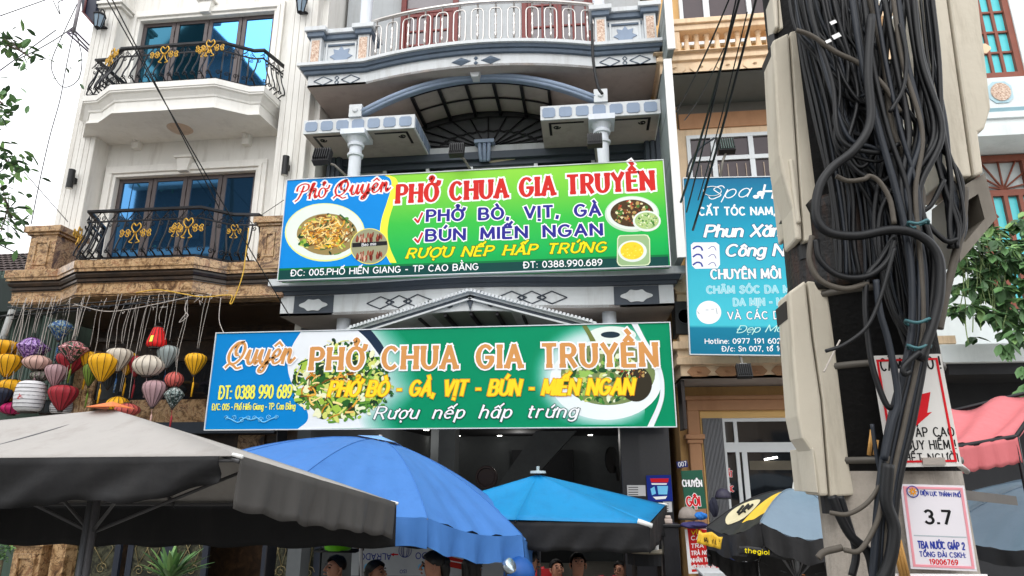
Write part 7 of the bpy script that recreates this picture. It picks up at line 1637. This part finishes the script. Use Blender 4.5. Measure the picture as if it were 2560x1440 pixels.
rnd = random.Random(9); t = thing('small_shrub', 'small green shrub by the stone jamb under the beige parasol', 'plant', W(5,1400,9.0)); m = M(); sprays(m, [(W(rnd.uniform(-20,24),rnd.uniform(1362,1400),9.0), 6) for i in range(24)], rnd, 6, .07, .04, .1); m.build('foliage', LEAFS, t); m = M(); q = W(5,1400,9.0); m.tube([(q.x,q.y,0),(q.x,q.y,q.z)], .02, 6); m.build('stem', mat('shrub_stem', (90,80,60), .9), t)
# ------------------------------------------------------------------ people seated under the parasols
SKIN = mat('skin', (168,120,96), .55, noise=.06, scale=10); SKIND = mat('skin_shade', (140,96,76), .55, noise=.06); HAIR = mat('black_hair', (20,18,18), .45, noise=.3, scale=40)
def skin_obj(name, verts, edges, radii, mt, parent, root=0, sub=2):
    me = bpy.data.meshes.new(name); me.from_pydata([tuple(v) for v in verts], edges, []); o = bpy.data.objects.new(name, me); COL.objects.link(o); o.parent = parent; me.materials.append(mt)
    md = o.modifiers.new('skin', 'SKIN'); lay = me.skin_vertices[0].data
    for i, r in enumerate(radii): lay[i].radius = (r[0], r[1]) if isinstance(r, tuple) else (r, r); lay[i].use_root = (i == root)
    md.use_smooth_shade = True; s_ = o.modifiers.new('sub', 'SUBSURF'); s_.levels = sub; s_.render_levels = sub; return o
def person(px, py, Y, yaw, nod, lab, shirt, hair='short', skin=None, trousers=(40,42,52)):
    """seated figure; (px,py) is the middle of the head; local frame faces -y and is turned by yaw"""
    skin = skin or SKIN; hc = W(px,py,Y); seat = .36; s_ = 1.0
    top = hc.z; k = max(.86, min(1.12, (top-seat)/.72))
    t = thing('person', lab, 'person', (hc.x, Y, 0), None, yaw)
    V = []; E = []; Rr = []
    def v(p, r, c=None): V.append(Vector(p)); Rr.append(r); (E.append((c, len(V)-1)) if c is not None else None); return len(V)-1
    hz = top-.0; sh = hz-.27; fwd = -.06
    pel = v((0,.06,seat+.10), (.15,.11)); wa = v((0,.05,seat+.26), (.13,.10), pel); ch = v((0,.03,sh-.12), (.155,.11), wa); nk0 = v((0,.02,sh+.02), (.09,.075), ch); nk = v((0,-.0,hz-.14), (.052,.055), nk0)
    hd0 = v((0,-.03-.03*nod,hz-.06), (.066,.075), nk); hd1 = v((0,-.035-.05*nod,hz+.035), (.078,.095), hd0); v((0,-.02-.06*nod,hz+.095), (.055,.07), hd1)
    for sg in (-1, 1):
        s0 = v((sg*.15,.03,sh-.02), .058, nk0); el = v((sg*.235,-.04,sh-.27), .042, s0); wr = v((sg*.15,-.27,seat+.26), .028, el); pm = v((sg*.135,-.335,seat+.245), (.036,.018), wr)
        for fi in range(4):
            fx = (fi-1.5)*.019; L_ = (.036,.042,.039,.030)[fi]; a = v((sg*.135+fx,-.375,seat+.245), .0092, pm); b = v((sg*.135+fx*1.1,-.375-L_*.8,seat+.232), .0085, a); v((sg*.135+fx*1.1,-.375-L_*1.2,seat+.208), .0075, b)
        th = v((sg*.135-sg*.038,-.335,seat+.238), .0105, pm); v((sg*.135-sg*.05,-.368,seat+.225), .009, th)
        hp = v((sg*.09,.02,seat+.06), .088, pel); kn = v((sg*.13,-.40,seat+.07), .062, hp); an = v((sg*.13,-.36,.09), .040, kn); v((sg*.13,-.47,.045), (.042,.03), an)
    body = skin_obj('body', V, E, Rr, skin, t, 0)
    H0 = Vector((0,-.035-.05*nod,hz)); rx = Matrix.Rotation(-nod*.55, 3, 'X')   # nod tips the face down
    def hp_(p): return H0 + rx @ Vector(p)
    m = M(); m.smooth = True                     # face: nose, brows, lips, ears
    m.tube([hp_((0,-.088,.03)), hp_((0,-.104,.0)), hp_((0,-.112,-.018)), hp_((0,-.092,-.026))], [.007,.011,.014,.008], 8)
    for sg in (-1,1):
        m.tube(crom([hp_((sg*.076,.0,.02)), hp_((sg*.088,.012,.028)), hp_((sg*.088,.016,.0)), hp_((sg*.078,.006,-.028))], 3), .0095, 6); m.lathe([(0,-.008),(.011,-.004),(.012,.003),(0,.006)], hp_((sg*.02,-.097,-.02)), 8)
    m.tube([hp_((-.022,-.088,-.052)), hp_((0,-.097,-.049)), hp_((.022,-.088,-.052))], .0065, 6); m.build('face', skin, t, world=False)
    m = M()
    for sg in (-1,1): m.lathe([(0,-.009),(.012,-.004),(.013,.002),(0,.008)], hp_((sg*.031,-.083,.012)), 8); m.tube([hp_((sg*.016,-.094,.036)), hp_((sg*.034,-.094,.041)), hp_((sg*.052,-.080,.034))], .0045, 5)
    m.build('eyes', HAIR, t, world=False)
    m = M(); m.smooth = True
    def hairf(s_, u):
        a = 2*math.pi*s_; b = u*math.pi*.62; front = max(0, -math.sin(a)); b *= (1-.42*front) if hair == 'short' else (1-.34*front); rr = 1+.03*math.sin(a*9+u*11)+.02*math.sin(a*23)
        return hp_((.092*rr*math.sin(b)*math.cos(a), .108*rr*math.sin(b)*math.sin(a)+.012, .055+.088*rr*math.cos(b)))
    m.grid(hairf, 32, 10)
    if hair == 'bun': m.lathe([(0,-.045),(.035,-.03),(.047,0),(.035,.03),(0,.045)], hp_((0,.115,.05)), 12); m.tube(crom([hp_((0,.09,.05)), hp_((.0,.12,-.03)), hp_((.01,.12,-.12))], 4), [.05,.055,.055,.05,.045,.04,.035,.03,.015], 10)
    if hair == 'long':
        m.grid(lambda s_, u: hp_((.098*(1-.1*u)*math.cos(math.pi*s_), .02+.10*math.sin(math.pi*s_)+.012*math.sin(s_*30), .06-.30*u)), 24, 6)
    m.build('hair', HAIR, t, world=False)
    MS = mat('shirt_cloth', shirt, .8, noise=.12, bump=.3, bscale=14); V = []; E = []; Rr = []
    a = v((0,.06,seat+.06), (.168,.125)); b = v((0,.05,seat+.26), (.148,.115), a); c = v((0,.03,sh-.12), (.172,.126), b); d = v((0,.02,sh+.012), (.10,.086), c); v((0,.01,sh+.05), (.062,.062), d)
    for sg in (-1,1): e = v((sg*.155,.03,sh-.02), .070, d); v((sg*.215,-.015,sh-.17), .058, e)
    skin_obj('shirt', V, E, Rr, MS, t, 0); V = []; E = []; Rr = []
    a = v((0,.06,seat+.08), (.165,.125))
    for sg in (-1,1): h_ = v((sg*.09,.02,seat+.06), .098, a); kn = v((sg*.13,-.40,seat+.07), .075, h_); v((sg*.13,-.365,.12), .056, kn)
    skin_obj('trousers', V, E, Rr, mat('trouser_cloth', trousers, .85, noise=.1), t, 0)
    return t, hc
people = [(1443,1412,7.8,.15,1.0,'seated person with short black hair looking down under the cyan parasol',(46,90,150),'short','looking-down person by the cyan parasol'),(1092,1418,6.3,-1.25,.1,'person in profile with dark tied-back hair before the white panel',(60,54,60),'bun','profile person before the white panel'),
 (1178,1424,6.6,2.7,.1,'person seen from behind with long dark hair under the blue parasol edge',(44,44,54),'long','person with long hair seen from behind'),(848,1424,6.8,-.6,.5,'person with bowed dark head below the green basin',(70,60,60),'short','bowed person below the green basin'),(1314,1412,6.9,2.2,.2,'person half hidden under the tip of the blue parasol',(150,110,90),'short','half hidden person at the blue parasol end')]
people += [(1388,1424,9.4,.4,.7,'person further back between the cyan parasol and the chairs',(60,60,66),'short','person further back between the chairs'),(1555,1428,9.6,-.5,.4,'person further back beside the round table',(52,48,50),'short','person further back beside the table'),(930,1436,6.9,1.2,.5,'person with a long hairstyle close to the printed panel corner',(70,64,60),'long','long haired person by the printed panel')]
MSTOOL = mat('red_plastic', (176,34,40), .4, noise=.05)
def stool(x, y, lab, back=False):
    t = thing('plastic_chair' if back else 'plastic_stool', lab, 'chair' if back else 'stool', (x,y,0)); z = .36
    m = M(); m.box(x-.15,x+.15,y-.15,y+.15,z-.03,z); m.build('seat', MSTOOL, t, bevel=.012)
    for sx in (-1,1):
        for sy in (-1,1): m = M(); m.tube([(x+sx*.13,y+sy*.13,z-.02),(x+sx*.165,y+sy*.165,0)], [.02,.016], 6); m.build('leg', MSTOOL, t)
    if back:
        m = M(); 
        for q in (-1,1): m.tube(crom([(x+q*.15,y+.15,z),(x+q*.17,y+.20,z+.22),(x+q*.14,y+.23,z+.44),(x+q*.05,y+.24,z+.48)], 4), .03, 6)
        m.box(x-.16,x+.16,y+.20,y+.235,z+.36,z+.48); m.box(x-.03,x+.03,y+.17,y+.225,z,z+.38); m.build('backrest', MSTOOL, t)
for p in people:
    t, hc = person(*p[:8]); stool(hc.x, hc.y+.05*math.cos(p[3]), 'red plastic stool under the '+p[8])
for px, py, Y, lab in ((1368,1412,9.3,'red plastic chair behind the looking-down person'),(1520,1412,8.6,'red plastic chair nearest the round table'),(1300,1398,8.8,'red plastic chair peeking out behind the blue parasol')):
    q = W(px,py,Y); stool(q.x, q.y, lab, True)
# table, post, odds and ends
q = W(1616, 1372, 8.2); t = thing('round_table', 'small round dark table with a pale top beside the black post', 'table', (q.x, q.y, 0))
m = M(); m.lathe([(0,q.z-.03),(.26,q.z-.03),(.27,q.z-.015),(.26,q.z),(0,q.z+.001)], (q.x,q.y,0), 28); m.build('tabletop', mat('pale_table_top', (170,160,140), .5, noise=.1), t); m = M(); m.lathe([(.22,q.z-.16),(.22,q.z-.03)], (q.x,q.y,0), 24); m.build('apron', MDARK, t)
for k in range(4): an = math.pi/4+k*math.pi/2; m = M(); m.tube([(q.x+.2*math.cos(an),q.y+.2*math.sin(an),q.z-.05),(q.x+.22*math.cos(an),q.y+.22*math.sin(an),0)], .022, 7); m.build('leg', mat('dark_table_leg', (58,50,46), .6), t)
m = M(); c = Vector((q.x+.1,q.y-.1,q.z)); m.lathe([(.028,0),(.034,.09),(.0,.09)], c, 12); m.build('paper_cup', IW, label='small white cup on the round table', category='cup')
m = M(); c = Vector((q.x+.17,q.y,q.z)); m.lathe([(.03,0),(.03,.12),(.012,.16),(.012,.2),(0,.2)], c, 12); m.build('sauce_bottle', MBLACK, label='dark sauce bottle on the round table', category='bottle')
a = rect(1660,1318,1700,1440,7.5); m = M(); m.box(a[0],a[1],7.5,7.72,0,a[3]); m.box(a[0]-.02,a[1]+.02,7.48,7.74,a[3],a[3]+.03); m.build('stone_post', MBLACKG, label='black granite post between the cyan parasol and the drink poster', category='post', bevel=.006)
m = M(); c = Vector(((a[0]+a[1])/2-.02,7.6,a[3]+.03)); m.box(c.x-.05,c.x+.05,c.y-.04,c.y+.04,c.z,c.z+.05); m.box(c.x-.02,c.x+.04,c.y-.03,c.y+.03,c.z+.05,c.z+.08); m.build('paper_packet', mat('packet_paper', (196,180,170), .7), label='crumpled paper packet on top of the granite post', category='packet', bevel=.01)
q = W(846, 1356, 7.2); t = thing('plastic_basin', 'lime green plastic basin hanging upside by the dark doors', 'basin', q); m = M(); m.smooth = True; m.lathe([(.0,-.075),(.125,-.075),(.14,-.06),(.155,.06),(.17,.07),(.17,.078),(.15,.075),(.13,-.05),(.0,-.06)], q, 28); m.build('bowl', mat('lime_plastic', (104,200,24), .4, noise=.04), t)
m = M(); m.tube([(q.x-.25,q.y+.1,q.z-.08),(q.x+.25,q.y+.1,q.z-.08)], .012, 6); m.tube([(q.x-.22,q.y+.1,0),(q.x-.22,q.y+.1,q.z-.08)], .012, 6); m.tube([(q.x+.22,q.y+.1,0),(q.x+.22,q.y+.1,q.z-.08)], .014, 6); m.tube([(q.x-.22,q.y-.1,q.z-.08),(q.x-.22,q.y+.1,q.z-.08)], .012, 6); m.tube([(q.x+.22,q.y-.1,q.z-.08),(q.x+.22,q.y+.1,q.z-.08)], .012, 6); m.tube([(q.x-.22,q.y-.1,q.z-.08),(q.x+.22,q.y-.1,q.z-.08)], .012, 6); m.build('rack', MIRON, label='thin dark steel rack carrying the green basin', category='rack')
# parked scooter with a mirror and a blue helmet
q = W(1272, 1416, 5.6); t = thing('scooter_mirror', 'round chrome scooter mirror below the blue parasol tip', 'mirror', q)
m = M(); m.smooth = True; m.lathe([(0,-.03),(.05,-.028),(.058,0),(.058,.03),(.05,.035),(0,.036)], (0,0,0), 18); tr_ = Matrix.Rotation(R(62), 3, 'Y') @ Matrix.Rotation(R(25), 3, 'X'); m.v = [tuple(q+tr_ @ Vector(p)) for p in m.v]; m.build('mirror_shell', mat('chrome_blue', (190,205,215), .15, .8), t); m = M(); m.tube(crom([q-Vector((.02,0,.03)), q+Vector((-.03,.02,-.2)), q+Vector((-.05,.05,-.55))], 5), .008, 6); m.build('stem', MBLACK, t)
def helmet(px, py, Y, r, mt, lab, visor_=True):
    q = W(px,py,Y); t = thing('helmet', lab, 'helmet', q, 'motorcycle helmets'); m = M(); m.smooth = True; m.lathe([(r*.98,-.35*r),(r*1.02,-.1*r),(r,.1*r),(r*.86,.52*r),(r*.5,.86*r),(0,r)], q, 22); m.build('shell', mt, t)
    m = M(); m.smooth = True; m.lathe([(r*.99,-.35*r),(r*1.06,-.36*r),(r*1.06,-.28*r),(r*1.01,-.25*r)], q, 22); m.build('rim_band', MBLACK, t)
    if visor_: m = M(); m.grid(lambda a, b: q+Vector((r*(1.02+.45*b*math.sin(math.pi*a))*math.cos(R(200+140*a)), r*(1.02+.45*b*math.sin(math.pi*a))*math.sin(R(200+140*a)), -.2*r-.12*r*b)), 12, 2); m.build('visor', MBLACK, t, solid=.004)
helmet(1298,1432,5.9,.13,mat('cobalt_shell', (14,78,150), .5),'bright blue helmet below the tip of the blue parasol')
helmet(1720,1290,7.6,.10,mat('cream_shell', (140,130,122), .6, noise=.25, scale=14),'cream helmet on the heap above the drink poster'); helmet(1808,1240,7.9,.085,mat('purple_shell', (46,42,60), .5),'dark purple helmet hung above the heap by the folding gate'); helmet(1826,1392,6.6,.12,mat('navy_shell', (34,46,92), .25, coat=.6),'navy helmet under the yellow banner strip'); 
def bundle(px, py, Y, sx, sz, mt, lab, seed, name='cloth_bundle', cat='bundle'):
    rnd = random.Random(seed); c = W(px,py,Y); m = M(); m.smooth = True; ph = [rnd.uniform(0,6) for _ in range(6)]
    def fn(a, b):
        th, f = 2*math.pi*a, math.pi*b; k = 1+.12*math.sin(3*th+ph[0]+2*f)+.08*math.sin(7*th+ph[1]+5*f)+.05*math.sin(13*th+ph[2]); return c+Vector((sx*k*math.sin(f)*math.cos(th), sx*.7*k*math.sin(f)*math.sin(th), -sz*k*math.cos(f)))
    m.grid(fn, 36, 14); m.build(name, mt, label=lab, category=cat)
bundle(1738,1313,7.45,.14,.032,cloth('violet_cloth',(50,46,96),(34,30,64,.5)),'violet cloth bundle over the drink poster',1); bundle(1752,1290,7.4,.06,.035,cloth('sky_blue_glove',(30,110,190),(20,70,130,.4)),'bright blue gloves on the heap above the drink poster',2,'gloves','gloves'); bundle(1785,1268,7.8,.045,.09,cloth('navy_jacket',(26,28,46),(18,19,30,.4)),'dark blue jacket hung beside the purple helmet',3,'jacket','jacket')
# scooter that carries the heap
t = thing('parked_scooter', 'parked scooter loaded with helmets behind the drink poster', 'scooter', W(1745,1400,7.8)); c = W(1745,1330,7.8)
m = M(); m.smooth = True; m.tube(crom([(c.x-.1,c.y-.5,.55),(c.x-.1,c.y-.1,.62),(c.x-.1,c.y+.5,.78)], 5), [.14,.15,.17,.17,.18,.18,.17,.16,.15,.13,.10], 12); m.build('body', mat('scooter_paint', (70,72,84), .3, coat=.5), t); m = M(); m.smooth = True; m.tube(crom([(c.x-.1,c.y-.2,.80),(c.x-.1,c.y+.3,.86)], 4), .12, 10); m.build('saddle', MBLACK, t)
for yy in (-.62, .62):
    m = M(); m.smooth = True; m.tube([(c.x-.1, c.y+yy+.22*math.cos(k*.314), .26+.22*math.sin(k*.314)) for k in range(21)], .045, 8); w_ = m.build('wheel', MBLACK, t); m = M(); m.tube([(c.x-.14,c.y+yy,.26),(c.x-.06,c.y+yy,.26)], .13, 16); m.build('rim', MSTEEL, w_)
m = M(); m.tube([(c.x-.1,c.y-.55,.3),(c.x-.1,c.y-.48,.7),(c.x-.1,c.y-.38,1.02)], .035, 8); m.tube([(c.x-.42,c.y-.36,1.05),(c.x-.1,c.y-.4,1.03),(c.x+.22,c.y-.36,1.05)], .016, 6); m.build('handlebar', MIRON, t)
# leaflets and stalls at the right foot
s9 = Sign((1988,1392),(2020,1388),(1990,1445),(2024,1442), 6.0, 'orange_notice', 'orange paper notice with dark lettering low behind the parasol', 'notice'); s9.board([inkmat('orange_paper', (196,120,70))], .004, bevel=0); s9.text('CÀ PHÊ', (1992,1412), (2018,1410), 9, .2, IRED2, depth=.003); s9.text('TRÀ', (1994,1436), (2018,1434), 10, .2, IBK, depth=.003)
q = W(1850,1428,6.4); t = thing('drinks_counter', 'white metal drinks counter top low beside the drink poster', 'counter', (q.x,q.y,0)); m = M(); m.box(q.x-.35,q.x+.25,q.y-.2,q.y+.2,q.z-.02,q.z); m.box(q.x-.34,q.x+.24,q.y-.22,q.y-.2,q.z-.05,q.z+.015); m.build('countertop', MALU, t, bevel=.004); m = M(); m.box(q.x-.33,q.x+.23,q.y-.18,q.y+.18,0,q.z-.02); m.build('cabinet', mat('cabinet_grey', (110,112,116), .5), t)
for px, lab in ((1872,'thinner looking white awning post nearer the drink poster'),(1888,'white awning post nearer the orange notice'),(2080,'white post at the foot of the pole')):
    q = W(px,1400,6.9); m = M(); m.box(q.x-.025,q.x+.025,q.y-.025,q.y+.025,0,Z(px,1372,6.9)+.35); m.build('white_post', MALU, label=lab, category='post')
